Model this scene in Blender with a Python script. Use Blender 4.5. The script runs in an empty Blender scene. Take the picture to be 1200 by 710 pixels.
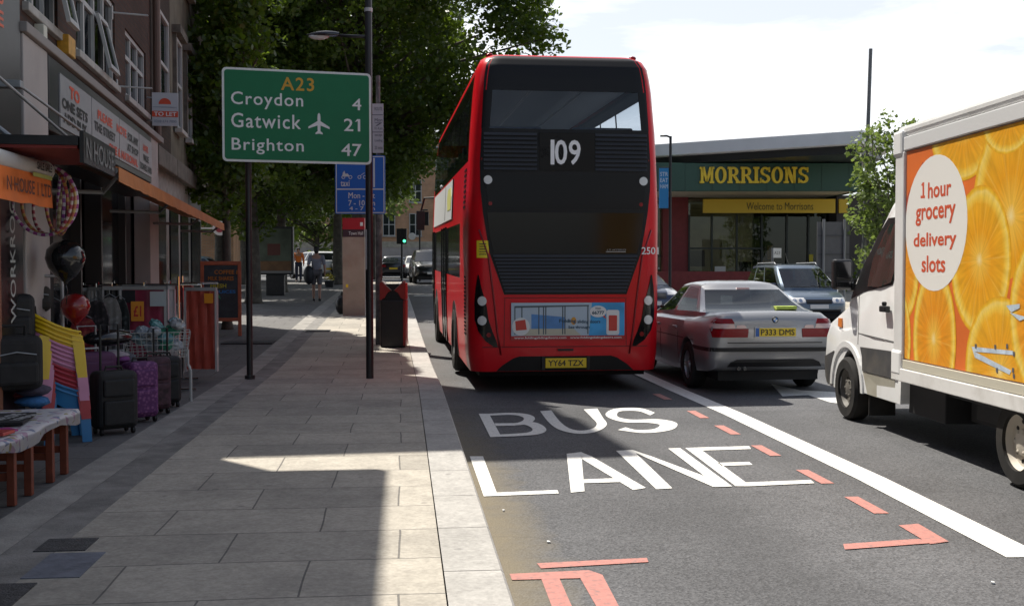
import bpy, bmesh, math, random
import numpy as np
from mathutils import Vector, Matrix
R = math.radians
rnd = random.Random(7)
scene = bpy.context.scene
COL = scene.collection

# ------------------------------------------------------------------ camera, sky, sun, exposure
cam_d = bpy.data.cameras.new("camera")
cam_d.sensor_width = 36.0
cam_d.lens = 1270.0 / 1200.0 * 36.0
cam_d.clip_end = 2000.0
cam = bpy.data.objects.new("camera", cam_d)
COL.objects.link(cam)
YAW = math.atan(128 / 1270.0)
PITCH = math.atan(40 / 1270.0)
cam.location = (0, 0, 1.6)
cam.rotation_euler = (math.pi / 2 - PITCH, 0, -YAW)
scene.camera = cam

SUN_EL, SUN_AZ = R(62.5), R(-40.0)      # azimuth from +Y, negative = towards -X
world = bpy.data.worlds.new("World")
scene.world = world
world.use_nodes = True
wn, wl = world.node_tree.nodes, world.node_tree.links
wn.clear()
w_out = wn.new("ShaderNodeOutputWorld")
w_bg = wn.new("ShaderNodeBackground")
w_sky = wn.new("ShaderNodeTexSky")
w_sky.sky_type = 'NISHITA'
w_sky.sun_disc = False
w_sky.sun_elevation = SUN_EL
w_sky.sun_rotation = SUN_AZ
w_sky.dust_density = 1.5
w_tc = wn.new("ShaderNodeTexCoord")
w_map = wn.new("ShaderNodeMapping")
w_map.inputs['Scale'].default_value = (1.3, 1.3, 6.5)
w_map.inputs['Rotation'].default_value = (0.0, R(6), 0.4)
w_noise = wn.new("ShaderNodeTexNoise")
w_noise.inputs['Scale'].default_value = 1.9
w_noise.inputs['Detail'].default_value = 7
w_noise.inputs['Roughness'].default_value = 0.55
w_noise.inputs['Distortion'].default_value = 0.3
w_ramp = wn.new("ShaderNodeValToRGB")
w_ramp.color_ramp.elements[0].position = 0.44
w_ramp.color_ramp.elements[0].color = (0.46, 0.46, 0.46, 1)
w_ramp.color_ramp.elements[1].position = 0.60
w_ramp.color_ramp.elements[1].color = (1, 1, 1, 1)
w_mix = wn.new("ShaderNodeMixRGB")
w_mix.inputs['Color2'].default_value = (14.0, 14.05, 14.2, 1)
wl.new(w_tc.outputs['Generated'], w_map.inputs['Vector'])
wl.new(w_map.outputs['Vector'], w_noise.inputs['Vector'])
wl.new(w_noise.outputs['Fac'], w_ramp.inputs['Fac'])
# bright cloud bank lies ahead (+Y) and low; overhead and behind is mostly clear blue
w_sep = wn.new("ShaderNodeSeparateXYZ")
wl.new(w_tc.outputs['Generated'], w_sep.inputs['Vector'])
w_dir = wn.new("ShaderNodeMapRange")
w_dir.inputs['From Min'].default_value = -.15; w_dir.inputs['From Max'].default_value = .55
w_dir.inputs['To Min'].default_value = .2; w_dir.inputs['To Max'].default_value = 1.0
wl.new(w_sep.outputs['Y'], w_dir.inputs['Value'])
w_up = wn.new("ShaderNodeMapRange")
w_up.inputs['From Min'].default_value = .45; w_up.inputs['From Max'].default_value = .85
w_up.inputs['To Min'].default_value = 1.0; w_up.inputs['To Max'].default_value = .2
wl.new(w_sep.outputs['Z'], w_up.inputs['Value'])
w_m1 = wn.new("ShaderNodeMath"); w_m1.operation = 'MULTIPLY'
wl.new(w_dir.outputs['Result'], w_m1.inputs[0]); wl.new(w_up.outputs['Result'], w_m1.inputs[1])
w_m2 = wn.new("ShaderNodeMath"); w_m2.operation = 'MULTIPLY'
wl.new(w_m1.outputs[0], w_m2.inputs[0]); wl.new(w_ramp.outputs['Color'], w_m2.inputs[1])
wl.new(w_m2.outputs[0], w_mix.inputs['Fac'])
wl.new(w_sky.outputs['Color'], w_mix.inputs['Color1'])
wl.new(w_mix.outputs['Color'], w_bg.inputs['Color'])
w_bg.inputs['Strength'].default_value = 0.076
wl.new(w_bg.outputs['Background'], w_out.inputs['Surface'])

sun_d = bpy.data.lights.new("sun", 'SUN')
sun_d.energy = 5.0
sun_d.angle = R(0.5)
sun_d.color = (1.0, 0.95, 0.86)
sun = bpy.data.objects.new("sun", sun_d)
COL.objects.link(sun)
to_sun = Vector((math.sin(SUN_AZ) * math.cos(SUN_EL), math.cos(SUN_AZ) * math.cos(SUN_EL), math.sin(SUN_EL)))
sun.rotation_euler = to_sun.to_track_quat('Z', 'Y').to_euler()
sun.location = (-10, 10, 40)

scene.view_settings.view_transform = 'Standard'
scene.view_settings.look = 'None'
scene.view_settings.gamma = 1.0
scene.view_settings.exposure = 0.52
scene.view_settings.use_curve_mapping = False
scene.render.engine = 'CYCLES'
scene.cycles.use_denoising = True
scene.cycles.max_bounces = 6
scene.cycles.transparent_max_bounces = 12
scene.cycles.sample_clamp_indirect = 4.0

# ------------------------------------------------------------------ ground height (flat near, gently uphill further on)
def smooth(a, b, t):
    t = min(1., max(0., (t - a) / (b - a))); return t * t * (3 - 2 * t)
def zg(y, x=0.):
    s = y - 16.0
    if s <= 0: return 0.0
    s = s * s / (s + 4.0)
    rise = 1.2 * (1 - math.exp(-s / 29.0))
    k = smooth(4.0, 8.5, x)                        # the far lanes stay level until the supermarket frontage
    return rise * (1 - k) + k * (.72 * smooth(32, 41, y) + .35 * smooth(48, 90, y))

# ------------------------------------------------------------------ materials
MATS = {}
def mat(name, col=(.5, .5, .5), rough=.6, metal=0., spec=.5, var=0., vscale=6., bump=0., bscale=40., coat=0., emit=None, es=1.0, dirt=None, dscale=2.0, damt=.5, trans=0., var_detail=5):
    if name in MATS: return MATS[name]
    m = bpy.data.materials.new(name)
    m.use_nodes = True
    nt = m.node_tree
    b = nt.nodes["Principled BSDF"]
    b.inputs['Base Color'].default_value = (*col, 1)
    b.inputs['Roughness'].default_value = rough
    b.inputs['Metallic'].default_value = metal
    b.inputs['Specular IOR Level'].default_value = spec
    b.inputs['Coat Weight'].default_value = coat
    b.inputs['Coat Roughness'].default_value = 0.06
    if emit:
        b.inputs['Emission Color'].default_value = (*emit, 1)
        b.inputs['Emission Strength'].default_value = es
    tc = nt.nodes.new("ShaderNodeTexCoord")
    last = None
    if var > 0:
        n = nt.nodes.new("ShaderNodeTexNoise")
        n.inputs['Scale'].default_value = vscale
        n.inputs['Detail'].default_value = var_detail
        nt.links.new(tc.outputs['Object'], n.inputs['Vector'])
        mx = nt.nodes.new("ShaderNodeMapRange")
        mx.inputs['From Min'].default_value = .3; mx.inputs['From Max'].default_value = .7
        mx.inputs['To Min'].default_value = 1 - var; mx.inputs['To Max'].default_value = 1 + var
        nt.links.new(n.outputs['Fac'], mx.inputs['Value'])
        mul = nt.nodes.new("ShaderNodeMixRGB"); mul.blend_type = 'MULTIPLY'; mul.inputs['Fac'].default_value = 1
        mul.inputs['Color1'].default_value = (*col, 1)
        nt.links.new(mx.outputs['Result'], mul.inputs['Color2'])
        last = mul.outputs['Color']
    if dirt:
        n = nt.nodes.new("ShaderNodeTexNoise")
        n.inputs['Scale'].default_value = dscale; n.inputs['Detail'].default_value = 8; n.inputs['Roughness'].default_value = .65
        nt.links.new(tc.outputs['Object'], n.inputs['Vector'])
        mr = nt.nodes.new("ShaderNodeMapRange")
        mr.inputs['From Min'].default_value = .5; mr.inputs['From Max'].default_value = .72
        mr.inputs['To Max'].default_value = damt
        nt.links.new(n.outputs['Fac'], mr.inputs['Value'])
        mx = nt.nodes.new("ShaderNodeMixRGB")
        if last: nt.links.new(last, mx.inputs['Color1'])
        else: mx.inputs['Color1'].default_value = (*col, 1)
        mx.inputs['Color2'].default_value = (*dirt, 1)
        nt.links.new(mr.outputs['Result'], mx.inputs['Fac'])
        last = mx.outputs['Color']
    if last: nt.links.new(last, b.inputs['Base Color'])
    if bump > 0:
        n = nt.nodes.new("ShaderNodeTexNoise")
        n.inputs['Scale'].default_value = bscale; n.inputs['Detail'].default_value = 6
        nt.links.new(tc.outputs['Object'], n.inputs['Vector'])
        bp = nt.nodes.new("ShaderNodeBump"); bp.inputs['Strength'].default_value = bump; bp.inputs['Distance'].default_value = .02
        nt.links.new(n.outputs['Fac'], bp.inputs['Height'])
        nt.links.new(bp.outputs['Normal'], b.inputs['Normal'])
    MATS[name] = m
    return m

def glass_mat(name, tint=(.5, .55, .6), clear=.5, rough=.02):
    """tinted pane: a see-through part and a mirror-like part"""
    if name in MATS: return MATS[name]
    m = bpy.data.materials.new(name); m.use_nodes = True
    nt = m.node_tree; nt.nodes.clear()
    o = nt.nodes.new("ShaderNodeOutputMaterial")
    tr = nt.nodes.new("ShaderNodeBsdfTransparent"); tr.inputs['Color'].default_value = (*[c * clear for c in tint], 1)
    gl = nt.nodes.new("ShaderNodeBsdfGlossy"); gl.inputs['Roughness'].default_value = rough
    gl.inputs['Color'].default_value = (.9, .93, .95, 1)
    fr = nt.nodes.new("ShaderNodeFresnel"); fr.inputs['IOR'].default_value = 1.55
    ge = nt.nodes.new("ShaderNodeNewGeometry"); io = nt.nodes.new("ShaderNodeMapRange"); io.inputs['To Min'].default_value = 1.5; io.inputs['To Max'].default_value = 1 / 1.5
    nt.links.new(ge.outputs['Backfacing'], io.inputs['Value']); nt.links.new(io.outputs['Result'], fr.inputs['IOR'])
    mx = nt.nodes.new("ShaderNodeMixShader")
    nt.links.new(fr.outputs['Fac'], mx.inputs['Fac'])
    nt.links.new(tr.outputs[0], mx.inputs[1]); nt.links.new(gl.outputs[0], mx.inputs[2])
    nt.links.new(mx.outputs[0], o.inputs['Surface'])
    MATS[name] = m
    return m

# ------------------------------------------------------------------ mesh builder
SPLIT = {"cornice", "stone_band", "advert_red_patch", "ledge", "green_poster", "inner_partition", "case", "chassis_box", "window_pillar", "upper_window", "lower_window", "shop_window", "red_wall", "passenger_door", "door_mirror", "upright", "window", "yellow_band", "white_notice", "orange_display", "dark_poster", "yellow_poster",
         "black_frontage", "side_marker_lamp", "bracket", "awning_arm", "exhaust_pipe", "door_handle", "tail_lamp", "headlight", "corner_cap", "axle", "wiper", "grab_rail", "fascia", "plate_lamp", "hood_flap", "mirror_glass", "stand", "advert_roundel", "grey_side_moulding", "back_rail", "rail", "door_frame", "film_edge", "wheel_housing", "windscreen", "shop_recess"}
class MB:
    def __init__(self):
        self.v = []; self.f = []; self.mi = []; self.cur = 0
    def add(self, verts, faces, mi=None):
        o = len(self.v)
        self.v += [tuple(p) for p in verts]
        mi = self.cur if mi is None else mi
        for f in faces:
            self.f.append(tuple(i + o for i in f)); self.mi.append(mi)
        return self
    def box(self, x0, x1, y0, y1, z0, z1, M=None, mi=None):
        vs = [(x, y, z) for z in (z0, z1) for y in (y0, y1) for x in (x0, x1)]
        if M is not None: vs = [tuple(M @ Vector(p)) for p in vs]
        return self.add(vs, [(0, 2, 3, 1), (4, 5, 7, 6), (0, 1, 5, 4), (1, 3, 7, 5), (3, 2, 6, 7), (2, 0, 4, 6)], mi)
    def prism(self, poly, a, b, axis='y', mi=None):
        """poly (p,q) extruded from a to b along axis: x->(a,p,q), y->(p,a,q), z->(p,q,a)"""
        def P(p, t):
            return (t, p[0], p[1]) if axis == 'x' else ((p[0], t, p[1]) if axis == 'y' else (p[0], p[1], t))
        n = len(poly)
        vs = [P(p, a) for p in poly] + [P(p, b) for p in poly]
        fs = [tuple(range(n))[::-1], tuple(range(n, 2 * n))] + [(i, (i + 1) % n, n + (i + 1) % n, n + i) for i in range(n)]
        return self.add(vs, fs, mi)
    def cyl(self, p0, p1, r0, r1=None, n=12, cap=True, mi=None):
        r1 = r0 if r1 is None else r1
        p0, p1 = Vector(p0), Vector(p1); d = (p1 - p0).normalized()
        a = d.orthogonal().normalized(); b = d.cross(a)
        vs = []
        for p, r in ((p0, r0), (p1, r1)):
            for k in range(n):
                t = 2 * math.pi * k / n
                vs.append(p + a * (r * math.cos(t)) + b * (r * math.sin(t)))
        fs = [(k, (k + 1) % n, n + (k + 1) % n, n + k) for k in range(n)]
        if cap: fs += [tuple(range(n))[::-1], tuple(range(n, 2 * n))]
        return self.add(vs, fs, mi)
    def tube(self, pts, r, n=8, mi=None, closed=False):
        pts = [Vector(p) for p in pts]; N = len(pts)
        rs = r if isinstance(r, (list, tuple)) else [r] * N
        vs = []; prev = None
        for i, p in enumerate(pts):
            if closed: d = (pts[(i + 1) % N] - pts[i - 1])
            else: d = (pts[min(i + 1, N - 1)] - pts[max(i - 1, 0)])
            d.normalize()
            if prev is None: a = d.orthogonal().normalized()
            else: a = (prev - d * prev.dot(d)).normalized()
            prev = a; b = d.cross(a)
            for k in range(n):
                t = 2 * math.pi * k / n
                vs.append(p + a * (rs[i] * math.cos(t)) + b * (rs[i] * math.sin(t)))
        fs = []
        for i in range(N if closed else N - 1):
            j = (i + 1) % N
            for k in range(n):
                fs.append((i * n + k, i * n + (k + 1) % n, j * n + (k + 1) % n, j * n + k))
        if not closed: fs += [tuple(range(n))[::-1], tuple((N - 1) * n + k for k in range(n))]
        return self.add(vs, fs, mi)
    def lathe(self, prof, n=20, c=(0, 0, 0), axis='z', mi=None, cap=True):
        """prof: list of (r, h)"""
        vs = []
        for r, h in prof:
            for k in range(n):
                t = 2 * math.pi * k / n
                x, y = r * math.cos(t), r * math.sin(t)
                p = (x, y, h) if axis == 'z' else ((h, x, y) if axis == 'x' else (x, h, y))
                vs.append((p[0] + c[0], p[1] + c[1], p[2] + c[2]))
        fs = []
        for i in range(len(prof) - 1):
            for k in range(n):
                fs.append((i * n + k, i * n + (k + 1) % n, (i + 1) * n + (k + 1) % n, (i + 1) * n + k))
        if cap and prof[0][0] > 1e-6: fs.append(tuple(range(n))[::-1])
        if cap and prof[-1][0] > 1e-6: fs.append(tuple((len(prof) - 1) * n + k for k in range(n)))
        return self.add(vs, fs, mi)
    def ball(self, c, rx, ry=None, rz=None, n=14, m=9, mi=None):
        ry = rx if ry is None else ry; rz = rx if rz is None else rz
        vs = []
        for i in range(m + 1):
            ph = -math.pi / 2 + math.pi * i / m
            for k in range(n):
                t = 2 * math.pi * k / n
                vs.append((c[0] + rx * math.cos(ph) * math.cos(t), c[1] + ry * math.cos(ph) * math.sin(t), c[2] + rz * math.sin(ph)))
        fs = [(i * n + k, i * n + (k + 1) % n, (i + 1) * n + (k + 1) % n, (i + 1) * n + k) for i in range(m) for k in range(n)]
        return self.add(vs, fs, mi)
    def grid(self, rows, mi=None, close=False):
        """rows: list of equal-length point lists"""
        n = len(rows[0]); vs = [p for r in rows for p in r]; fs = []
        for i in range(len(rows) - 1):
            for k in range(n if close else n - 1):
                fs.append((i * n + k, i * n + (k + 1) % n, (i + 1) * n + (k + 1) % n, (i + 1) * n + k))
        return self.add(vs, fs, mi)
    def slab(self, rows, nrm, t, mi=None):
        """a grid patch given thickness t against nrm(point)->unit normal (callable or vector)"""
        n = len(rows[0]); m = len(rows)
        top = [Vector(p) for r in rows for p in r]
        N = (lambda p: Vector(nrm)) if not callable(nrm) else nrm
        bot = [p - N(p) * t for p in top]
        fs = [(i * n + k, i * n + k + 1, (i + 1) * n + k + 1, (i + 1) * n + k) for i in range(m - 1) for k in range(n - 1)]
        o = n * m
        fs += [tuple(o + q for q in f[::-1]) for f in fs]
        ring = [k for k in range(n)] + [i * n + n - 1 for i in range(1, m)] + [(m - 1) * n + k for k in range(n - 2, -1, -1)] + [i * n for i in range(m - 2, 0, -1)]
        for a, b in zip(ring, ring[1:] + ring[:1]): fs.append((b, a, o + a, o + b))
        return self.add(top + bot, fs, mi)
    def islands(self):
        par = list(range(len(self.v)))
        def find(a):
            while par[a] != a: par[a] = par[par[a]]; a = par[a]
            return a
        for f in self.f:
            r = find(f[0])
            for i in f[1:]: par[find(i)] = r
        out = {}
        for f, m in zip(self.f, self.mi): out.setdefault(find(f[0]), []).append((f, m))
        res = []
        for fs in out.values():
            q = MB(); mp = {}
            for f, m in fs:
                for i in f:
                    if i not in mp: mp[i] = len(q.v); q.v.append(self.v[i])
                q.f.append(tuple(mp[i] for i in f)); q.mi.append(m)
            res.append(q)
        return res
    def build(self, name, mats, parent=None, smooth=False, bevel=0., seg=2, auto=None, loc=None, recalc=True):
        if name in SPLIT and parent is not None:
            isl = self.islands()
            if len(isl) > 1:
                return [q._build(name, mats, parent, smooth, bevel, seg, auto, loc, recalc) for q in isl][0]
        return self._build(name, mats, parent, smooth, bevel, seg, auto, loc, recalc)
    def _build(self, name, mats, parent=None, smooth=False, bevel=0., seg=2, auto=None, loc=None, recalc=True):
        me = bpy.data.meshes.new(name)
        me.from_pydata(self.v, [], self.f)
        if not isinstance(mats, (list, tuple)): mats = [mats]
        for m in mats: me.materials.append(m)
        if len(mats) > 1: me.polygons.foreach_set("material_index", self.mi)
        if recalc:
            bm = bmesh.new(); bm.from_mesh(me)
            bmesh.ops.recalc_face_normals(bm, faces=bm.faces)
            bm.to_mesh(me); bm.free()
        if smooth: me.polygons.foreach_set("use_smooth", [True] * len(me.polygons))
        o = bpy.data.objects.new(name, me)
        COL.objects.link(o)
        if parent is not None: o.parent = parent
        if loc is not None: o.location = loc
        if smooth and auto:
            me.set_sharp_from_angle(angle=R(auto))
        if bevel > 0:
            b = o.modifiers.new("bevel", 'BEVEL'); b.width = bevel; b.segments = seg; b.limit_method = 'ANGLE'; b.angle_limit = R(40)
            b.harden_normals = False
        me.update()
        return o

def tag(o, label, cat, group=None, kind=None):
    o["label"] = label; o["category"] = cat
    if group: o["group"] = group
    if kind: o["kind"] = kind
    return o
def thing(name, label, cat, loc=(0, 0, 0), rz=0., group=None, rx=0.):
    o = bpy.data.objects.new(name, None); COL.objects.link(o)
    o.empty_display_size = .2
    o.location = loc; o.rotation_euler = (rx, 0, rz)
    return tag(o, label, cat, group)
def struct(o):
    o["kind"] = "structure"; return o
def dup(root, loc, rz=None, label=None):
    r = root.copy(); COL.objects.link(r); r.location = loc
    if rz is not None: r.rotation_euler = (0, 0, rz)
    if label: r["label"] = label
    for ch in list(root.children):
        c = ch.copy(); COL.objects.link(c); c.parent = r
        for g in list(ch.children):
            d = g.copy(); COL.objects.link(d); d.parent = c
    return r

# ------------------------------------------------------------------ lettering from the built-in font
def text2d(s, bold=0., spacing=1.0, res=3):
    cu = bpy.data.curves.new("t", 'FONT'); cu.body = s; cu.size = 1; cu.offset = bold
    cu.space_character = spacing; cu.resolution_u = res; cu.align_x = 'CENTER'
    o = bpy.data.objects.new("t", cu); COL.objects.link(o)
    dg = bpy.context.evaluated_depsgraph_get(); dg.update()
    me = bpy.data.meshes.new_from_object(o.evaluated_get(dg), depsgraph=dg)
    v = [(p.co.x, p.co.y) for p in me.vertices]; f = [tuple(p.vertices) for p in me.polygons]
    bpy.data.objects.remove(o); bpy.data.curves.remove(cu); bpy.data.meshes.remove(me)
    return v, f
def letter(mb, s, org, U, V, h=None, w=None, bold=0., spacing=1.0, align='c', off=.003, mi=None, base=None):
    """put text s with its box's corner/centre at org; U right, V up (unit vectors); h = box height in metres, w = box width"""
    v, f = text2d(s, 0., spacing)
    if not v: return
    xs = [p[0] for p in v]; ys = [p[1] for p in v]
    x0, x1, y0, y1 = min(xs), max(xs), min(ys), max(ys)
    sy = (h / (y1 - y0)) if h else None
    sx = (w / (x1 - x0)) if w else None
    if sy is None: sy = sx
    if sx is None: sx = sy
    U, V, org = Vector(U), Vector(V), Vector(org); N = U.cross(V).normalized()
    ax = {'c': (x0 + x1) / 2, 'l': x0, 'r': x1}[align]; ay = (y0 + y1) / 2
    b = bold * .8
    if b:
        sx *= (x1 - x0) / (x1 - x0 + 2 * b); sy *= (y1 - y0) / (y1 - y0 + 2 * b)
    for k, (du, dv) in enumerate(((0, 0), (b, 0), (-b, 0), (0, b), (0, -b), (b * .7, b * .7), (-b * .7, b * .7), (b * .7, -b * .7), (-b * .7, -b * .7)) if b else ((0, 0),)):
        mb.add([org + U * ((p[0] - ax + du) * sx) + V * ((p[1] - ay + dv) * sy) + N * (off + k * 6e-5) for p in v], f, mi)
def patch(mb, pts2, org, U, V, off=.003, mi=None):
    """flat polygon in the U,V frame"""
    U, V, org = Vector(U), Vector(V), Vector(org); N = U.cross(V).normalized()
    mb.add([org + U * p[0] + V * p[1] + N * off for p in pts2], [tuple(range(len(pts2)))], mi)
def ell(cx, cy, rx, ry=None, n=24, a0=0., a1=2 * math.pi):
    ry = rx if ry is None else ry
    full = abs(a1 - a0 - 2 * math.pi) < 1e-6
    k = n if full else n + 1
    return [(cx + rx * math.cos(a0 + (a1 - a0) * i / n), cy + ry * math.sin(a0 + (a1 - a0) * i / n)) for i in range(k)]
def rrect(x0, x1, y0, y1, r, n=5):
    out = []
    for cx, cy, a in ((x1 - r, y1 - r, 0), (x0 + r, y1 - r, 90), (x0 + r, y0 + r, 180), (x1 - r, y0 + r, 270)):
        for k in range(n + 1):
            t = R(a + 90 * k / n); out.append((cx + r * math.cos(t), cy + r * math.sin(t)))
    return out
def clip_poly(poly, x0, x1, y0, y1):
    def cl(ps, ins, inter):
        out = []
        for i in range(len(ps)):
            a, b = ps[i - 1], ps[i]
            if ins(b):
                if not ins(a): out.append(inter(a, b))
                out.append(b)
            elif ins(a): out.append(inter(a, b))
        return out
    def ix(X): return lambda a, b: (X, a[1] + (b[1] - a[1]) * (X - a[0]) / (b[0] - a[0]))
    def iy(Y): return lambda a, b: (a[0] + (b[0] - a[0]) * (Y - a[1]) / (b[1] - a[1]), Y)
    for ins, it in ((lambda p: p[0] >= x0, ix(x0)), (lambda p: p[0] <= x1, ix(x1)), (lambda p: p[1] >= y0, iy(y0)), (lambda p: p[1] <= y1, iy(y1))):
        if poly: poly = cl(poly, ins, it)
    return poly

BLACK = mat("black_plastic", (.012, .012, .013), .45, spec=.4, var=.2)
RUBBER = mat("tyre_rubber", (.022, .021, .02), .85, spec=.3, var=.25, vscale=9, dirt=(.06, .052, .042), damt=.5)
WHITEP = mat("white_paint", (.78, .78, .77), .35, coat=.3)
STEEL = mat("galvanised_steel", (.33, .34, .35), .5, metal=.6, var=.15)
CHROME = mat("chrome", (.7, .71, .72), .15, metal=1.)
TXT_WHITE = mat("lettering_white", (.78, .79, .78), .5)
TXT_BLACK = mat("lettering_black", (.015, .015, .016), .5)
TXT_RED = mat("lettering_red", (.55, .03, .02), .5)
TXT_YEL = mat("lettering_yellow", (.8, .55, .02), .5)
# ------------------------------------------------------------------ ground, road, pavement
def asphalt():
    m = bpy.data.materials.new("asphalt"); m.use_nodes = True; nt = m.node_tree; L = nt.links
    b = nt.nodes["Principled BSDF"]; b.inputs['Roughness'].default_value = .82; b.inputs['Specular IOR Level'].default_value = .35
    tc = nt.nodes.new("ShaderNodeTexCoord")
    def noise(s, d=6, r=.6):
        n = nt.nodes.new("ShaderNodeTexNoise"); n.inputs['Scale'].default_value = s; n.inputs['Detail'].default_value = d; n.inputs['Roughness'].default_value = r
        L.new(tc.outputs['Object'], n.inputs['Vector']); return n
    vo = nt.nodes.new("ShaderNodeTexVoronoi"); vo.inputs['Scale'].default_value = 85
    L.new(tc.outputs['Object'], vo.inputs['Vector'])
    r1 = nt.nodes.new("ShaderNodeValToRGB")
    e = r1.color_ramp.elements
    e[0].color = (.058, .058, .061, 1); e[1].color = (.138, .138, .143, 1); e[0].position = .1; e[1].position = .95
    L.new(vo.outputs['Color'], r1.inputs['Fac'])
    n2 = noise(.55, 5); r2 = nt.nodes.new("ShaderNodeMapRange"); r2.inputs['From Min'].default_value = .3; r2.inputs['From Max'].default_value = .7
    r2.inputs['To Min'].default_value = .78; r2.inputs['To Max'].default_value = 1.18
    L.new(n2.outputs['Fac'], r2.inputs['Value'])
    mu = nt.nodes.new("ShaderNodeMixRGB"); mu.blend_type = 'MULTIPLY'; mu.inputs['Fac'].default_value = 1
    L.new(r1.outputs['Color'], mu.inputs['Color1']); L.new(r2.outputs['Result'], mu.inputs['Color2'])
    # tan silt washed along the gutter (x from .5 to ~1.0, near end)
    sx = nt.nodes.new("ShaderNodeSeparateXYZ"); L.new(tc.outputs['Object'], sx.inputs['Vector'])
    n3 = noise(2.2, 8, .7)
    ad = nt.nodes.new("ShaderNodeMath"); ad.operation = 'MULTIPLY_ADD'; ad.inputs[1].default_value = .55; L.new(n3.outputs['Fac'], ad.inputs[0]); L.new(sx.outputs['X'], ad.inputs[2])
    r3 = nt.nodes.new("ShaderNodeMapRange"); r3.inputs['From Min'].default_value = 1.2; r3.inputs['From Max'].default_value = .8; r3.inputs['To Max'].default_value = .8
    L.new(ad.outputs[0], r3.inputs['Value'])
    gt = nt.nodes.new("ShaderNodeMath"); gt.operation = 'GREATER_THAN'; gt.inputs[1].default_value = .3; L.new(sx.outputs['X'], gt.inputs[0])
    ry_ = nt.nodes.new("ShaderNodeMapRange"); ry_.inputs['From Min'].default_value = 13; ry_.inputs['From Max'].default_value = 8.5; ry_.inputs['To Min'].default_value = .15; L.new(sx.outputs['Y'], ry_.inputs['Value'])
    m1 = nt.nodes.new("ShaderNodeMath"); m1.operation = 'MULTIPLY'; L.new(ry_.outputs['Result'], m1.inputs[0]); L.new(gt.outputs[0], m1.inputs[1])
    m2 = nt.nodes.new("ShaderNodeMath"); m2.operation = 'MULTIPLY'; L.new(r3.outputs['Result'], m2.inputs[0]); L.new(m1.outputs[0], m2.inputs[1])
    mx = nt.nodes.new("ShaderNodeMixRGB"); mx.inputs['Color2'].default_value = (.20, .165, .105, 1)
    L.new(m2.outputs[0], mx.inputs['Fac']); L.new(mu.outputs['Color'], mx.inputs['Color1'])
    # oil streak along the lane centre
    n4 = noise(1.4, 6)
    ab = nt.nodes.new("ShaderNodeMath"); ab.operation = 'SUBTRACT'; ab.inputs[1].default_value = 2.05; L.new(sx.outputs['X'], ab.inputs[0])
    ab2 = nt.nodes.new("ShaderNodeMath"); ab2.operation = 'ABSOLUTE'; L.new(ab.outputs[0], ab2.inputs[0])
    ab3 = nt.nodes.new("ShaderNodeMath"); ab3.operation = 'ADD'; L.new(ab2.outputs[0], ab3.inputs[0]); L.new(n4.outputs['Fac'], ab3.inputs[1])
    r4 = nt.nodes.new("ShaderNodeMapRange"); r4.inputs['From Min'].default_value = .95; r4.inputs['From Max'].default_value = .45; r4.inputs['To Max'].default_value = .3
    L.new(ab3.outputs[0], r4.inputs['Value'])
    mx2 = nt.nodes.new("ShaderNodeMixRGB"); mx2.inputs['Color2'].default_value = (.05, .05, .052, 1)
    L.new(r4.outputs['Result'], mx2.inputs['Fac']); L.new(mx.outputs['Color'], mx2.inputs['Color1'])
    L.new(mx2.outputs['Color'], b.inputs['Base Color'])
    # old patch repairs, fine cracks and two tyre-polished bands
    col = mx2.outputs['Color']
    vp = nt.nodes.new("ShaderNodeTexVoronoi"); vp.inputs['Scale'].default_value = .22; vp.distance = 'CHEBYCHEV'
    L.new(tc.outputs['Object'], vp.inputs['Vector'])
    sp_ = nt.nodes.new("ShaderNodeSeparateColor"); L.new(vp.outputs['Color'], sp_.inputs[0])
    rp = nt.nodes.new("ShaderNodeMapRange"); rp.inputs['To Min'].default_value = .84; rp.inputs['To Max'].default_value = 1.14; L.new(sp_.outputs[0], rp.inputs['Value'])
    wv = nt.nodes.new("ShaderNodeMath"); wv.operation = 'SINE'
    wa = nt.nodes.new("ShaderNodeMath"); wa.operation = 'MULTIPLY_ADD'; wa.inputs[1].default_value = 3.7; wa.inputs[2].default_value = -2.2; L.new(sx.outputs['X'], wa.inputs[0]); L.new(wa.outputs[0], wv.inputs[0])
    wr = nt.nodes.new("ShaderNodeMapRange"); wr.inputs['From Min'].default_value = -1; wr.inputs['To Min'].default_value = .93; wr.inputs['To Max'].default_value = 1.08; L.new(wv.outputs[0], wr.inputs['Value'])
    pm = nt.nodes.new("ShaderNodeMath"); pm.operation = 'MULTIPLY'; L.new(rp.outputs[0], pm.inputs[0]); L.new(wr.outputs[0], pm.inputs[1])
    m3 = nt.nodes.new("ShaderNodeMixRGB"); m3.blend_type = 'MULTIPLY'; m3.inputs['Fac'].default_value = 1; L.new(col, m3.inputs['Color1']); L.new(pm.outputs[0], m3.inputs['Color2'])
    nc = noise(1.6, 4); vm = nt.nodes.new("ShaderNodeVectorMath"); vm.operation = 'MULTIPLY_ADD'; vm.inputs[1].default_value = (.7, .7, 0); L.new(nc.outputs['Color'], vm.inputs[0]); L.new(tc.outputs['Object'], vm.inputs[2])
    vc = nt.nodes.new("ShaderNodeTexVoronoi"); vc.feature = 'DISTANCE_TO_EDGE'; vc.inputs['Scale'].default_value = .42; L.new(vm.outputs[0], vc.inputs['Vector'])
    rcx = nt.nodes.new("ShaderNodeMapRange"); rcx.inputs['From Min'].default_value = .006; rcx.inputs['From Max'].default_value = .0; rcx.inputs['To Max'].default_value = .22; L.new(vc.outputs['Distance'], rcx.inputs['Value'])
    m4 = nt.nodes.new("ShaderNodeMixRGB"); m4.inputs['Color2'].default_value = (.03, .03, .03, 1); L.new(rcx.outputs[0], m4.inputs['Fac']); L.new(m3.outputs[0], m4.inputs['Color1'])
    L.new(m4.outputs[0], b.inputs['Base Color'])
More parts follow.
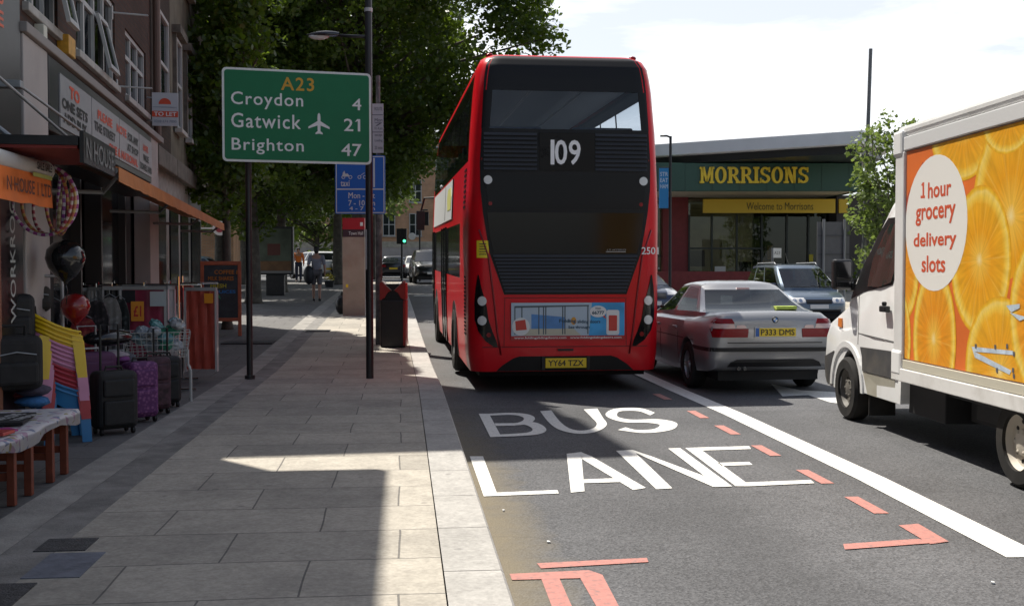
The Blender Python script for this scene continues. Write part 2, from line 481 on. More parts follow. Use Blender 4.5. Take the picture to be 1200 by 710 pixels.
    bp = nt.nodes.new("ShaderNodeBump"); bp.inputs['Strength'].default_value = .5; bp.inputs['Distance'].default_value = .006
    L.new(vo.outputs['Distance'], bp.inputs['Height']); L.new(bp.outputs['Normal'], b.inputs['Normal'])
    return m

def paving(name, c1, c2, rowh, w, mortar=.008, mcol=(.09, .085, .08), off=.5, var=.2, stain=.35, freq=2):
    m = bpy.data.materials.new(name); m.use_nodes = True; nt = m.node_tree; L = nt.links
    b = nt.nodes["Principled BSDF"]; b.inputs['Roughness'].default_value = .8; b.inputs['Specular IOR Level'].default_value = .3
    tc = nt.nodes.new("ShaderNodeTexCoord")
    br = nt.nodes.new("ShaderNodeTexBrick")
    br.inputs['Scale'].default_value = 1; br.inputs['Row Height'].default_value = rowh; br.inputs['Brick Width'].default_value = w
    br.inputs['Mortar Size'].default_value = mortar; br.inputs['Mortar Smooth'].default_value = .3
    br.offset = off; br.offset_frequency = freq
    br.inputs['Color1'].default_value = (*c1, 1); br.inputs['Color2'].default_value = (*c2, 1); br.inputs['Mortar'].default_value = (*mcol, 1)
    wob = nt.nodes.new("ShaderNodeTexNoise"); wob.inputs['Scale'].default_value = .9; wob.inputs['Detail'].default_value = 2
    L.new(tc.outputs['Object'], wob.inputs['Vector'])
    vm = nt.nodes.new("ShaderNodeVectorMath"); vm.operation = 'MULTIPLY_ADD'; vm.inputs[1].default_value = (.05, .05, 0)
    L.new(wob.outputs['Color'], vm.inputs[0]); L.new(tc.outputs['Object'], vm.inputs[2])
    L.new(vm.outputs[0], br.inputs['Vector'])
    def noise(s, d=6, r=.6):
        n = nt.nodes.new("ShaderNodeTexNoise"); n.inputs['Scale'].default_value = s; n.inputs['Detail'].default_value = d; n.inputs['Roughness'].default_value = r
        L.new(tc.outputs['Object'], n.inputs['Vector']); return n
    n1 = noise(38, 4); n2 = noise(1.3, 8, .7); n3 = noise(7, 6, .7)
    col = br.outputs['Color']
    for n, amt, lo, hi in ((n1, var, .3, .7), (n3, var * .8, .3, .7)):
        r = nt.nodes.new("ShaderNodeMapRange"); r.inputs['From Min'].default_value = lo; r.inputs['From Max'].default_value = hi
        r.inputs['To Min'].default_value = 1 - amt; r.inputs['To Max'].default_value = 1 + amt * .6
        L.new(n.outputs['Fac'], r.inputs['Value'])
        mu = nt.nodes.new("ShaderNodeMixRGB"); mu.blend_type = 'MULTIPLY'; mu.inputs['Fac'].default_value = 1
        L.new(col, mu.inputs['Color1']); L.new(r.outputs['Result'], mu.inputs['Color2']); col = mu.outputs['Color']
    r = nt.nodes.new("ShaderNodeMapRange"); r.inputs['From Min'].default_value = .48; r.inputs['From Max'].default_value = .75; r.inputs['To Max'].default_value = stain
    L.new(n2.outputs['Fac'], r.inputs['Value'])
    mx = nt.nodes.new("ShaderNodeMixRGB"); mx.inputs['Color2'].default_value = (.10, .095, .09, 1)
    L.new(r.outputs['Result'], mx.inputs['Fac']); L.new(col, mx.inputs['Color1']); col = mx.outputs['Color']
    # trodden chewing gum and drip spots
    vo = nt.nodes.new("ShaderNodeTexVoronoi"); vo.inputs['Scale'].default_value = 3.1; L.new(tc.outputs['Object'], vo.inputs['Vector'])
    lt = nt.nodes.new("ShaderNodeMapRange"); lt.inputs['From Min'].default_value = .085; lt.inputs['From Max'].default_value = .055; lt.inputs['To Max'].default_value = .4
    L.new(vo.outputs['Distance'], lt.inputs['Value'])
    mx2 = nt.nodes.new("ShaderNodeMixRGB"); mx2.inputs['Color2'].default_value = (.11, .105, .10, 1)
    L.new(lt.outputs['Result'], mx2.inputs['Fac']); L.new(col, mx2.inputs['Color1'])
    L.new(mx2.outputs['Color'], b.inputs['Base Color'])
    bp = nt.nodes.new("ShaderNodeBump"); bp.inputs['Strength'].default_value = .6; bp.inputs['Distance'].default_value = .012; bp.invert = True
    L.new(br.outputs['Fac'], bp.inputs['Height'])
    bp2 = nt.nodes.new("ShaderNodeBump"); bp2.inputs['Strength'].default_value = .18; bp2.inputs['Distance'].default_value = .01
    L.new(n1.outputs['Fac'], bp2.inputs['Height']); L.new(bp.outputs['Normal'], bp2.inputs['Normal'])
    L.new(bp2.outputs['Normal'], b.inputs['Normal'])
    return m

YS = [-14, -8, -3, 0, 2, 4, 6, 8, 10, 12, 14, 16] + [16 + 1.5 * k for k in range(1, 25)] + [55, 60, 66, 74, 84, 96, 120, 160, 240, 420, 900]
def sheet(name, xl, xr, ys, dz, m, nx=1, thick=0.):
    mb = MB()
    rows = []
    for y in ys:
        a = xl(y) if callable(xl) else xl; b_ = xr(y) if callable(xr) else xr
        xs_ = [a + (b_ - a) * k / nx for k in range(nx + 1)] if isinstance(nx, int) else nx
        rows.append([(xx, y, zg(y, xx) + dz) for xx in xs_])
    mb.grid(rows)
    if thick:
        for side in (0, -1):
            mb.grid([[(r[side][0], r[side][1], r[side][2]), (r[side][0], r[side][1], r[side][2] - thick)] for r in rows])
        for rr in (rows[0], rows[-1]):
            mb.grid([[p for p in rr], [(p[0], p[1], p[2] - thick) for p in rr]])
    o = mb.build(name, m, recalc=bool(thick))
    return struct(o)

EARTH = mat("ground_tarmac", (.085, .083, .08), .9, var=.25, vscale=.4)
ASPH = asphalt()
KX = .50
def kerb_x(y):
    if y < 14: return KX
    if y < 46: return KX - .16 * ((y - 14) / 12.) if y < 26 else KX - .16 - .012 * (y - 26)
    return .1
ground = sheet("ground", -900, 900, YS, -.012, EARTH, nx=[-900, -40, -12, 0, 2, 4, 4.7, 5.4, 6.2, 7, 7.8, 8.5, 10, 14, 20, 40, 100, 900])
def road_l(y): return kerb_x(y) - .06 if y < 58 else -40
ys_road = [y for y in YS if y < 200]
road = sheet("road", lambda y: kerb_x(y) - .1, 14.5, [y for y in ys_road if y <= 60], 0, ASPH, nx=28)
far_road = sheet("far_road", -30, 20, [60, 66, 74, 84, 96, 120], 0.0, ASPH, nx=[-30, 0, 2, 4, 4.7, 5.4, 6.2, 7, 7.8, 8.5, 14, 20])
PAVE = paving("paving_slabs", (.465, .425, .36), (.355, .327, .28), .63, .92, mortar=.006, mcol=(.17, .16, .145), stain=.4)
pave = sheet("pavement", -1.86, lambda y: kerb_x(y) - .307, [y for y in YS if y <= 58], .09, PAVE, thick=0)
CHAN = mat("channel_concrete", (.21, .20, .185), .85, var=.3, vscale=5, bump=.3, bscale=60, dirt=(.07, .068, .065), dscale=1.6)
CONC = mat("edge_concrete", (.29, .275, .25), .85, var=.25, vscale=4, bump=.3, bscale=50, dirt=(.12, .11, .10), dscale=1.2)
GRAN = paving("granite_kerb", (.44, .42, .39), (.38, .365, .34), .9, 3.0, mortar=.006, stain=.3, off=0)
channel = sheet("channel_strip", -2.12, -1.86, [y for y in YS if y <= 58], .09, CHAN)
edge = sheet("edge_strip", -2.42, -2.12, [y for y in YS if y <= 58], .092, CONC, thick=.0)
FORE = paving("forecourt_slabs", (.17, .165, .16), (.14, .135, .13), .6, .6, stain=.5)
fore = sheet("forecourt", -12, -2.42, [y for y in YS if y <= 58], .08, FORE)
kerb = MB()
ks = [y for y in YS if y <= 58]
for (ya, yb) in zip(ks, ks[1:]):
    pa, pb = kerb_x(ya), kerb_x(yb)
    za, zb = zg(ya), zg(yb)
    kerb.add([(pa - .30, ya, za + .092), (pa - .015, ya, za + .092), (pa, ya, za + .078), (pa + .004, ya, za - .05),
              (pb - .30, yb, zb + .092), (pb - .015, yb, zb + .092), (pb, yb, zb + .078), (pb + .004, yb, zb - .05)],
             [(0, 1, 5, 4), (1, 2, 6, 5), (2, 3, 7, 6)])
struct(kerb.build("kerb", GRAN))
far_pave = sheet("far_pavement", 14.5, 40, [y for y in YS if 6 <= y <= 60], .09, PAVE, thick=.15)

# covers set into the paving
COVER = mat("cast_iron_cover", (.07, .07, .073), .6, metal=.4, var=.3, vscale=20, bump=.6, bscale=90)
DARKSLAB = mat("dark_patch_concrete", (.12, .115, .115), .85, var=.3, vscale=8, bump=.2)
BLUESLAB = mat("bluish_slab", (.135, .145, .175), .8, var=.3, vscale=9, bump=.2)
def flat(poly, z, name, m, label, cat, group=None):
    mb = MB(); mb.prism(poly, z - .02, z, 'z'); o = mb.build(name, m)
    return tag(o, label, cat, group)
flat([(-1.97, 6.24), (-1.70, 6.24), (-1.70, 5.97), (-1.97, 5.97)], .095, "access_cover", COVER, "small dark square access cover set in the paving near the camera", "cover")
flat([(-1.86, 5.92), (-1.58, 5.92), (-1.58, 5.45), (-1.86, 5.45)], .0945, "utility_patch", BLUESLAB, "bluish worn square patch in the paving beside the dark cover", "cover")
flat([(-2.3, 5.36), (-1.75, 5.36), (-1.75, 4.9), (-2.3, 4.9)], .097, "drain_cover", COVER, "rough dark chequered drain cover at the left edge of the foreground", "cover")
flat([(-3.4, 21.4), (-2.45, 21.4), (-2.45, 20.7), (-3.4, 20.7)], zg(21) + .098, "access_cover", COVER, "wide dark cover in the pavement near the red framed chalkboard", "cover")
flat([(-2.05, 23.9), (-1.55, 23.9), (-1.55, 23.2), (-2.05, 23.2)], zg(23.5) + .098, "access_cover", COVER, "dark cover in the pavement in front of the information totem", "cover")

# ------------------------------------------------------------------ painted markings (thin sheets on the road)
def worn(name, col, amt=.35, sc=22.):
    return mat(name, col, .7, var=.1, vscale=30, dirt=tuple(c * .35 for c in (.35, .34, .33)), dscale=sc, damt=amt)
MW = worn("road_white", (.72, .71, .67), .65, 30)
MR = worn("road_red", (.43, .18, .15), .7, 26)
MK_N = [0]
def stroke(mb, pts, w, z=.005):
    """polyline with a square-ended width on the road"""
    P = [Vector((p[0], p[1])) for p in pts]
    L, Rr = [], []
    for i, p in enumerate(P):
        d0 = (P[i] - P[i - 1]).normalized() if i else (P[1] - P[0]).normalized()
        d1 = (P[i + 1] - P[i]).normalized() if i < len(P) - 1 else d0
        n0 = Vector((-d0.y, d0.x)); n1 = Vector((-d1.y, d1.x)); n = (n0 + n1).normalized()
        k = w[i] / 2 if isinstance(w, (list, tuple)) else w / 2
        k /= max(.5, n.dot(n0))
        L.append(p + n * k); Rr.append(p - n * k)
    m = len(P)
    mb.add([(q.x, q.y, zg(q.y) + z) for q in L + Rr], [(i, i + 1, m + i + 1, m + i) for i in range(m - 1)])
def gpoly(mb, pts, z=.005):
    mb.add([(p[0], p[1], zg(p[1]) + z) for p in pts], [tuple(range(len(pts)))])
def mark(mb, name, m, label, group=None):
    o = mb.build(name, m, recalc=False)
    return tag(o, label, "road marking", group)

# letters BUS LANE : each drawn on the ground from its traced corners, stroke widths as painted
def pr(px, py, z=0.):
    """photo pixel -> ground point (used once to read positions off the photograph)"""
    u = (px - 600) / 1270.; v = (355 - py) / 1270.
    fz = math.cos(PITCH) + v * math.sin(PITCH); up = v * math.cos(PITCH) - math.sin(PITCH)
    x = u * math.cos(YAW) + fz * math.sin(YAW); y = -u * math.sin(YAW) + fz * math.cos(YAW)
    t = (z - 1.6) / up
    return (x * t, y * t)
def L_(ch, segs, lab):
    mb = MB()
    for s in segs: gpoly(mb, [pr(*p) for p in s])
    return mark(mb, "road_letter", MW, lab, "letters of the words painted on the bus lane")
def spl(pts, n=6):
    """smooth curve through points"""
    out = []
    P = [Vector(p) for p in pts]
    for i in range(len(P) - 1):
        p0 = P[max(i - 1, 0)]; p1 = P[i]; p2 = P[i + 1]; p3 = P[min(i + 2, len(P) - 1)]
        for k in range(n):
            t = k / n
            out.append(.5 * ((2 * p1) + (-p0 + p2) * t + (2 * p0 - 5 * p1 + 4 * p2 - p3) * t * t + (-p0 + 3 * p1 - 3 * p2 + p3) * t ** 3))
    out.append(P[-1])
    return out
def band(mb, outer, inner, z=.005):
    a = [pr(*p) for p in spl(outer)]; b = [pr(*p) for p in spl(inner)]
    n = min(len(a), len(b))
    mb.add([(p[0], p[1], zg(p[1]) + z) for p in a[:n] + b[:n]], [(i, i + 1, n + i + 1, n + i) for i in range(n - 1)])
GL = "letters of the words painted on the bus lane"
mb = MB()   # B
gpoly(mb, [pr(*p) for p in [(561, 485), (573, 485), (587.5, 512), (574.5, 512.5)]])
band(mb, [(573, 485), (600, 484), (620, 486), (627, 491), (619, 497), (602, 499)], [(574.2, 487.2), (598, 486.4), (610, 488), (614, 491.5), (607, 495.5), (592, 496.6)])
band(mb, [(602, 496.6), (624, 495), (636, 499), (640, 505), (630, 509.5), (606, 511.5), (586, 512.2)], [(591, 499.4), (612, 498), (621, 500.5), (624, 504.6), (617, 507.4), (600, 508.8), (585.5, 509.5)], z=.0065)
gpoly(mb, [pr(*p) for p in [(579.5, 496.4), (604, 496.2), (604, 499.2), (581, 499.4)]], z=.0058)
mark(mb, "road_letter", MW, "white letter B painted on the asphalt behind the bus", GL)
mb = MB()   # U
band(mb, [(633, 482), (643, 495), (656, 504), (678, 508.5), (699, 506), (711, 498), (706, 489), (700, 479)], [(646, 481), (656, 494), (667, 502), (680, 504.8), (694, 502.5), (699.5, 497), (694, 490), (684, 480)])
mark(mb, "road_letter", MW, "white letter U painted on the asphalt between B and S", GL)
mb = MB()   # S
band(mb, [(767.5, 483.8), (750, 478.5), (722, 479), (710, 484.5), (714, 490), (732, 495), (758, 495.5), (773, 498), (766, 503), (746, 504), (733, 501)],
     [(762, 487), (748, 482), (728, 482), (723, 485.6), (726, 489.5), (742, 492), (772, 491.5), (793, 496), (787, 503.8), (756, 507.6), (724, 504)])
mark(mb, "road_letter", MW, "white curved letter S painted on the asphalt next to U", GL)
L_("L", [[(550.5, 535), (566, 535), (582, 577.5), (653, 574.5), (655, 578.5), (567, 582)]], "white letter L painted nearest the kerb")
mb = MB()
gpoly(mb, [pr(*p) for p in [(664, 532), (681, 530), (685, 576), (669, 577.5)]])
gpoly(mb, [pr(*p) for p in [(681, 530), (693, 535), (757, 572), (742, 574.5), (681, 537.5)]])
gpoly(mb, [pr(*p) for p in [(684, 562.2), (727, 560.5), (736, 565), (684.5, 566.5)]], z=.0058)
mark(mb, "road_letter", MW, "white letter A painted on the asphalt between L and N", GL)
mb = MB()
gpoly(mb, [pr(*p) for p in [(722, 528.5), (741, 527.5), (788, 572.5), (769, 573.5)]])
gpoly(mb, [pr(*p) for p in [(741, 527.5), (763, 535), (858, 570.5), (836, 571), (744.5, 531)]], z=.0058)
gpoly(mb, [pr(*p) for p in [(783, 526), (797, 525.5), (858, 570.5), (842, 571)]], z=.0065)
mark(mb, "road_letter", MW, "white letter N painted on the asphalt with slanting strokes", GL)
mb = MB()
gpoly(mb, [pr(*p) for p in [(803, 525.2), (818, 524.6), (876, 567), (862, 570)]])
gpoly(mb, [pr(*p) for p in [(818, 524.6), (878, 523), (880, 526.4), (822.5, 528.2)]])
gpoly(mb, [pr(*p) for p in [(841, 542.6), (878, 541.6), (882, 545), (846, 546.2)]])
gpoly(mb, [pr(*p) for p in [(872.5, 565.8), (950, 562.8), (954.5, 566.6), (876, 570.2), (861, 570)]], z=.0058)
mark(mb, "road_letter", MW, "white letter E painted at the right end of the lower word", GL)

mb = MB()
lane = [(3.44, 5.65), (3.55, 7.9), (3.62, 11.6), (3.6, 14), (3.55, 18), (3.45, 23), (3.3, 30), (3.1, 38)]
stroke(mb, [(x, y) for x, y in lane], .23)
mark(mb, "lane_line", MW, "broad solid white line between bus lane and traffic lane")
dash = [((3.215, 13.55), (3.225, 12.95)), ((3.225, 11.9), (3.215, 11.3)), ((3.205, 10.75), (3.195, 10.15)), ((3.18, 9.5), (3.17, 8.95)), ((3.155, 8.3), (3.145, 7.75)), ((3.125, 7.28), (3.11, 6.76))]
for i, (a, b_) in enumerate(dash):
    mb = MB(); stroke(mb, [a, b_], .10)
    mark(mb, "red_dash", MR, ["red dash farthest up the lane under the bus corner", "second red dash beside the white line behind the bus", "red dash beside the top of the letter N and the white line", "red dash just right of the top of letter E", "red dash touching the foot of letter E", "nearest red dash below letter E"][i], "red dashes along the white lane line")
mb = MB()
gpoly(mb, [pr(*p) for p in [(1053, 616), (1076, 614), (1112, 635), (1090, 638)]])
gpoly(mb, [pr(*p) for p in [(988, 638), (1075, 632), (1110, 635.5), (990, 644.5)]], z=.0058)
mark(mb, "bay_corner", MR, "red painted L-shaped corner of a bay near the white line")
mb = MB()
gpoly(mb, [pr(*p) for p in [(629, 660.5), (758, 654), (760, 659), (634, 666.5)]])
mark(mb, "bay_line", MR, "thin red painted bar across the lane in the foreground")
mb = MB()
gpoly(mb, [pr(*p) for p in [(597, 673), (690, 668.5), (706, 674), (730, 720), (704, 720), (680, 678), (600, 680)]])
gpoly(mb, [pr(*p) for p in [(634, 678), (655, 677), (674, 720), (650, 720)]], z=.0058)
mark(mb, "bay_hook", MR, "large red painted hooked bay marking at the bottom edge")
mb = MB()
gpoly(mb, [pr(*p) for p in [(904, 450.5), (938, 457.5), (972, 459.2), (990, 461), (990, 474), (972, 471.5), (947, 463.2), (917, 464.6)]])
mark(mb, "lane_arrow", MW, "white lane arrow painted between the silver car and the truck")
# far stop line and sun-bleached cross markings by the junction
mb = MB(); stroke(mb, [(.4, 40.), (3.0, 40.)], .4); mark(mb, "stop_line", MW, "white stop line across the bus lane far ahead")
# small white litter specks on the asphalt
LITM = mat("litter_white", (.7, .7, .68), .8)
for k, p in enumerate([(590, 599), (643, 636), (1164, 684)]):
    x, y = pr(*p); mb = MB()
    pts = [(x + .013 * rnd.uniform(.5, 1.2) * math.cos(a), y + .018 * rnd.uniform(.5, 1.2) * math.sin(a)) for a in (0, 1.1, 2.1, 3.2, 4.2, 5.2)]
    mb.prism(pts, .003, .012, 'z')
    tag(mb.build("litter_scrap", LITM), "tiny white scrap of litter lying on the asphalt", "litter", "scraps of litter on the road")
# ------------------------------------------------------------------ buildings
def brick_mat(name, c1, c2, mort, sc=1.0, stain=.3):
    m = bpy.data.materials.new(name); m.use_nodes = True; nt = m.node_tree; L = nt.links
    b = nt.nodes["Principled BSDF"]; b.inputs['Roughness'].default_value = .9; b.inputs['Specular IOR Level'].default_value = .2
    tc = nt.nodes.new("ShaderNodeTexCoord"); sx = nt.nodes.new("ShaderNodeSeparateXYZ"); L.new(tc.outputs['Object'], sx.inputs['Vector'])
    ad = nt.nodes.new("ShaderNodeMath"); ad.operation = 'ADD'; L.new(sx.outputs['X'], ad.inputs[0]); L.new(sx.outputs['Y'], ad.inputs[1])
    cb = nt.nodes.new("ShaderNodeCombineXYZ"); L.new(ad.outputs[0], cb.inputs['X']); L.new(sx.outputs['Z'], cb.inputs['Y'])
    br = nt.nodes.new("ShaderNodeTexBrick"); br.inputs['Scale'].default_value = sc
    br.inputs['Row Height'].default_value = .075; br.inputs['Brick Width'].default_value = .225; br.inputs['Mortar Size'].default_value = .009
    br.inputs['Color1'].default_value = (*c1, 1); br.inputs['Color2'].default_value = (*c2, 1); br.inputs['Mortar'].default_value = (*mort, 1)
    L.new(cb.outputs[0], br.inputs['Vector'])
    n = nt.nodes.new("ShaderNodeTexNoise"); n.inputs['Scale'].default_value = .8; n.inputs['Detail'].default_value = 8; L.new(tc.outputs['Object'], n.inputs['Vector'])
    mr = nt.nodes.new("ShaderNodeMapRange"); mr.inputs['From Min'].default_value = .3; mr.inputs['From Max'].default_value = .7; mr.inputs['To Min'].default_value = 1 - stain; mr.inputs['To Max'].default_value = 1.1
    L.new(n.outputs['Fac'], mr.inputs['Value'])
    mu = nt.nodes.new("ShaderNodeMixRGB"); mu.blend_type = 'MULTIPLY'; mu.inputs['Fac'].default_value = 1
    L.new(br.outputs['Color'], mu.inputs['Color1']); L.new(mr.outputs['Result'], mu.inputs['Color2']); L.new(mu.outputs['Color'], b.inputs['Base Color'])
    bp = nt.nodes.new("ShaderNodeBump"); bp.invert = True; bp.inputs['Strength'].default_value = .5; bp.inputs['Distance'].default_value = .01
    L.new(br.outputs['Fac'], bp.inputs['Height']); L.new(bp.outputs['Normal'], b.inputs['Normal'])
    return m
BRICK_D = brick_mat("dark_brown_brick", (.095, .052, .038), (.07, .04, .032), (.06, .05, .045))
BRICK_O = brick_mat("orange_brick", (.58, .31, .17), (.50, .26, .14), (.42, .36, .28))
BRICK_B = brick_mat("umber_brick", (.075, .052, .04), (.055, .04, .032), (.05, .045, .04))
STUCCO = mat("cream_stucco", (.42, .385, .31), .85, var=.2, vscale=2, dirt=(.16, .14, .12), dscale=1.5, damt=.6)
RENDERW = mat("white_render", (.40, .36, .34), .75, var=.08, vscale=2, dirt=(.2, .18, .17), dscale=1.1, damt=.35)
DGLASS = mat("dark_window_glass", (.02, .024, .028), .06, spec=.7)
SGLASS = mat("shop_glass", (.012, .013, .015), .08, spec=.3)
UPVC = mat("white_window_frame", (.42, .42, .41), .5, dirt=(.3, .29, .27), dscale=3, damt=.4)
SILL = mat("stone_sill", (.40, .38, .35), .8, var=.2, dirt=(.15, .14, .13), damt=.6)
SHOPBLK = mat("black_shop_paint", (.014, .014, .015), .35, var=.3)
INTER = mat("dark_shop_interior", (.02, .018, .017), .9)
FANG = math.atan2(.9969, -.0785)
FP0 = (-3.6, 12.4)
def fac(s, out=0., z=0.):
    """point on the shop frontage line: s along it, out towards the street"""
    return (FP0[0] - .0785 * s + .9969 * out, FP0[1] + .9969 * s + .0785 * out, z)
def facade(name, label, cat="building", s=0.):
    p = fac(s)
    return thing(name, label, cat, (p[0], p[1], 0), FANG)
def window(par, x0, x1, z0, z1, cols, rows, y=0., fw=.06, m=None, open_cells=(), sill=True, glass=None, name="window", rowz=None):
    """casement window in the plane y=const of par; street side is -y"""
    m = m or UPVC; glass = glass or DGLASS
    mb = MB(); d0, d1 = y - .05, y + .03
    mb.box(x0, x1, d0, d1, z0, z0 + fw); mb.box(x0, x1, d0, d1, z1 - fw, z1)
    mb.box(x0, x0 + fw, d0, d1, z0 + fw, z1 - fw); mb.box(x1 - fw, x1, d0, d1, z0 + fw, z1 - fw)
    xs = [x0 + (x1 - x0) * k / cols for k in range(cols + 1)]
    zs = rowz or [z0 + (z1 - z0) * k / rows for k in range(rows + 1)]
    for xx in xs[1:-1]: mb.box(xx - fw * .55, xx + fw * .55, d0 + .006, d1, z0 + fw, z1 - fw)
    for zz in zs[1:-1]:
        for a, b_ in zip(xs, xs[1:]): mb.box(a + fw * .55, b_ - fw * .55, d0 + .009, d1, zz - fw * .5, zz + fw * .5)
    w = mb.build(name, m, par)
    g = MB(); g.box(x0 + fw * .5, x1 - fw * .5, y - .012, y + .004, z0 + fw * .5, z1 - fw * .5); g.build("pane", glass, w)
    for (c, r_, ang) in open_cells:
        a, b_, za, zb = xs[c], xs[c + 1], zs[r_], zs[r_ + 1]
        M = Matrix.Translation((0, d0 - .01, zb)) @ Matrix.Rotation(-ang, 4, 'X')
        q = MB()
        h = zb - za
        q.box(a, b_, -.04, 0, -fw, 0, M); q.box(a, b_, -.04, 0, -h, -h + fw, M); q.box(a, a + fw, -.04, 0, -h + fw, -fw, M); q.box(b_ - fw, b_, -.04, 0, -h + fw, -fw, M)
        q.build("open_sash", m, w)
        q = MB(); q.box(a + fw, b_ - fw, -.025, -.015, -h + fw, -fw, M); q.build("sash_pane", glass, w)
    if sill:
        q = MB(); q.box(x0 - .08, x1 + .08, y - .14, y + .0, z0 - .09, z0 - .005); q.build("sill", SILL, w, bevel=.01)
    return w

# --- near black-fronted shop with cornice, beside the camera
nb = thing("black_front_shop", "black fronted shop building nearest the camera at the left edge", "building", (-3.45, 0, 0))
mb = MB(); mb.box(-9, 0, -10, 9.62, 0, 8.2); mb.build("wall", BRICK_B, nb)
mb = MB(); mb.box(-9, .55, -10, 11.45, 8.2, 8.45); mb.build("cornice", STUCCO, nb, bevel=.02)
mb = MB(); mb.box(-9, -.25, 9.64, 11.45, 6.0, 8.195); mb.build("added_wall_stub", BRICK_B, nb)  # unseen wall stub added to place the shadow edge on the pavement
mb = MB()
for a in (-9.5, -5.5, -1.5, 2.5, 6.5): mb.box(.0, .10, a, a + 3.4, 0.6, 2.9)
mb.build("shop_window", SGLASS, nb)
mb = MB()
for a in (-6.05, -2.05, 1.95, 5.95): mb.box(.003, .16, a, a + .5, 0, 3.2)
mb.box(.003, .22, 8.85, 9.66, 0, 5.6); mb.box(.003, .18, -10, 8.84, 3.2, 3.9); mb.box(.003, .12, -10, 8.84, 0, .58)
mb.build("black_frontage", SHOPBLK, nb, bevel=.01)
mb = MB()
for k, (yy, zz) in enumerate([(9.2, 3.98), (9.2, 3.8), (9.2, 3.62)]):
    letter(mb, "S8E"[k], (.222, yy, zz), (0, 1, 0), (0, 0, 1), h=.13, w=.12, bold=.03)
mb.build("red_lettering", mat("red_orange_letters", (.6, .09, .03), .5), nb)
mb = MB(); letter(mb, "WORKROOM", (.235, 9.35, 1.75), (0, 0, 1), (0, -1, 0), h=.12, w=1.2, bold=.01)
mb.build("vertical_lettering", mat("pale_letters", (.4, .42, .4), .5), nb)
mb = MB(); mb.box(.225, .26, 8.95, 9.02, .1, 2.3); mb.build("door_post", mat("brown_door_post", (.22, .09, .05), .6), nb)

# --- brick shop with the letter board
bb = facade("brick_shop", "brown brick shop with white casement windows and grey letter board")
mb = MB()
def wall_with_holes(mb, x0, x1, z0, z1, holes, y0, y1):
    """boxes filling the wall around window openings (holes sorted by x, one row)"""
    xs = x0
    for (a, b_, c, d) in holes:
        mb.box(xs, a, y0, y1, z0, z1)
        mb.box(a, b_, y0, y1, z0, c); mb.box(a, b_, y0, y1, d, z1)
        xs = b_
    mb.box(xs, x1, y0, y1, z0, z1)
wall_with_holes(mb, -2.74, 5.74, 3.72, 6.0, [(-2.04 + .05, -.68, 4.04, 5.05), (.2, 2.6, 4.04, 5.12), (3.4, 5.28, 4.04, 4.98)], 0, .3)
mb.box(-2.74, 5.74, .3, 8, 3.2, 6.0)
mb.box(3.4, 5.74, .02, 8, 6.0, 16.5)  # unseen upper storeys added to cast the long shadow over the pavement
mb.build("wall", BRICK_D, bb)
mb = MB(); mb.box(-2.04, 3.39, -.06, .3, 6.0, 6.12); mb.build("parapet_coping", SILL, bb)
mb = MB(); mb.box(3.3, 5.74, -.3, 8, 16.5, 16.75); mb.build("roof", SILL, bb)
window(bb, -1.99, -.68, 4.04, 5.05, 3, 1, .08, open_cells=[(2, 0, .2)])
window(bb, .2, 2.6, 4.04, 5.12, 4, 2, .08, rowz=[4.04, 4.72, 5.12], open_cells=[(2, 0, .22)])
window(bb, 3.4, 5.28, 4.04, 4.98, 3, 2, .08, rowz=[4.04, 4.62, 4.98])
mb = MB(); mb.box(-2.70, -1.84, -.16, .1, 0, 3.62); mb.build("white_pilaster", RENDERW, bb, bevel=.01)
mb = MB(); mb.box(4.6, 5.5, -.14, .1, 0, 3.62); mb.build("white_pilaster", RENDERW, bb, bevel=.01)
mb = MB(); mb.box(-2.72, 5.74, -.2, .1, 3.625, 3.715); mb.build("ledge", mat("pale_ledge", (.27, .245, .23), .8, dirt=(.2, .18, .17)), bb, bevel=.01)
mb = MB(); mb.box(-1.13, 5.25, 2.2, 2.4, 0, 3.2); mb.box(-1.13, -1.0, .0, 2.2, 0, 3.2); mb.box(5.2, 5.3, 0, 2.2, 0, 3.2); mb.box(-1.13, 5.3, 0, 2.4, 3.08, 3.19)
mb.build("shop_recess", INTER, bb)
mb = MB()
for a, b_ in ((-.95, .35), (1.75, 3.4), (3.5, 5.15)): mb.box(a, b_, .12, .15, .55, 2.75)
mb.build("shop_window", SGLASS, bb)
mb = MB()
for a, b_ in ((-1.0, .4), (1.7, 3.45), (3.45, 5.2)): mb.box(a, b_, .05, .2, 0, .54)
mb.box(.4, .48, .02, .22, 0, 3.05); mb.box(1.62, 1.7, .02, .22, 0, 3.05); mb.box(3.42, 3.49, .03, .2, .55, 2.95); mb.box(-1.1, 5.28, .03, .19, 2.76, 3.06)
mb.build("shopfront_frame", mat("dark_brown_frame", (.03, .022, .02), .5), bb)
mb = MB(); mb.box(.5, 1.6, .9, .95, 0, 2.7); mb.build("door", mat("dark_door", (.02, .017, .017), .3), bb)

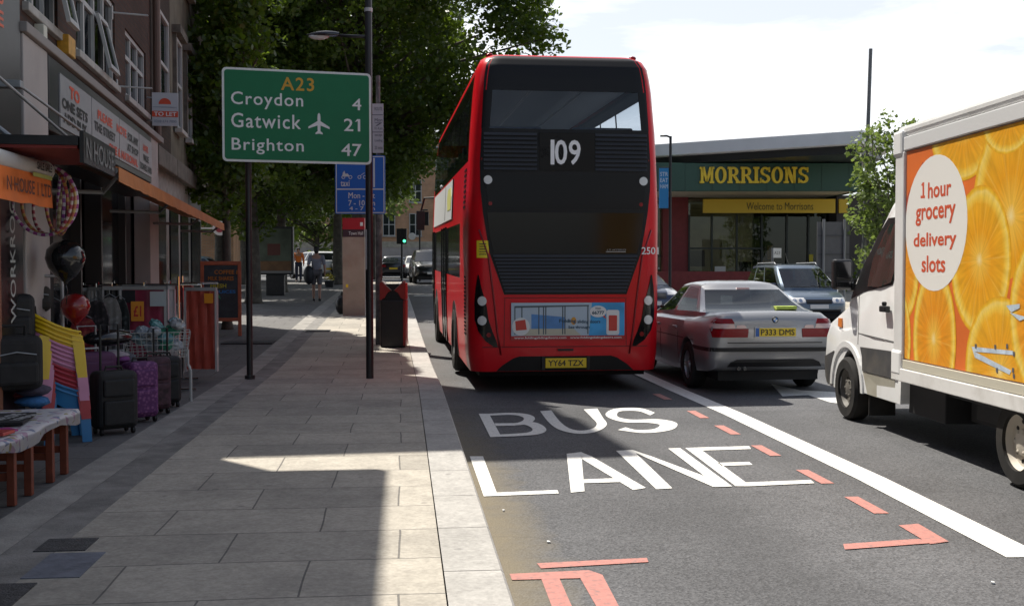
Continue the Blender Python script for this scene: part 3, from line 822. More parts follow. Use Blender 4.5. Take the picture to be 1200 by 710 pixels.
# letter board on the brick shop
lb = facade("letter_board", "long grey illuminated letter board with red and black words above shop", "sign")
mb = MB(); mb.box(-1.82, 4.6, -.165, -.0, 2.9, 3.6); mb.build("case", SHOPBLK, lb, bevel=.008)
LBP = mat("letter_board_panel", (.31, .31, .32), .4, var=.06, dirt=(.25, .25, .25), damt=.4)
mb = MB(); mb.box(-1.43, 4.54, -.18, -.166, 2.98, 3.5); mb.build("panel", LBP, lb)
BS = .955
def lwords(words, m, nm):
    mb = MB()
    for (w_, a, b_, z0, z1) in words:
        letter(mb, w_, ((a + b_) / 2 * BS - .85, -.18, (z0 + z1) / 2 - .085), (1, 0, 0), (0, 0, 1), h=z1 - z0, w=(b_ - a) * BS, bold=.06, off=.004)
    mb.build(nm, m, lb)
lwords([("TO", -.2, .3, 3.40, 3.53), ("PLEASE", 1.3, 2.25, 3.39, 3.5), ("NOTE", 2.55, 3.3, 3.39, 3.5), ("ONE & NATIONAL", 2.0, 4.25, 3.09, 3.2), ("HATS", 4.75, 5.25, 3.38, 3.48)], mat("board_red", (.62, .07, .025), .5), "red_lettering")
lwords([("ONE SETS", -.55, .72, 3.26, 3.37), ("ADD BUY", -.5, .65, 3.12, 3.23), ("THE STREET", 1.1, 2.45, 3.24, 3.35), ("FOR ANY", 3.4, 4.3, 3.38, 3.49), ("AT SHOP", 3.35, 4.3, 3.24, 3.34), ("VALUE", 4.75, 5.3, 3.24, 3.34), ("TOWELS AND", 4.45, 5.6, 3.1, 3.2)], TXT_BLACK, "black_lettering")
mb = MB()
for s_ in (.95, 2.75, 4.38): mb.box(s_ * BS - .85, s_ * BS - .835, -.1835, -.1805, 2.98, 3.5)
mb.build("panel_joint", mat("joint_grey", (.2, .2, .2), .6), lb)

# small fittings on the brick wall
def fit(name, m, label, cat, f):
    mb = MB(); f(mb); o = mb.build(name, m, None, bevel=.008); p = fac(0); o.location = (p[0], p[1], 0); o.rotation_euler = (0, 0, FANG)
    return tag(o, label, cat)
fit("alarm_box", mat("cream_box", (.6, .58, .48), .5), "slim cream alarm box on the brick between two windows", "alarm box", lambda b: b.box(-1.66, -1.52, -.09, -.001, 3.73, 3.92))
fit("alarm_box", mat("amber_box", (.55, .27, .02), .45, var=.2, vscale=20), "yellow and orange alarm box fixed to the brick beside the white window", "alarm box", lambda b: b.box(-.74, -.42, -.12, -.001, 3.82, 4.02))
for k, (s_, z_) in enumerate([(2.36, 4.95), (2.66, 4.04)]):
    fit("flag_bracket", UPVC, ["white flag bracket rod on the brick near the upper window edge", "white flag bracket rod on the brick below the middle window"][k], "bracket", lambda b: (b.cyl((s_, 0, z_), (s_ + .1, -.45, z_ + .0), .012), b.box(s_ - .03, s_ + .03, -.02, 0, z_ - .09, z_ + .09)))

# flat black canopy over the shop door, grey lettering on its front
cp = facade("shop_canopy", "flat black canopy with faded grey lettering above the shop door", "canopy")
mb = MB(); mb.box(-4.0, -2.6, -.86, -.2, 2.53, 2.60); mb.box(-2.6, 2.0, -.5, -.2, 2.53, 2.60); mb.build("canopy_box", SHOPBLK, cp)
mb = MB(); mb.box(-3.99, -2.62, -.85, -.21, 2.505, 2.528); mb.build("red_underside", mat("dark_red_soffit", (.22, .025, .018), .6), cp)
fs = facade("lettered_fascia", "black fascia panel with tall faded grey capital letters", "sign")
mb = MB(); mb.box(-4.0, -2.69, -.9, -.87, 2.40, 2.64); mb.build("panel", SHOPBLK, fs)
mb = MB(); letter(mb, "N HOUSE", (-3.35, -.9, 2.52), (1, 0, 0), (0, 0, 1), h=.16, w=1.15, bold=.02, off=.004)
mb.build("lettering", mat("faded_grey_letters", (.16, .165, .16), .6), fs)
for k, (s0, z0, s1, z1) in enumerate([(-4.9, 3.1, -2.76, 2.66), (-3.43, 3.06, -2.28, 2.80)]):
    fit("awning_stay", STEEL, ["long pale steel stay rod running down from black pilaster to canopy", "short pale steel stay rod in front of the letter board"][k], "stay rod", lambda b: (b.cyl((s0, -.3, z0), (s1, -.6, z1), .012), b.box(s0 - .05, s0 + .05, -.33, -.1, z0 - .03, z0 + .03)))

# orange awning along the shops
ORANGE = mat("orange_canvas", (.46, .165, .05), .8, var=.12, vscale=3, dirt=(.25, .12, .06), dscale=2, damt=.4)
aw = facade("orange_awning", "long faded orange shop awning with pale front bar", "awning")
A0, A1, PO = -2.66, 8.4, .92
def az(s_): return 2.49 - .004 * (s_ - A0)
mb = MB(); mb.slab([[(A0, -.16, 2.68), (A1, -.16, 2.60)], [(A0, -PO, az(A0)), (A1, -PO, az(A1))]], (0, 0, 1), .012); mb.build("canvas", ORANGE, aw)
mb = MB(); nn = 60
mb.slab([[(A0 + (A1 - A0) * k / nn, -PO - .004, az(A0 + (A1 - A0) * k / nn)) for k in range(nn + 1)], [(A0 + (A1 - A0) * k / nn, -PO - .006 - .006 * math.sin(k * 1.3), az(A0 + (A1 - A0) * k / nn) - .13 + .004 * math.cos(k * 2.1)) for k in range(nn + 1)]], (0, -1, 0), .006)
mb.build("valance", ORANGE, aw)
mb = MB(); mb.cyl((A0, -PO + .04, az(A0) - .03), (A1, -PO + .04, az(A1) - .03), .035)
for s_ in (-2.4, 1.2, 4.8, 8.2): mb.tube([(s_, -.16, 2.3), (s_ + .25, -.7, 2.3), (s_, -PO + .04, az(s_) - .04)], .02)
mb.build("frame", mat("grey_awning_frame", (.2, .2, .2), .5), aw)

# projecting agent's board
tl = facade("letting_board", "small pale letting board with red half sun projecting from brick corner", "sign")
PALEB = mat("pale_board", (.5, .52, .55), .5, dirt=(.3, .3, .3), damt=.3)
mb = MB(); mb.box(5.30, 5.33, -.48, -.085, 3.86, 4.38); mb.build("board", PALEB, tl)
mb = MB(); mb.cyl((5.32, 0.05, 4.30), (5.32, -.2, 4.30), .012); mb.cyl((5.32, 0.05, 3.94), (5.32, -.2, 3.94), .012); mb.build("bracket", STEEL, tl)
U_, V_ = (0, -1, 0), (0, 0, 1)
mb = MB(); patch(mb, ell(0, 0, .095, .095, 16, 0, math.pi), (5.3, -.28, 4.20), U_, V_, .003); mb.box(5.294, 5.299, -.48, -.085, 4.0, 4.09); mb.build("red_sun_and_band", mat("board_red", (.62, .07, .025), .5), tl)
mb = MB(); letter(mb, "TO LET", (5.293, -.285, 4.045), U_, V_, h=.065, w=.34, bold=.02); mb.build("lettering", TXT_WHITE, tl)
mb = MB(); mb.box(5.294, 5.299, -.46, -.1, 4.15, 4.156); letter(mb, "0208 674 7000", (5.299, -.285, 3.93), U_, V_, h=.04, w=.34); mb.build("small_print", mat("slate_print", (.16, .2, .28), .5), tl)

# --- terrace beyond: tall umber block, cream stuccoed fronts, further brick
def row_block(name, label, s0, s1, h, m, floors, cols, ground_m, orn=False, setb=0.):
    t = facade(name, label)
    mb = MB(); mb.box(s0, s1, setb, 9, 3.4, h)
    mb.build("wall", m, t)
    mb = MB(); mb.box(s0, s1, setb + .08, 9, 0, 3.395); mb.build("shopfront", ground_m, t)
    mb = MB()
    mb.box(s0 - .02, s1 + .02, setb - .22, setb + .1, h - .05, h + .3); mb.box(s0 + .02, s1 - .02, setb - .12, setb - .003, 3.3, 3.62)
    mb.build("cornice", mat("shaded_grimy_stone", (.13, .115, .095), .85, var=.3, dirt=(.06, .055, .05), damt=.7), t, bevel=.02)  # stone colour lowered to stand for the shaded frontage, with grime on top
    w_ = (s1 - s0) / cols
    for f_ in range(floors):
        for c in range(cols):
            a = s0 + w_ * (c + .27); b_ = s0 + w_ * (c + .73); z0 = 4.25 + f_ * 3.0
            if z0 + 1.7 > h - .3: continue
            window(t, a, b_, z0, z0 + 1.7, 1, 2, setb - .02, fw=.06)
            if not orn: continue
            mb = MB(); mb.box(a - .1, a - .005, setb - .07, setb - .001, z0, z0 + 1.75); mb.box(b_ + .005, b_ + .1, setb - .07, setb - .001, z0, z0 + 1.75); mb.box(a - .18, b_ + .18, setb - .16, setb - .001, z0 + 1.755, z0 + 1.9)
            mb.build("window_surround", mat("shaded_grimy_stone", (.20, .18, .15), .85), t)
    mb = MB()
    for k in range(cols):
        mb.box(s0 + w_ * (k + .15), s0 + w_ * (k + .85), setb + .05, setb + .075, .6, 2.7)
    mb.build("shop_window", SGLASS, t)
    return t
row_block("umber_terrace", "tall dark umber brick terrace house past the brick shop", 5.76, 8.2, 16.5, BRICK_B, 4, 1, mat("grimy_render", (.30, .28, .26), .8, var=.2))
row_block("stucco_terrace", "tall cream stuccoed terrace house partly hidden by the plane tree", 8.22, 11.6, 12.6, mat("shaded_grimy_stucco", (.13, .115, .082), .85, var=.3, vscale=2, dirt=(.06, .05, .04), dscale=1.2, damt=.8), 2, 2, mat("grimy_render", (.30, .28, .26), .8, var=.2), True)  # stucco darkened by grime and by shade put into its colour
row_block("brown_terrace", "brown brick terrace house at the far end of the shops", 11.62, 14.2, 11.6, BRICK_B, 1, 1, mat("grey_shopfront", (.11, .11, .11), .6))
for s_, h_ in ((9.6, 12.9), (11.3, 12.9), (13.4, 11.9)):  # unseen stacks added to make the sunlight on the pavement irregular
    t = thing("added_chimney_stack", {9.6: "unseen chimney stack added to break up sunlight, stucco terrace nearer the camera", 11.3: "unseen chimney stack added to break up sunlight, stucco terrace by the party wall", 13.4: "unseen chimney stack added to break up sunlight, end brown terrace"}[s_], "chimney", (*fac(s_)[:2], 0), FANG, "unseen chimney stacks added to break up sunlight")
    mb = MB(); mb.box(-.35, .35, .3, .9, h_ - .1, h_ + 1.5); mb.box(-.42, .42, .23, .97, h_ + 1.5, h_ + 1.66); mb.build("stack", BRICK_B, t)
    for q in range(3): mb = MB(); mb.lathe([(.11, h_ + 1.66), (.09, h_ + 2.1)], 10, (-.22 + .22 * q, .6, 0)); mb.build("pot", mat("clay_pot", (.3, .12, .07), .8), t)
# drainpipe
fit("drainpipe", mat("brown_pipe", (.13, .08, .06), .6), "brown drainpipe running up between brick shop and umber terrace", "drainpipe", lambda b: b.cyl((5.85, -.09, 3.7), (5.85, -.09, 14), .06))
# buildings further up the left side, set back
far1 = thing("corner_terrace", "distant orange brick building behind the parked pale blue car", "building", (-17, 52, zg(52)), R(6))
mb = MB(); mb.box(-9, 9, 0, 12, 0, 4.6); mb.build("wall", BRICK_O, far1)
for k in range(5): window(far1, -7.6 + k * 3.2, -6.2 + k * 3.2, 1.0, 2.6, 2, 2, 0)
mb = MB(); mb.box(-9.2, 9.2, -.2, 12.2, 4.6, 4.9); mb.build("roof", SILL, far1)

# --- brick office block closing the street
bo = thing("brick_office", "orange brick office block with tall windows closing the far street", "building", (-1.5, 97, zg(97) - .6), R(-4))
mb = MB(); mb.box(-13, 14, 0, 14, 0, 12.5); mb.build("wall", BRICK_O, bo)
mb = MB(); mb.box(-13.2, 14.2, -.25, 14.2, 12.5, 13.0); mb.box(-13.05, 14.05, -.1, -.001, 3.0, 3.5); mb.build("stone_band", STUCCO, bo)
mb = MB(); mb.box(-13.02, 14.02, -.06, -.001, .1, 2.99); mb.build("ground_floor", RENDERW, bo)
for f_ in range(3):
    for k in range(11):
        window(bo, -12 + k * 2.35, -10.9 + k * 2.35, 4.0 + f_ * 2.95, 6.0 + f_ * 2.95, 2, 2, -.02, fw=.07, sill=(f_ < 3))

# ------------------------------------------------------------------ supermarket (frame turned to face the camera axis)
ms = thing("supermarket", "low supermarket with green fascia, yellow letters and overhanging grey roof", "building", (0, 0, 0), -YAW)
GREENF = mat("green_fascia", (.018, .075, .052), .4, var=.08, vscale=.6)
GREYROOF = mat("pale_grey_roof_edge", (.74, .76, .79), .5, var=.06, vscale=1)
DARKCL = mat("dark_clerestory", (.035, .037, .04), .35)
REDW = mat("dark_red_wall", (.20, .022, .026), .55, var=.1)
BEIGE = mat("beige_soffit", (.5, .46, .36), .7)
YELB = mat("yellow_band", (.62, .42, .02), .5)
mb = MB(); mb.box(4.6, 13.45, 41.8, 42.0, 4.58, 5.66); mb.box(13.25, 13.45, 42.0, 55, 4.58, 5.66); mb.box(4.6, 4.8, 42, 55, 4.58, 5.66)
mb.build("fascia", GREENF, ms, bevel=.02)
mb = MB()
for k in range(8): mb.box(5.6 + k * 1.05, 5.612 + k * 1.05, 41.79, 41.7995, 4.58, 5.66)
mb.build("fascia_joint", mat("joint_dark_green", (.01, .04, .03), .5), ms)
mb = MB(); mb.box(4.8, 13.25, 42.0, 48, 4.6, 4.66); mb.build("canopy_soffit", BEIGE, ms)
mb = MB(); mb.box(4.8, 13.3, 45.0, 60, 5.0, 6.3); mb.build("clerestory", DARKCL, ms)
mb = MB()
mb.prism([(4.2, 43.4), (12.3, 38.2), (14.2, 40.6), (16, 56), (4.2, 56)], 5.98, 6.48, 'z'); mb.build("roof", GREYROOF, ms, bevel=.04)
mb = MB()
mb.prism([(4.5, 43.8), (12.2, 38.6), (13.9, 40.9), (15.6, 55.6), (4.5, 55.6)], 5.7, 5.975, 'z'); mb.build("roof_underside", DARKCL, ms)
mb = MB(); mb.box(4.6, 5.6, 46.0, 46.4, .9, 4.6); mb.box(6.35, 7.4, 45.6, 46.2, .9, 4.6); mb.build("red_wall", REDW, ms)
mb = MB(); mb.box(13.3, 15.5, 44.5, 46, .9, 4.6); mb.build("shaded_side_wall", mat("shaded_side_wall", (.05, .045, .045), .7), ms)  # wall in shadow: the shade is put into its dark colour
mb = MB(); mb.box(4.4, 10.8, 40.2, 40.45, .6, 1.5); mb.build("low_red_wall", mat("red_brick_plinth", (.17, .025, .026), .7, var=.15), ms)
mb = MB(); mb.box(7.75, 13.1, 44.0, 44.15, 3.86, 4.42); mb.box(13.25, 13.6, 44.0, 44.15, 3.86, 4.42); mb.build("yellow_band", YELB, ms)
mb = MB(); letter(mb, "Welcome to Morrisons", (10.85, 44.0, 4.13), (1, 0, 0), (0, 0, 1), h=.3, w=2.7, off=.01)
mb.build("welcome_lettering", mat("olive_script", (.07, .06, .01), .6), ms)
mb = MB(); mb.box(7.4, 13.32, 45.6, 45.63, 1.0, 4.44); mb.box(5.6, 6.35, 46.1, 46.13, 1.0, 4.55)
mb.build("shop_window", glass_mat("store_glass", (.70, .76, .70), .75), ms)
mb = MB()
for x in (7.4, 8.35, 9.4, 10.45, 11.5, 12.4, 13.1): mb.box(x, x + .07, 45.5, 45.59, .9, 3.86)
mb.box(7.47, 10.5, 45.52, 45.58, 2.42, 2.49); mb.box(5.58, 6.4, 46.02, 46.09, 2.1, 2.16)
mb.build("window_frame", mat("dark_green_frame", (.02, .03, .027), .5), ms)
# interior seen through the glass: back wall, posters, checkout blocks
mb = MB(); mb.box(4.7, 14, 52, 52.2, .8, 4.6); mb.box(4.7, 14, 46.5, 52, .78, .85); mb.build("store_interior", mat("store_interior_cream", (.30, .27, .19), .8, var=.4, vscale=1.5), ms)
mb = MB(); mb.box(10.5, 13.7, 47.2, 47.4, .9, 4.4); mb.build("inner_partition", mat("partition_dark_green", (.035, .04, .035), .7), ms)
mb = MB(); mb.box(8.9, 9.35, 46.4, 46.45, 2.05, 2.75); mb.box(12.45, 12.62, 45.45, 45.49, 1.9, 2.2); mb.build("yellow_poster", mat("poster_yellow", (.6, .5, .04), .6), ms)
mb = MB(); mb.box(7.6, 8.25, 46.4, 46.45, 1.7, 2.4); mb.box(9.7, 10.2, 46.2, 46.5, .9, 1.9); mb.build("dark_poster", mat("poster_dark", (.03, .03, .035), .6), ms)
mb = MB(); mb.box(10.75, 11.25, 46.3, 46.5, .95, 1.95); mb.box(11.0, 11.2, 46.6, 46.7, 2.0, 2.6); mb.build("orange_display", mat("display_orange", (.5, .2, .03), .6), ms)
mb = MB(); mb.box(5.7, 6.25, 46.2, 46.24, 2.4, 3.1); mb.build("red_poster", mat("poster_red", (.3, .08, .05), .6), ms)
mb = MB(); mb.box(5.7, 6.25, 46.2, 46.24, 1.85, 2.1); mb.build("green_poster", mat("poster_green", (.22, .35, .05), .6), ms)
mb = MB(); mb.box(8.5, 8.95, 45.44, 45.49, 1.0, 1.7); mb.build("white_notice", mat("notice_white", (.6, .6, .58), .6), ms)
mb = MB()
for x in (9.2, 10.6, 11.8): mb.box(x, x + .25, 47.2, 50, 4.3, 4.34)
SPL_ = SPLIT.add("added_ceiling_glow"); mb.build("added_ceiling_glow", mat("added_store_glow", (.8, .8, .8), .5, emit=(1, .95, .85), es=2.5), ms)  # glowing panels added to brighten the store interior
mb = MB(); mb.box(4.7, 14, 46.0, 52, 4.45, 4.55); mb.build("store_ceiling", mat("store_interior_cream", (.30, .27, .19), .8, var=.4, vscale=1.5), ms)
# raised slab-serif letters
SN = mat("sign_yellow", (.85, .60, .03), .45)
def slab_letters(mb, x0, x1, z0, z1, y, d=.09):
    H_ = z1 - z0
    adv = [1.18, 1.0, 1.02, 1.02, .52, .92, 1.0, 1.12, .92]; tot = sum(adv); u = (x1 - x0) / tot
    x = x0; st = .2 * H_; th = .13 * H_
    def P(poly): mb.prism(poly, y - d, y, 'y')
    def bx(a, b_, c, e): mb.box(a, b_, y - d, y, c, e)
    def ring(cx, cz, rx, rz, wx, wz, a0=0, a1=360):
        n = 20
        o = [(cx + rx * math.cos(R(a0 + (a1 - a0) * k / n)), cz + rz * math.sin(R(a0 + (a1 - a0) * k / n))) for k in range(n + 1)]
        i = [(cx + (rx - wx) * math.cos(R(a0 + (a1 - a0) * k / n)), cz + (rz - wz) * math.sin(R(a0 + (a1 - a0) * k / n))) for k in range(n + 1)]
        for k in range(n): P([o[k], o[k + 1], i[k + 1], i[k]])
    for ch, a in zip("MORRISONS", adv):
        w = a * u * .92; xa = x; xb = x + w; cx = (xa + xb) / 2
        if ch == 'M':
            bx(xa + .05 * w, xa + .05 * w + st * .8, z0 + th, z1); bx(xb - .05 * w - st * .8, xb - .05 * w, z0 + th, z1)
            P([(xa + .05 * w + st * .1, z1 - .002), (xa + .05 * w + st * 1.15, z1 - .001), (cx + st * .35, z0 + .1 * H_), (cx - st * .35, z0 + .1 * H_)])
            P([(xb - .05 * w - st * .1, z1 - .003), (xb - .05 * w - st * 1.15, z1 - .004), (cx - st * .36, z0 + .101 * H_), (cx + st * .36, z0 + .101 * H_)])
            bx(xa - .03 * w, xa + .3 * w, z0, z0 + th); bx(xb - .3 * w, xb + .03 * w, z0, z0 + th)
            bx(xa - .03 * w, xa + .05 * w, z1 - th, z1); bx(xb - .05 * w, xb + .03 * w, z1 - th, z1)
        elif ch == 'O': ring(cx, (z0 + z1) / 2, w / 2, H_ / 2 * 1.04, st, th)
        elif ch == 'R':
            bx(xa + .1 * w, xa + .1 * w + st, z0 + th, z1 - th); bx(xa, xa + .42 * w, z0, z0 + th); bx(xa, xa + .5 * w, z1 - th, z1); bx(xa + .1 * w + st, xa + .5 * w, z0 + .42 * H_, z0 + .42 * H_ + th)
            ring(xa + .5 * w, z1 - .29 * H_, .4 * w, .29 * H_, st, th, -90, 90)
            P([(xa + .45 * w, z0 + .42 * H_), (xa + .45 * w + st, z0 + .42 * H_), (xb - .02 * w, z0 + th), (xb - .02 * w - st, z0 + th)]); bx(xb - .02 * w - st, xb + .06 * w, z0, z0 + th)
        elif ch == 'I':
            bx(cx - st / 2, cx + st / 2, z0 + th, z1 - th); bx(xa, xb, z0, z0 + th); bx(xa, xb, z1 - th, z1)
        elif ch == 'S':
            ring(cx, z1 - .27 * H_, w * .45, .27 * H_, st * .9, th, 20, 270); ring(cx, z0 + .27 * H_, w * .47, .27 * H_, st * .9, th, -160, 90)
            bx(xb - .18 * w, xb - .04 * w, z1 - .32 * H_, z1 - .02 * H_); bx(xa + .02 * w, xa + .16 * w, z0 + .02 * H_, z0 + .32 * H_)
        elif ch == 'N':
            bx(xa + .1 * w, xa + .1 * w + st * .8, z0 + th, z1 - .001); bx(xb - .1 * w - st * .8, xb - .1 * w, z0, z1 - th)
            P([(xa + .1 * w, z1 - .002), (xa + .1 * w + st * 1.2, z1 - .002), (xb - .1 * w, z0 + .003), (xb - .1 * w - st * 1.2, z0 + .003)])
            bx(xa - .02 * w, xa + .38 * w, z0, z0 + th); bx(xb - .38 * w, xb + .02 * w, z1 - th, z1); bx(xa - .02 * w, xa + .1 * w, z1 - th, z1)
        x += a * u
mb = MB(); slab_letters(mb, 7.22, 11.42, 4.88, 5.5, 41.79); mb.build("raised_lettering", SN, ms)
# ------------------------------------------------------------------ helpers for things laid on curved bodies
from mathutils.bvhtree import BVHTree
class Skin:
    """drapes thin panels onto a body mesh"""
    def __init__(self, mb): self.t = BVHTree.FromPolygons([Vector(v) for v in mb.v], mb.f)
    def hit(self, o, d, dflt=None):
        r = self.t.ray_cast(Vector(o), Vector(d))
        return r[0] if r[0] is not None else dflt
    def rear(self, x, z, sgn=1, y0=-6., dflt=0.):
        """first surface met going +y (sgn=1) or -y"""
        p = self.hit((x, y0, z), (0, sgn, 0))
        return p.y if p is not None else dflt
    def side(self, y, z, sgn=1, x0=-6., dflt=0.):
        p = self.hit((x0, y, z), (sgn, 0, 0))
        return p.x if p is not None else dflt
def drape_rear(mb, skin, rows, off=.006, n=14, t=.012, sgn=1, y0=-6., sub=4, mi=None, dflt=0.):
    """rows: (z, xl, xr) from low to high; a panel standing off the surface"""
    R_ = []
    for (a, b_) in zip(rows, rows[1:]):
        for k in range(sub): R_.append([a[j] + (b_[j] - a[j]) * k / sub for j in range(3)])
    R_.append(list(rows[-1]))
    pts = []
    for z, xl, xr in R_:
        pts.append([(xl + (xr - xl) * k / n, skin.rear(xl + (xr - xl) * k / n, z, sgn, y0, dflt) - sgn * off, z) for k in range(n + 1)])
    mb.slab(pts, (0, -sgn, 0), t, mi)
def drape_side(mb, skin, rows, off=.006, n=8, t=.012, sgn=1, x0=-6., sub=2, mi=None, dflt=0.):
    R_ = []
    for (a, b_) in zip(rows, rows[1:]):
        for k in range(sub): R_.append([a[j] + (b_[j] - a[j]) * k / sub for j in range(3)])
    R_.append(list(rows[-1]))
    pts = []
    for z, yl, yr in R_:
        pts.append([(skin.side(yl + (yr - yl) * k / n, z, sgn, x0, dflt) - sgn * off, yl + (yr - yl) * k / n, z) for k in range(n + 1)])
    mb.slab(pts, (-sgn, 0, 0), t, mi)
def disc_rows(cx, cz, rx, rz, m=8):
    out = []
    for k in range(m + 1):
        a = -math.pi / 2 + math.pi * k / m
        w = max(rx * math.cos(a), .004)
        out.append((cz + rz * math.sin(a), cx - w, cx + w))
    return out
def lerp_tab(tab, t):
    if t <= tab[0][0]: return tab[0][1:]
    for a, b_ in zip(tab, tab[1:]):
        if t <= b_[0]:
            k = (t - a[0]) / (b_[0] - a[0])
            return tuple(a[j] + (b_[j] - a[j]) * k for j in range(1, len(a)))
    return tab[-1][1:]

RED = mat("bus_red", (.60, .005, .013), .30, spec=.25, coat=.10, var=.06, vscale=1.2, dirt=(.22, .012, .018), dscale=1.4, damt=.3)
BGLOSS = mat("bus_black_gloss", (.006, .006, .007), .10, spec=.28)
BMATT = mat("bus_black_matt", (.010, .010, .011), .45, spec=.25)
BUSGLASS = glass_mat("bus_glass", (.74, .80, .86), .95)
BUSDARK = mat("bus_dark_window", (.010, .011, .012), .07, spec=.5)
LENSW = mat("clear_lens", (.62, .62, .62), .12, coat=.5)
LENSR = mat("red_lens", (.22, .004, .008), .2, spec=.3)
LENSA = mat("amber_lens", (.75, .22, .03), .15, coat=.5)
PLATEY = mat("yellow_plate", (.78, .55, .02), .45)
PLATEW = mat("white_plate", (.75, .75, .73), .45)

def build_wheel(par, x, y, r, w, side, rim_m, spokes=0, hub=.35, name="wheel"):
    """tyre with its rim; side -1 = left face outwards"""
    t = MB(); s = side
    prof = [(r * .62, -w / 2), (r * .9, -w / 2), (r * .985, -w * .36), (r, -w * .2), (r, w * .2), (r * .985, w * .36), (r * .9, w / 2), (r * .62, w / 2), (r * .6, 0), (r * .62, -w / 2)]
    t.lathe([(a, b_) for a, b_ in prof], 32, (x, y, r), 'x', cap=False)
    o = t.build(name, RUBBER, par, smooth=True, auto=35)
    k = MB(); xo = x + s * (w / 2 - .012)
    if spokes:
        k.lathe([(r * .66, xo), (r * .6, xo - s * .008), (r * .57, xo - s * .05)], 32, (0, y, r), 'x', cap=False)
        for q in range(spokes):
            a = 2 * math.pi * q / spokes
            da = .16
            for e in (-.11, .11):
                P = [(r * .1, a + e * 2), (r * .6, a + e - .045), (r * .6, a + e + .045)]
                c = [(y + p[0] * math.cos(p[1]), r + p[0] * math.sin(p[1])) for p in P]
                k.prism(c, xo - s * .025, xo - s * .008, 'x')
        k.lathe([(.0001, xo - s * .004), (r * .14, xo - s * .004), (r * .17, xo - s * .03)], 16, (0, y, r), 'x')
    else:
        k.lathe([(r * .66, xo), (r * .62, xo - s * .01), (r * .56, xo - s * .06), (r * .33, xo - s * .075), (r * .28, xo - s * .03), (r * .17, xo - s * .02), (.0001, xo - s * .015)], 32, (0, y, r), 'x', cap=False)
        for q in range(10):
            a = 2 * math.pi * q / 10
            k.ball((xo - s * .07, y + r * .46 * math.cos(a), r + r * .46 * math.sin(a)), .012, r * .055, r * .055, 8, 5, mi=1)
        for q in range(6):
            a = 2 * math.pi * q / 6
            k.ball((xo - s * .03, y + r * .24 * math.cos(a), r + r * .24 * math.sin(a)), .02, r * .045, r * .045, 6, 4)
    k.build("rim", [rim_m, BLACK], o, smooth=True, auto=30)
    if spokes:
        d = MB(); d.cyl((xo - s * .06, y, r), (xo - s * .055, y, r), r * .6, n=24); d.build("brake_disc", mat("brake_dark", (.05, .047, .045), .6, metal=.4), o)
    return o

# ------------------------------------------------------------------ the double-decker
tilt = math.atan((zg(21.8) - zg(16.8)) / 5.0) * .55
bus = thing("double_decker_bus", "red double decker bus seen from behind with black rear panel and number 109", "bus", (2.09, 13.85, 0.0), R(1.1), rx=tilt)
BL = 10.3
WTAB = [(.28, 1.22, .02), (.5, 1.245, 0.), (1.0, 1.255, 0.), (2.4, 1.25, 0.0), (3.0, 1.225, .01), (3.38, 1.205, .025), (3.88, 1.165, .06), (4.05, 1.145, .085), (4.2, 1.12, .12), (4.3, 1.07, .18), (4.36, .98, .28), (4.40, .82, .5)]
ZL = [.28, .5, .8, 1.05, 1.45, 1.8, 2.22, 2.4, 2.7, 3.0, 3.12, 3.38, 3.6, 3.88, 3.96, 4.05, 4.13, 4.2, 4.25, 4.30, 4.335, 4.36, 4.385, 4.40]
SIDE_Y = [.45, .9, 1.6, 2.0, 2.35, 2.45, 3.5, 3.6, 4.6, 4.7, 5.7, 5.8, 6.8, 6.9, 7.9, 8.0, 9.0, 9.4]
rc, fc = .2, .55
def ring(z):
    w, yr = lerp_tab(WTAB, z)
    yf = BL - yr * 1.2 - max(0, z - 2.6) * .12
    P = []; K = []
    for x in (0, .25, .5, .75, .95): P.append((x * w / 1.255, yr, z)); K.append('rear')
    P.append((w - rc, yr, z)); K.append('rearc')
    for k in range(1, 6):
        a = math.pi / 2 * k / 5; P.append((w - rc + rc * math.sin(a), yr + rc - rc * math.cos(a), z)); K.append('rc')
    for y in SIDE_Y: P.append((w, yr * .3 + y, z)); K.append(('side', y))
    for k in range(0, 6):
        a = math.pi / 2 * k / 5; P.append((w - fc + fc * math.cos(a), yf - fc + fc * math.sin(a), z)); K.append('fc')
    for x in (.45, .2): P.append((x * w / 1.255, yf, z)); K.append('front')
    n = len(P)
    full = P + [(0, yf, z)] + [(-p[0], p[1], p[2]) for p in P[:0:-1]]
    KK = K + ['front'] + K[:0:-1]
    return full, KK
rings = [ring(z) for z in ZL]
nR = len(rings[0][0])
body, upg, lowg, pil, uprear = MB(), MB(), MB(), MB(), MB()
bodyfull = MB(); bodyfull.grid([r[0] for r in rings], close=True)
body.v = [p for r in rings for p in r[0]]
for o_ in (upg, lowg, pil, uprear): o_.v = list(body.v)
PILL = {(2.35, 2.45), (3.5, 3.6), (4.6, 4.7), (5.7, 5.8), (6.8, 6.9), (7.9, 8.0)}
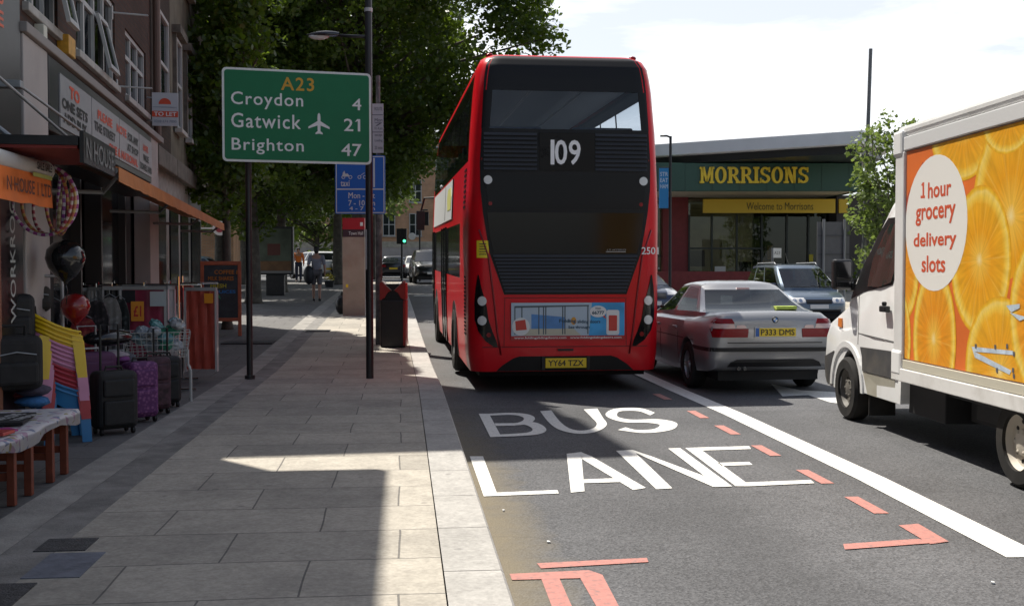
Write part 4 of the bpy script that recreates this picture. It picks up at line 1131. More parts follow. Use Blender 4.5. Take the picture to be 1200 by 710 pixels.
for i in range(len(ZL) - 1):
    za, zb = ZL[i], ZL[i + 1]
    for k in range(nR):
        k2 = (k + 1) % nR
        f = (i * nR + k, i * nR + k2, (i + 1) * nR + k2, (i + 1) * nR + k)
        a, b_ = rings[i][1][k], rings[i][1][k2]
        tgt = body
        ya = a[1] if isinstance(a, tuple) else None; yb = b_[1] if isinstance(b_, tuple) else None
        left = rings[i][0][k][0] < 0
        if 2.99 <= za and zb <= 4.14 and ya is not None and yb is not None and min(ya, yb) >= .45: tgt = pil
        if 3.12 <= za and zb <= 3.88:
            if ya is not None and yb is not None and min(ya, yb) >= .9:
                tgt = pil if (min(ya, yb), max(ya, yb)) in PILL else upg
            elif 'fc' in (a, b_) or a == 'front' or b_ == 'front': tgt = upg
            elif za >= 3.38 and a in ('rear', 'rearc') and b_ in ('rear', 'rearc'): tgt = uprear
        elif za >= 1.45 and zb <= 2.22:
            if ya is not None and yb is not None and min(ya, yb) >= 1.6:
                tgt = pil if (min(ya, yb), max(ya, yb)) in PILL else lowg
            elif 'fc' in (a, b_) or a == 'front' or b_ == 'front': tgt = lowg
        tgt.f.append(f); tgt.mi.append(0)
top = len(ZL) - 1
body.f.append(tuple(top * nR + k for k in range(nR))); body.mi.append(0)
body.f.append(tuple(k for k in range(nR))[::-1]); body.mi.append(0)
def strip(mb):
    used = sorted({i for f in mb.f for i in f}); mp = {a: b_ for b_, a in enumerate(used)}
    mb.v = [mb.v[i] for i in used]; mb.f = [tuple(mp[i] for i in f) for f in mb.f]
for o_ in (body, upg, lowg, pil, uprear): strip(o_)
SK = Skin(bodyfull)
body.build("body", RED, bus, smooth=True, auto=50)
upg.build("upper_window", BUSGLASS, bus, smooth=True, auto=40); lowg.build("lower_window", BUSDARK, bus, smooth=True, auto=40)
pil.build("window_pillar", BGLOSS, bus); uprear.build("rear_upper_window", BUSGLASS, bus, smooth=True, auto=40)
# black rear mask
mb = MB()
drape_rear(mb, SK, [(1.27, -.80, .80), (1.8, -.985, .985), (2.3, -1.07, 1.07), (2.62, -1.105, 1.105), (2.95, -1.11, 1.11), (3.385, -1.085, 1.085)], .006, 26)
drape_rear(mb, SK, [(3.385, -1.09, -.985), (3.875, -1.06, -.945)], .006, 6); drape_rear(mb, SK, [(3.385, .985, 1.09), (3.875, .945, 1.06)], .006, 6)
drape_rear(mb, SK, [(3.875, -1.06, 1.06), (4.05, -1.045, 1.045), (4.2, -1.02, 1.02), (4.3, -.97, .97), (4.34, -.90, .90)], .006, 26)
mb.build("black_rear_mask", BMATT, bus, smooth=True, auto=40)
mb = MB(); drape_rear(mb, SK, [(1.80, -.93, .93), (2.0, -.985, .985), (2.32, -1.02, 1.02)], .014, 20, t=.01); mb.build("rear_lower_window", BGLOSS, bus, smooth=True, auto=40)
mb = MB(); drape_rear(mb, SK, [(2.36, -1.0, 1.0), (2.6, -1.03, 1.03), (2.8, -1.05, 1.05)], .012, 20, t=.008); mb.build("rear_panel", mat("bus_satin_black", (.010, .010, .011), .3, spec=.2), bus, smooth=True, auto=40)
# grilles
GR = mat("grille_black", (.035, .035, .037), .35, spec=.4)
mb = MB()
for k in range(11):
    z = 1.30 + k * .045; w = .78 + (z - 1.27) * .33
    mb.slab([[(-w + 2 * w * j / 8, SK.rear(-w + 2 * w * j / 8, z) - .028, z) for j in range(9)], [(-w + 2 * w * j / 8, SK.rear(-w + 2 * w * j / 8, z) - .012, z + .03) for j in range(9)]], (0, -1, 0), .008)
mb.build("engine_grille", GR, bus)
for sx in (-1, 1):
    mb = MB()
    x0, x1 = (-1.06, -.38) if sx < 0 else (.38, 1.06)
    for k in range(9):
        z = 2.86 + k * .055
        mb.slab([[(x0 + (x1 - x0) * j / 8, SK.rear(x0 + (x1 - x0) * j / 8, z) - .03, z) for j in range(9)], [(x0 + (x1 - x0) * j / 8, SK.rear(x0 + (x1 - x0) * j / 8, z + .03) - .012, z + .034) for j in range(9)]], (0, -1, 0), .008)
    mb.build("side_grille", GR, bus)
# destination box
mb = MB(); mb.box(-.35, .37, SK.rear(0, 3.1) - .02, SK.rear(0, 3.1) + .0, 2.85, 3.34); db = mb.build("number_box", mat("number_box_black", (.010, .008, .008), .2, spec=.15), bus)
mb = MB()
ry = SK.rear(0, 3.1) - .021
for ch, xa, xb in (("1", -.205, -.155), ("0", -.15, .01), ("9", .03, .185)):
    letter(mb, ch if ch != "1" else "I", ((xa + xb) / 2, ry, 3.09), (1, 0, 0), (0, 0, 1), h=.315, w=xb - xa, bold=.02 if ch != "1" else .01)
mb.build("route_number", mat("route_white", (.85, .84, .86), .5), db)
mb = MB(); patch(mb, [(-.2, -.03), (-.2, .3), (-.1, .36), (.0, .30), (-.02, 0)], (0, ry + .0015, 2.93), (1, 0, 0), (0, 0, 1), .0005); patch(mb, rrect(-.33, -.22, .07, .2, .01), (0, ry + .0015, 2.95), (1, 0, 0), (0, 0, 1), .0005)
mb.build("window_smear", mat("dusty_smear", (.09, .09, .095), .6), db)
# lamps
for sx in (-1, 1):
    m1 = MB(); drape_rear(m1, SK, disc_rows(sx * 1.01, 2.73, .055, .055), .03, 8, t=.03); m1.build("white_lamp", LENSW, bus, smooth=True, auto=40)
    m1 = MB(); drape_rear(m1, SK, disc_rows(sx * .98, 2.43, .025, .025), .02, 6, t=.02); m1.build("red_reflector", LENSR, bus)
    m1 = MB()
    rows = [(.60, -.93, -.88), (.68, -1.04, -.9), (.8, -1.13, -.95), (.95, -1.175, -1.0), (1.15, -1.18, -1.03), (1.35, -1.165, -1.09), (1.52, -1.14, -1.125)]
    rows = rows if sx < 0 else [(z, -b_, -a) for z, a, b_ in rows]
    drape_rear(m1, SK, rows, .012, 8, t=.02, dflt=.1); cl = m1.build("lamp_cluster", BGLOSS, bus, smooth=True, auto=40)
    for cz in (1.19, .94):
        m1 = MB(); drape_rear(m1, SK, disc_rows(sx * 1.085, cz, .058, .06), .035, 8, t=.03, dflt=.08); m1.build("round_lamp", LENSW, cl, smooth=True, auto=40)
    m1 = MB(); drape_rear(m1, SK, disc_rows(sx * 1.0, .755, .03, .03), .03, 6, t=.02); m1.build("red_lamp", LENSR, cl)
    m1 = MB(); m1.ball((sx * .95, .40, 4.37), .05, .045, .03); m1.build("roof_marker", LENSR, bus, smooth=True)
    # moulded crease running down beside the lamps
    m1 = MB()
    pts = [(sx * x, SK.rear(sx * x, z, dflt=.05) - .006, z) for x, z in ((1.12, 2.1), (1.0, 1.75), (.93, 1.2), (.88, .75), (.84, .5))]
    m1.tube(pts, .012, 6); m1.build("body_crease", mat("bus_red_dark", (.22, .006, .012), .3), bus, smooth=True)
mb = MB(); drape_rear(mb, SK, [(.592, -1.08, 1.08), (.602, -1.08, 1.08)], .004, 30, t=.006, dflt=.05); drape_rear(mb, SK, [(1.222, -.80, .80), (1.23, -.80, .80)], .004, 20, t=.006)
for sx in (-1, 1): drape_rear(mb, SK, [(.61, sx * .80 - .004, sx * .80 + .004), (1.215, sx * .79 - .004, sx * .79 + .004)], .004, 1, t=.006)
mb.build("panel_gap", mat("gap_dark_red", (.10, .004, .006), .6), bus)
# lower edge, bumper recess, plate
mb = MB(); drape_rear(mb, SK, [(.285, -.90, .90), (.36, -.82, .82), (.45, -.68, .68), (.475, -.6, .6)], .008, 16, t=.02); mb.build("bumper_recess", BMATT, bus)
mb = MB(); mb.box(-.265, .27, -.035, -.02, .325, .45); pl = mb.build("number_plate", PLATEY, bus, bevel=.004)
mb = MB(); letter(mb, "YY64 TZX", (0, -.035, .388), (1, 0, 0), (0, 0, 1), h=.078, w=.46, bold=.02); mb.build("plate_lettering", TXT_BLACK, pl)
mb = MB(); mb.box(-.31, -.275, -.03, -.012, .3, .47); mb.box(.28, .315, -.03, -.012, .3, .47); mb.box(-.1, .1, -.03, 0, .545, .57); mb.build("plate_lamp", BLACK, bus)
mb = MB(); mb.box(-1.1, 1.1, .25, 9.8, .2, .5); mb.build("chassis", mat("underbody_black", (.008, .008, .008), .9), bus)
# rear advertisement
AX0, AX1, AZ0, AZ1 = -.71, .77, .685, 1.165
ad = MB(); ad.box(AX0, AX1, -.022, -.004, AZ0, AZ1)
adp = ad.build("rear_advert", mat("advert_red", (.42, .015, .02), .4), bus)
ao = (0, -.022, 0); U_, V_ = (1, 0, 0), (0, 0, 1)
def adv(name, m, fn):
    b = MB(); fn(b); b.build(name, m, adp)
adv("advert_picture", mat("advert_pale_blue", (.42, .52, .62), .4), lambda b: patch(b, [(AX0, .74), (.4, .74), (.4, AZ1), (AX0, AZ1)], ao, U_, V_, .002))
adv("advert_sea", mat("advert_sea_blue", (.07, .22, .5), .4, var=.2, vscale=4), lambda b: (patch(b, [(-.45, .82), (-.02, .82), (-.02, .98), (-.45, 1.02)], ao, U_, V_, .004)))
adv("advert_deck", mat("advert_sand", (.5, .48, .38), .4), lambda b: patch(b, [(-.62, .745), (.2, .745), (.1, .83), (-.5, .83)], ao, U_, V_, .0045))
adv("advert_sky", mat("advert_cyan", (.03, .30, .62), .4, var=.3, vscale=3), lambda b: patch(b, [(.3, .74), (AX1, .74), (AX1, AZ1), (.34, AZ1)], ao, U_, V_, .004))
def frames(b):
    for x in (-.67, -.58, -.36, -.3, -.27, -.05, -.02, .28):
        patch(b, [(x, .76), (x + .014, .76), (x + .014, 1.12), (x, 1.12)], ao, U_, V_, .006)
    patch(b, [(-.67, 1.1), (.3, 1.12), (.3, 1.135), (-.67, 1.125)], ao, U_, V_, .0065)
adv("advert_door_frames", mat("advert_dark_frame", (.06, .09, .11), .4), frames)
adv("advert_roundel", mat("advert_white", (.72, .72, .72), .4), lambda b: (patch(b, ell(-.585, .86, .115, .115), ao, U_, V_, .008), patch(b, rrect(.53, .7, .745, 1.07, .03), ao, U_, V_, .008), patch(b, ell(.42, 1.05, .11, .075), ao, U_, V_, .010)))
adv("advert_red_patch", mat("advert_bright_red", (.55, .04, .03), .4), lambda b: (patch(b, [(-.65, .81), (-.66, .93), (-.53, .95), (-.51, .82)], ao, U_, V_, .010), patch(b, rrect(.56, .67, .8, 1.0, .01), ao, U_, V_, .010), patch(b, [(.46, 1.0), (.53, .95), (.5, 1.01)], ao, U_, V_, .009)))
adv("advert_lettering", mat("advert_navy", (.02, .07, .12), .5), lambda b: (letter(b, "66777", (.42, -.022, 1.035), U_, V_, h=.045, w=.16, bold=.05, off=.012), letter(b, "FOLD", (.42, -.022, 1.09), U_, V_, h=.025, w=.07, bold=.04, off=.012), letter(b, "Folding", (.02, -.022, .925), U_, V_, h=.06, w=.22, bold=.04, off=.008), letter(b, "sliding doors", (.3, -.022, .915), U_, V_, h=.055, w=.3, bold=.03, off=.008), letter(b, "See through", (.17, -.022, .845), U_, V_, h=.045, w=.28, bold=.04, off=.008)))
adv("advert_address", TXT_WHITE, lambda b: letter(b, "www.foldingslidingdoors.com   www.foldingslidingdoors.com", (.03, -.022, .712), U_, V_, h=.034, w=1.4, bold=.02, off=.004))
adv("advert_sun", mat("advert_orange", (.6, .28, .03), .4), lambda b: patch(b, ell(.1, .93, .035, .05), ao, U_, V_, .007))
# yellow sticker, fleet number, vents
mb = MB(); drape_rear(mb, SK, [(1.74, -1.15, -1.0), (1.96, -1.15, -1.0)], .006, 6, t=.004); st = mb.build("yellow_sticker", mat("sticker_yellow", (.75, .6, .02), .5), bus)
mb = MB(); yy = min(SK.rear(-1.15, 1.85), SK.rear(-1.0, 1.85)) - .012
for k in range(5): patch(mb, [(-1.12, 1.78 + k * .033), (-1.03, 1.78 + k * .033), (-1.03, 1.79 + k * .033), (-1.12, 1.79 + k * .033)], (0, yy, 0), U_, V_, .003)
mb.build("sticker_print", TXT_BLACK, st)
mb = MB()
v2, f2 = text2d("2501", .01); xs = [p[0] for p in v2]; sc_ = .23 / (max(xs) - min(xs)); cx_ = (max(xs) + min(xs)) / 2
mb.add([(1.105 + (p[0] - cx_) * sc_, min(.02, SK.rear(1.105 + (p[0] - cx_) * sc_, 1.79, dflt=.1)) - .024, 1.79 + p[1] * sc_) for p in v2], f2); mb.build("fleet_number", TXT_WHITE, bus)
mb = MB()
for k in range(3): mb.box(.52 + .0 * k, .78, -.024, -.02, 1.815 + .0, 1.825) if k == 0 else None
letter(mb, "LT HYBRID", (.66, SK.rear(.66, 1.835) - .02, 1.845), U_, V_, h=.02, w=.25); mb.build("small_script", mat("script_grey", (.3, .3, .3), .5), bus)
# near side: advert panel, doors, wheels, mirror
mb = MB(); drape_side(mb, SK, [(2.34, 3.2, 9.1), (2.96, 3.2, 9.1)], .012, 20, t=.02); sa = mb.build("side_advert", mat("side_advert_white", (.66, .68, .68), .4), bus)
mb = MB(); drape_side(mb, SK, [(2.36, 5.1, 5.13), (2.94, 5.1, 5.13)], .016, 2, t=.01); drape_side(mb, SK, [(2.34, 3.18, 3.24), (2.96, 3.18, 3.24)], .018, 2); mb.build("advert_joint", BMATT, sa)
mb = MB(); drape_side(mb, SK, [(2.5, 3.6, 4.4), (2.7, 3.5, 4.6), (2.85, 3.7, 4.4)], .016, 6, t=.01); mb.build("advert_yellow_shape", mat("advert_pale_yellow", (.6, .6, .2), .5), sa)
mb = MB()
for y0, y1 in ((4.75, 5.95), (8.85, 9.75)):
    drape_side(mb, SK, [(.33, y0, y1), (2.2, y0, y1)], .016, 6, t=.02)
mb.build("passenger_door", BUSDARK, bus)
mb = MB()
for y0 in (4.72, 5.3, 5.95, 8.82, 9.3): drape_side(mb, SK, [(.3, y0, y0 + .07), (2.24, y0, y0 + .07)], .03, 2, t=.03)
mb.build("door_frame", BGLOSS, bus)
mb = MB()
for k in range(16):
    for j in range(3): drape_side(mb, SK, [(.72 + k * .05, .5 + j * .09, .55 + j * .09), (.745 + k * .05, .5 + j * .09, .55 + j * .09)], .008, 1, t=.006, sub=1)
for k in range(8): drape_side(mb, SK, [(2.4 + k * .07, .6, .95), (2.43 + k * .07, .6, .95)], .008, 1, t=.006, sub=1)
mb.build("side_vent", BMATT, bus)
for sx in (-1, 1):
    for y in (2.75, 8.1):
        m1 = MB()
        rows = [(.29, y - .62, y + .62), (.6, y - .6, y + .6), (.85, y - .48, y + .48), (1.02, y - .28, y + .28), (1.08, y - .05, y + .05)]
        drape_side(m1, SK, rows, .008, 6, t=.01, sgn=-sx if sx > 0 else 1, x0=6 * sx); m1.build("wheel_arch", BMATT, bus)
        build_wheel(bus, sx * 1.14, y, .49, .27, sx, mat("bus_wheel_grey", (.28, .28, .28), .5, metal=.3))
mb = MB(); mb.tube([(-1.2, 9.85, 3.0), (-1.42, 10.05, 3.0), (-1.5, 10.08, 2.7)], .025); mb.box(-1.6, -1.42, 10.0, 10.08, 2.3, 2.72); mb.build("mirror", BLACK, bus, bevel=.01)
m1 = MB(); m1.ball((-1.17, .3, 3.09), .05, .07, .05); m1.ball((-1.2, 6.9, 3.05), .05, .07, .05); m1.build("side_marker_lamp", LENSW, bus, smooth=True)
# upper saloon inside
mb = MB(); mb.box(-1.12, 1.12, .3, 9.4, 2.35, 2.4); mb.build("upper_floor", mat("saloon_floor", (.03, .03, .035), .8), bus)
mb = MB(); mb.box(-1.05, 1.05, .3, 9.2, 4.06, 4.09); mb.build("ceiling", mat("saloon_ceiling", (.42, .43, .45), .6), bus)
mb = MB(); mb.cyl((-.35, .5, 3.98), (-.35, 9, 3.98), .02); mb.cyl((.35, .5, 3.98), (.35, 9, 3.98), .02); mb.build("grab_rail", mat("rail_pale", (.5, .5, .48), .3), bus)
sm = mat("seat_blue", (.03, .035, .075), .85, var=.3, vscale=20)
seat0 = None
for r_ in range(8):
    for sx in (-1, 1):
        if seat0 is None:
            mb = MB(); mb.box(-.42, .42, 0, .1, .45, 1.1); mb.box(-.42, .42, .1, .5, .35, .48); mb.box(-.4, .4, .1, .2, 0, .35)
            seat0 = mb.build("seat", sm, bus, bevel=.03); o = seat0
        else:
            o = seat0.copy(); COL.objects.link(o); o.parent = bus
        o.location = (sx * .63, .75 + r_ * 1.0, 2.4)
# ------------------------------------------------------------------ cars
CARGLASS = glass_mat("car_glass", (.60, .68, .70), .5)
CARDARK = mat("car_dark_glass", (.012, .015, .018), .05, spec=.7)
CABIN = mat("car_cabin_dark", (.02, .02, .022), .8)
ALLOY = mat("alloy_wheel", (.42, .42, .43), .35, metal=.7)
def catmull(tab, ys):
    """smooth rows of a station table (y, ...) at the given ys"""
    out = []
    for y in ys:
        i = 0
        while i < len(tab) - 2 and y > tab[i + 1][0]: i += 1
        p0 = tab[max(i - 1, 0)]; p1 = tab[i]; p2 = tab[i + 1]; p3 = tab[min(i + 2, len(tab) - 1)]
        t = min(1, max(0, (y - p1[0]) / (p2[0] - p1[0])))
        r = []
        for j in range(1, len(p1)):
            m1 = (p2[j] - p0[j]) / max(1e-6, (p2[0] - p0[0])) * (p2[0] - p1[0]); m2 = (p3[j] - p1[j]) / max(1e-6, (p3[0] - p1[0])) * (p2[0] - p1[0])
            h = (2 * t ** 3 - 3 * t * t + 1) * p1[j] + (t ** 3 - 2 * t * t + t) * m1 + (-2 * t ** 3 + 3 * t * t) * p2[j] + (t ** 3 - t * t) * m2
            r.append(h)
        out.append((y, *r))
    return out

def car(name, label, cat, paint, loc, rz, L, st, axles, wr, gh, glass=CARGLASS, group=None, spokes=5, detail=True, rim=None, pill=None, rx=0.):
    """st: stations (y, halfwidth, z_bottom, z_shoulder, z_deck); gh: dict of glasshouse points; rear of the car at y=0"""
    root = thing(name, label, cat, loc, rz, group, rx)
    ys = set([s_[0] for s_ in st])
    y = .0
    while y < L: ys.add(round(y, 3)); y += .16 if not detail else .1
    if detail:
        for a in axles:
            for k in range(-9, 10): ys.add(round(a + k * (wr + .07) / 8.5, 3))
    ys = sorted(v for v in ys if st[0][0] <= v <= st[-1][0])
    mb = MB(); rows = []
    ra = wr + .055
    for (y, w, zb, zs, zt) in catmull(st, ys):
        arch = zb
        for a in axles:
            if abs(y - a) < ra: arch = max(arch, wr + math.sqrt(ra * ra - (y - a) ** 2))
        A = arch; A = min(A, zs - .1)
        z3 = max(A, zb + .10); z4 = max(A + .02, zb + .45 * (zs - zb)); z5 = max(z4 + .02, zb + .8 * (zs - zb))
        half = [(0, zb), (w * .62, zb), (w * .65, A), (w * .965, A), (w * .992, z3), (w, z4), (w * .995, z5), (w * .965, zs), (w * .90, zs + (zt - zs) * .6), (w * .78, zt - .004), (w * .45, zt + .012), (0, zt + .018)]
        rows.append([(x, y, z) for x, z in half] + [(-x, y, z) for x, z in half[-2:0:-1]])
    mb.grid(rows, close=True)
    n = len(rows[0]); off = (len(rows) - 1) * n
    mb.f += [tuple(range(n))[::-1], tuple(off + k for k in range(n))]; mb.mi += [0, 0]
    full = MB(); full.v = list(mb.v); full.f = list(mb.f)
    mb.build("body", paint, root, smooth=True, auto=38)
    # glasshouse
    g = gh
    def belt(y): return g['zb0'] + (g['zb1'] - g['zb0']) * (y - g['rb']) / (g['ab'] - g['rb'])
    def outline(t):
        wb, wr_ = g['wb'], g['wr']
        e = t ** .9
        w = wb + (wr_ - wb) * (t * .8 + .2 * t * t)
        yr = g['rb'] + (g['rr'] - g['rb']) * t - g.get('rcurve', .04) * math.sin(math.pi * t)
        yf = g['ab'] + (g['af'] - g['ab']) * t + .05 * math.sin(math.pi * t)
        P = []; K = []; sk = .1 if t == 0 else 0
        def zat(y):
            zr = g['H'] - .045 - .06 * max(0, abs((y - (g['rr'] + g['af']) / 2) / ((g['af'] - g['rr']) / 2)) - .3) ** 2
            return belt(min(max(y, g['rb']), g['ab'])) * (1 - t) + zr * t
        for k in range(7):
            x = -w * .93 + 2 * w * .93 * k / 6; yy = yr - .07 * (1 - (x / w) ** 2); P.append((x, yy, zat(yr) - sk)); K.append('R')
        yy = [yr + .06] + [g['rr'] * t + g['rb'] * (1 - t) + ((g['af'] * t + g['ab'] * (1 - t)) - (g['rr'] * t + g['rb'] * (1 - t))) * p for p in g['pillars']] + [yf - .08]
        for k, y in enumerate(yy): P.append((w, y, zat(y) - sk)); K.append(('S', k))
        for k in range(7):
            x = w * .93 - 2 * w * .93 * k / 6; P.append((x, yf + .10 * (1 - (x / w) ** 2), zat(yf) - sk)); K.append('F')
        for k, y in reversed(list(enumerate(yy))): P.append((-w, y, zat(y) - sk)); K.append(('S', k))
        return P, K
    T = [0, .065, .3, .6, .91, .965, 1.0]
    O = [outline(t) for t in T]; K = O[0][1]; n = len(K)
    fr, gl = MB(), MB()
    fr.v = [p for o_ in O for p in o_[0]]; gl.v = list(fr.v)
    glass_spans = set(g['spans'])
    for i in range(len(T) - 1):
        for k in range(n):
            k2 = (k + 1) % n
            f = (i * n + k, i * n + k2, (i + 1) * n + k2, (i + 1) * n + k)
            a, b_ = K[k], K[k2]; isg = False
            if .06 < T[i] and T[i + 1] < .97 - .01:
                if a == 'R' and b_ == 'R' or a == 'F' and b_ == 'F': isg = True
                elif isinstance(a, tuple) and isinstance(b_, tuple) and (min(a[1], b_[1]) in glass_spans): isg = True
            (gl if isg else fr).f.append(f); (gl if isg else fr).mi.append(0)
    # roof skin
    tp = (len(T) - 1) * n; R0 = O[-1][0]
    cx = 0; cyv = (g['rr'] + g['af']) / 2
    prev = [tp + k for k in range(n)]
    for s_, dz in ((.86, .026), (.62, .04), (.3, .045)):
        o0 = len(fr.v)
        for p in R0:
            fr.v.append((p[0] * s_, cyv + (p[1] - cyv) * (s_ * .2 + .8 * (1 - (1 - s_) ** 1.6)), p[2] + dz + (g['H'] - .045 - p[2]) * (1 - s_)))
        cur = [o0 + k for k in range(n)]
        for k in range(n): fr.f.append((prev[k], prev[(k + 1) % n], cur[(k + 1) % n], cur[k])); fr.mi.append(0)
        prev = cur
    fr.f.append(tuple(prev)); fr.mi.append(0)
    strip(fr); strip(gl)
    fr.build("roof_and_pillars", paint, root, smooth=True, auto=40)
    gl.build("window", glass, root, smooth=True, auto=40)
    if detail:
        mb = MB(); yl, yh = g['rb'] + .12, g['ab'] - .15
        mb.box(-g['wb'] * .93, g['wb'] * .93, yl, yh, belt(yl) - .02, belt(yl) + .025)
        for yy in g.get('seats', ()):
            for sx in (-.36, .36):
                mb.box(sx - .24, sx + .24, yy, yy + .12, belt(yy), belt(yy) + .1); mb.box(sx - .13, sx + .13, yy - .02, yy + .07, belt(yy) + .1, belt(yy) + .25)
        mb.build("cabin", CABIN, root, bevel=.03)
    for a in axles:
        for sx in (-1, 1):
            wst = catmull(st, [a])[0][1]
            build_wheel(root, sx * (wst - .105), a, wr, .2, sx, rim or ALLOY, spokes)
    mb = MB(); mb.box(-st[2][1] * .8, st[2][1] * .8, .25, L - .25, .17, .36); mb.build("underbody", CABIN, root)
    return root, Skin(full)

SILVER = mat("silver_paint", (.32, .322, .33), .3, metal=.5, coat=.6)
st = [(0, .70, .42, .78, .93), (.03, .775, .36, .80, .985), (.10, .83, .315, .83, 1.035), (.3, .858, .29, .875, 1.04), (.62, .868, .27, .895, 1.03), (1.0, .872, .25, .90, .99), (1.9, .872, .22, .895, .965), (2.75, .872, .22, .885, .965), (3.1, .868, .23, .87, .95), (3.5, .862, .25, .84, .91), (4.0, .845, .28, .78, .84), (4.3, .80, .30, .68, .74), (4.42, .72, .34, .60, .66), (4.46, .6, .40, .55, .6)]
gh = dict(rb=.60, rr=1.42, af=2.35, ab=3.2, zb0=1.03, zb1=.95, wb=.785, wr=.545, H=1.435, pillars=[.26, .30, .56, .60, .9], spans=[1, 3, 5][:0] + [1, 3], seats=(1.55, 2.4))
gh['pillars'] = [.03, .09, .50, .545, .95]; gh['spans'] = [2, 4]
saloon, SKs = car("silver_saloon_car", "silver four door saloon car with yellow plate seen from behind beside the bus", "car", SILVER, (4.69, 13.3, 0), R(.6), 4.46, st, [1.0, 3.72], .315, gh, spokes=5)
# rear lights: red / clear / red in two halves per side
for sx in (-1, 1):
    def rw(rows): return rows if sx < 0 else [(z, -b_, -a) for z, a, b_ in rows]
    mb = MB(); drape_rear(mb, SKs, rw([(.735, -.80, -.36), (.80, -.81, -.35), (.845, -.81, -.35)]), .008, 14, t=.03, dflt=.14); o = mb.build("tail_lamp", LENSR, saloon, smooth=True, auto=40)
    mb = MB(); drape_rear(mb, SKs, rw([(.85, -.81, -.52), (.905, -.80, -.54)]), .008, 10, t=.03, dflt=.14); drape_rear(mb, SKs, rw([(.85, -.51, -.37), (.89, -.50, -.40)]), .008, 6, t=.03, dflt=.14); mb.build("clear_band", mat("pale_pink_lens", (.62, .42, .40), .12, coat=.6), o, smooth=True, auto=40)
    mb = MB(); drape_rear(mb, SKs, rw([(.908, -.80, -.53), (.97, -.74, -.56)]), .008, 10, t=.03, dflt=.14); mb.build("upper_lens", LENSR, o, smooth=True, auto=40)
mb = MB(); drape_rear(mb, SKs, [(.555, -.80, .80), (.605, -.81, .81)], .014, 24, t=.03, dflt=.12); 
for sx in (-1, 1): drape_side(mb, SKs, [(.555, .07, .72), (.605, .07, .72)], .010, 8, t=.02, sgn=-sx if sx > 0 else 1, x0=4. * sx)
mb.build("bumper_strip", BLACK, saloon, smooth=True, auto=40)
mb = MB(); drape_rear(mb, SKs, [(.36, -.62, .62), (.42, -.58, .58), (.455, -.5, .5)], .012, 16, t=.03, dflt=.06); mb.build("bumper_insert", BLACK, saloon)
mb = MB(); mb.box(-.275, .275, SKs.rear(.27, .8) - .022, SKs.rear(0, .8) + .0, .735, .865); o = mb.build("number_plate", mat("plate_surround", (.5, .5, .5), .4), saloon, bevel=.004)
py = SKs.rear(.27, .8) - .022
mb = MB(); mb.box(-.215, .262, py - .003, py + .001, .748, .852); mb.build("plate_face", PLATEY, o)
mb = MB(); mb.box(-.262, -.216, py - .003, py + .001, .748, .852); mb.build("plate_blue_band", mat("plate_blue", (.03, .12, .42), .5), o)
mb = MB(); letter(mb, "P333 DMS", (.024, py - .003, .80), (1, 0, 0), (0, 0, 1), h=.075, w=.44, bold=.02); mb.build("plate_lettering", TXT_BLACK, o)
mb = MB(); yb = SKs.rear(0, .955) - .004; mb.lathe([(.0001, yb - .006), (.036, yb - .006), (.041, yb), (.041, yb + .02)], 24, (0, 0, .955), 'y'); o = mb.build("boot_badge", BLACK, saloon)
for k in range(4):
    a0 = k * math.pi / 2; mb = MB(); patch(mb, [(0, 0)] + ell(0, 0, .027, .027, 6, a0, a0 + math.pi / 2), (0, yb - .0062, .955), (1, 0, 0), (0, 0, 1), .001)
    mb.build("badge_quarter", TXT_WHITE if k % 2 else mat("badge_blue", (.05, .2, .55), .4), o)
mb = MB(); drape_rear(mb, SKs, [(.66, -.62, .62), (.672, -.62, .62)], .003, 18, t=.006, dflt=.08); mb.build("boot_gap", BLACK, saloon)
mb = MB()
for sx in (-.2, .12): mb.cyl((-.42 + sx * .25, -.0, .34), (-.42 + sx * .25, .2, .34), .026)
mb.build("exhaust_pipe", CHROME, saloon)
mb = MB(); mb.box(-.09, .09, 1.28, 1.31, 1.315, 1.34); mb.build("high_brake_lamp", mat("brake_lamp_pale", (.6, .35, .35), .3), saloon)
# door gaps and handles on the visible near side, mirror
mb = MB()
for y0 in (1.45, 2.42, 3.35): drape_side(mb, SKs, [(.30, y0 - .05, y0 - .035), (.55, y0, y0 + .012), (.9, y0 + .02, y0 + .032)], .003, 1, t=.006)
drape_side(mb, SKs, [(.66, .7, 3.9), (.672, .7, 3.9)], .003, 26, t=.004); mb.build("door_gap", BLACK, saloon)
mb = MB()
for y0 in (1.55, 2.5): mb.box(-.885, -.855, y0, y0 + .17, .775, .81)
mb.build("door_handle", SILVER, saloon, bevel=.01)
mb = MB(); mb.box(-1.04, -.86, 2.95, 3.08, .95, 1.08); mb.box(.86, 1.04, 2.95, 3.08, .95, 1.08); mb.build("door_mirror", SILVER, saloon, bevel=.03)
mb = MB(); mb.box(.28, .56, .72, .95, 1.06, 1.10); mb.build("parcel_shelf_paper", mat("hi_vis_yellow", (.5, .62, .1), .7), saloon)

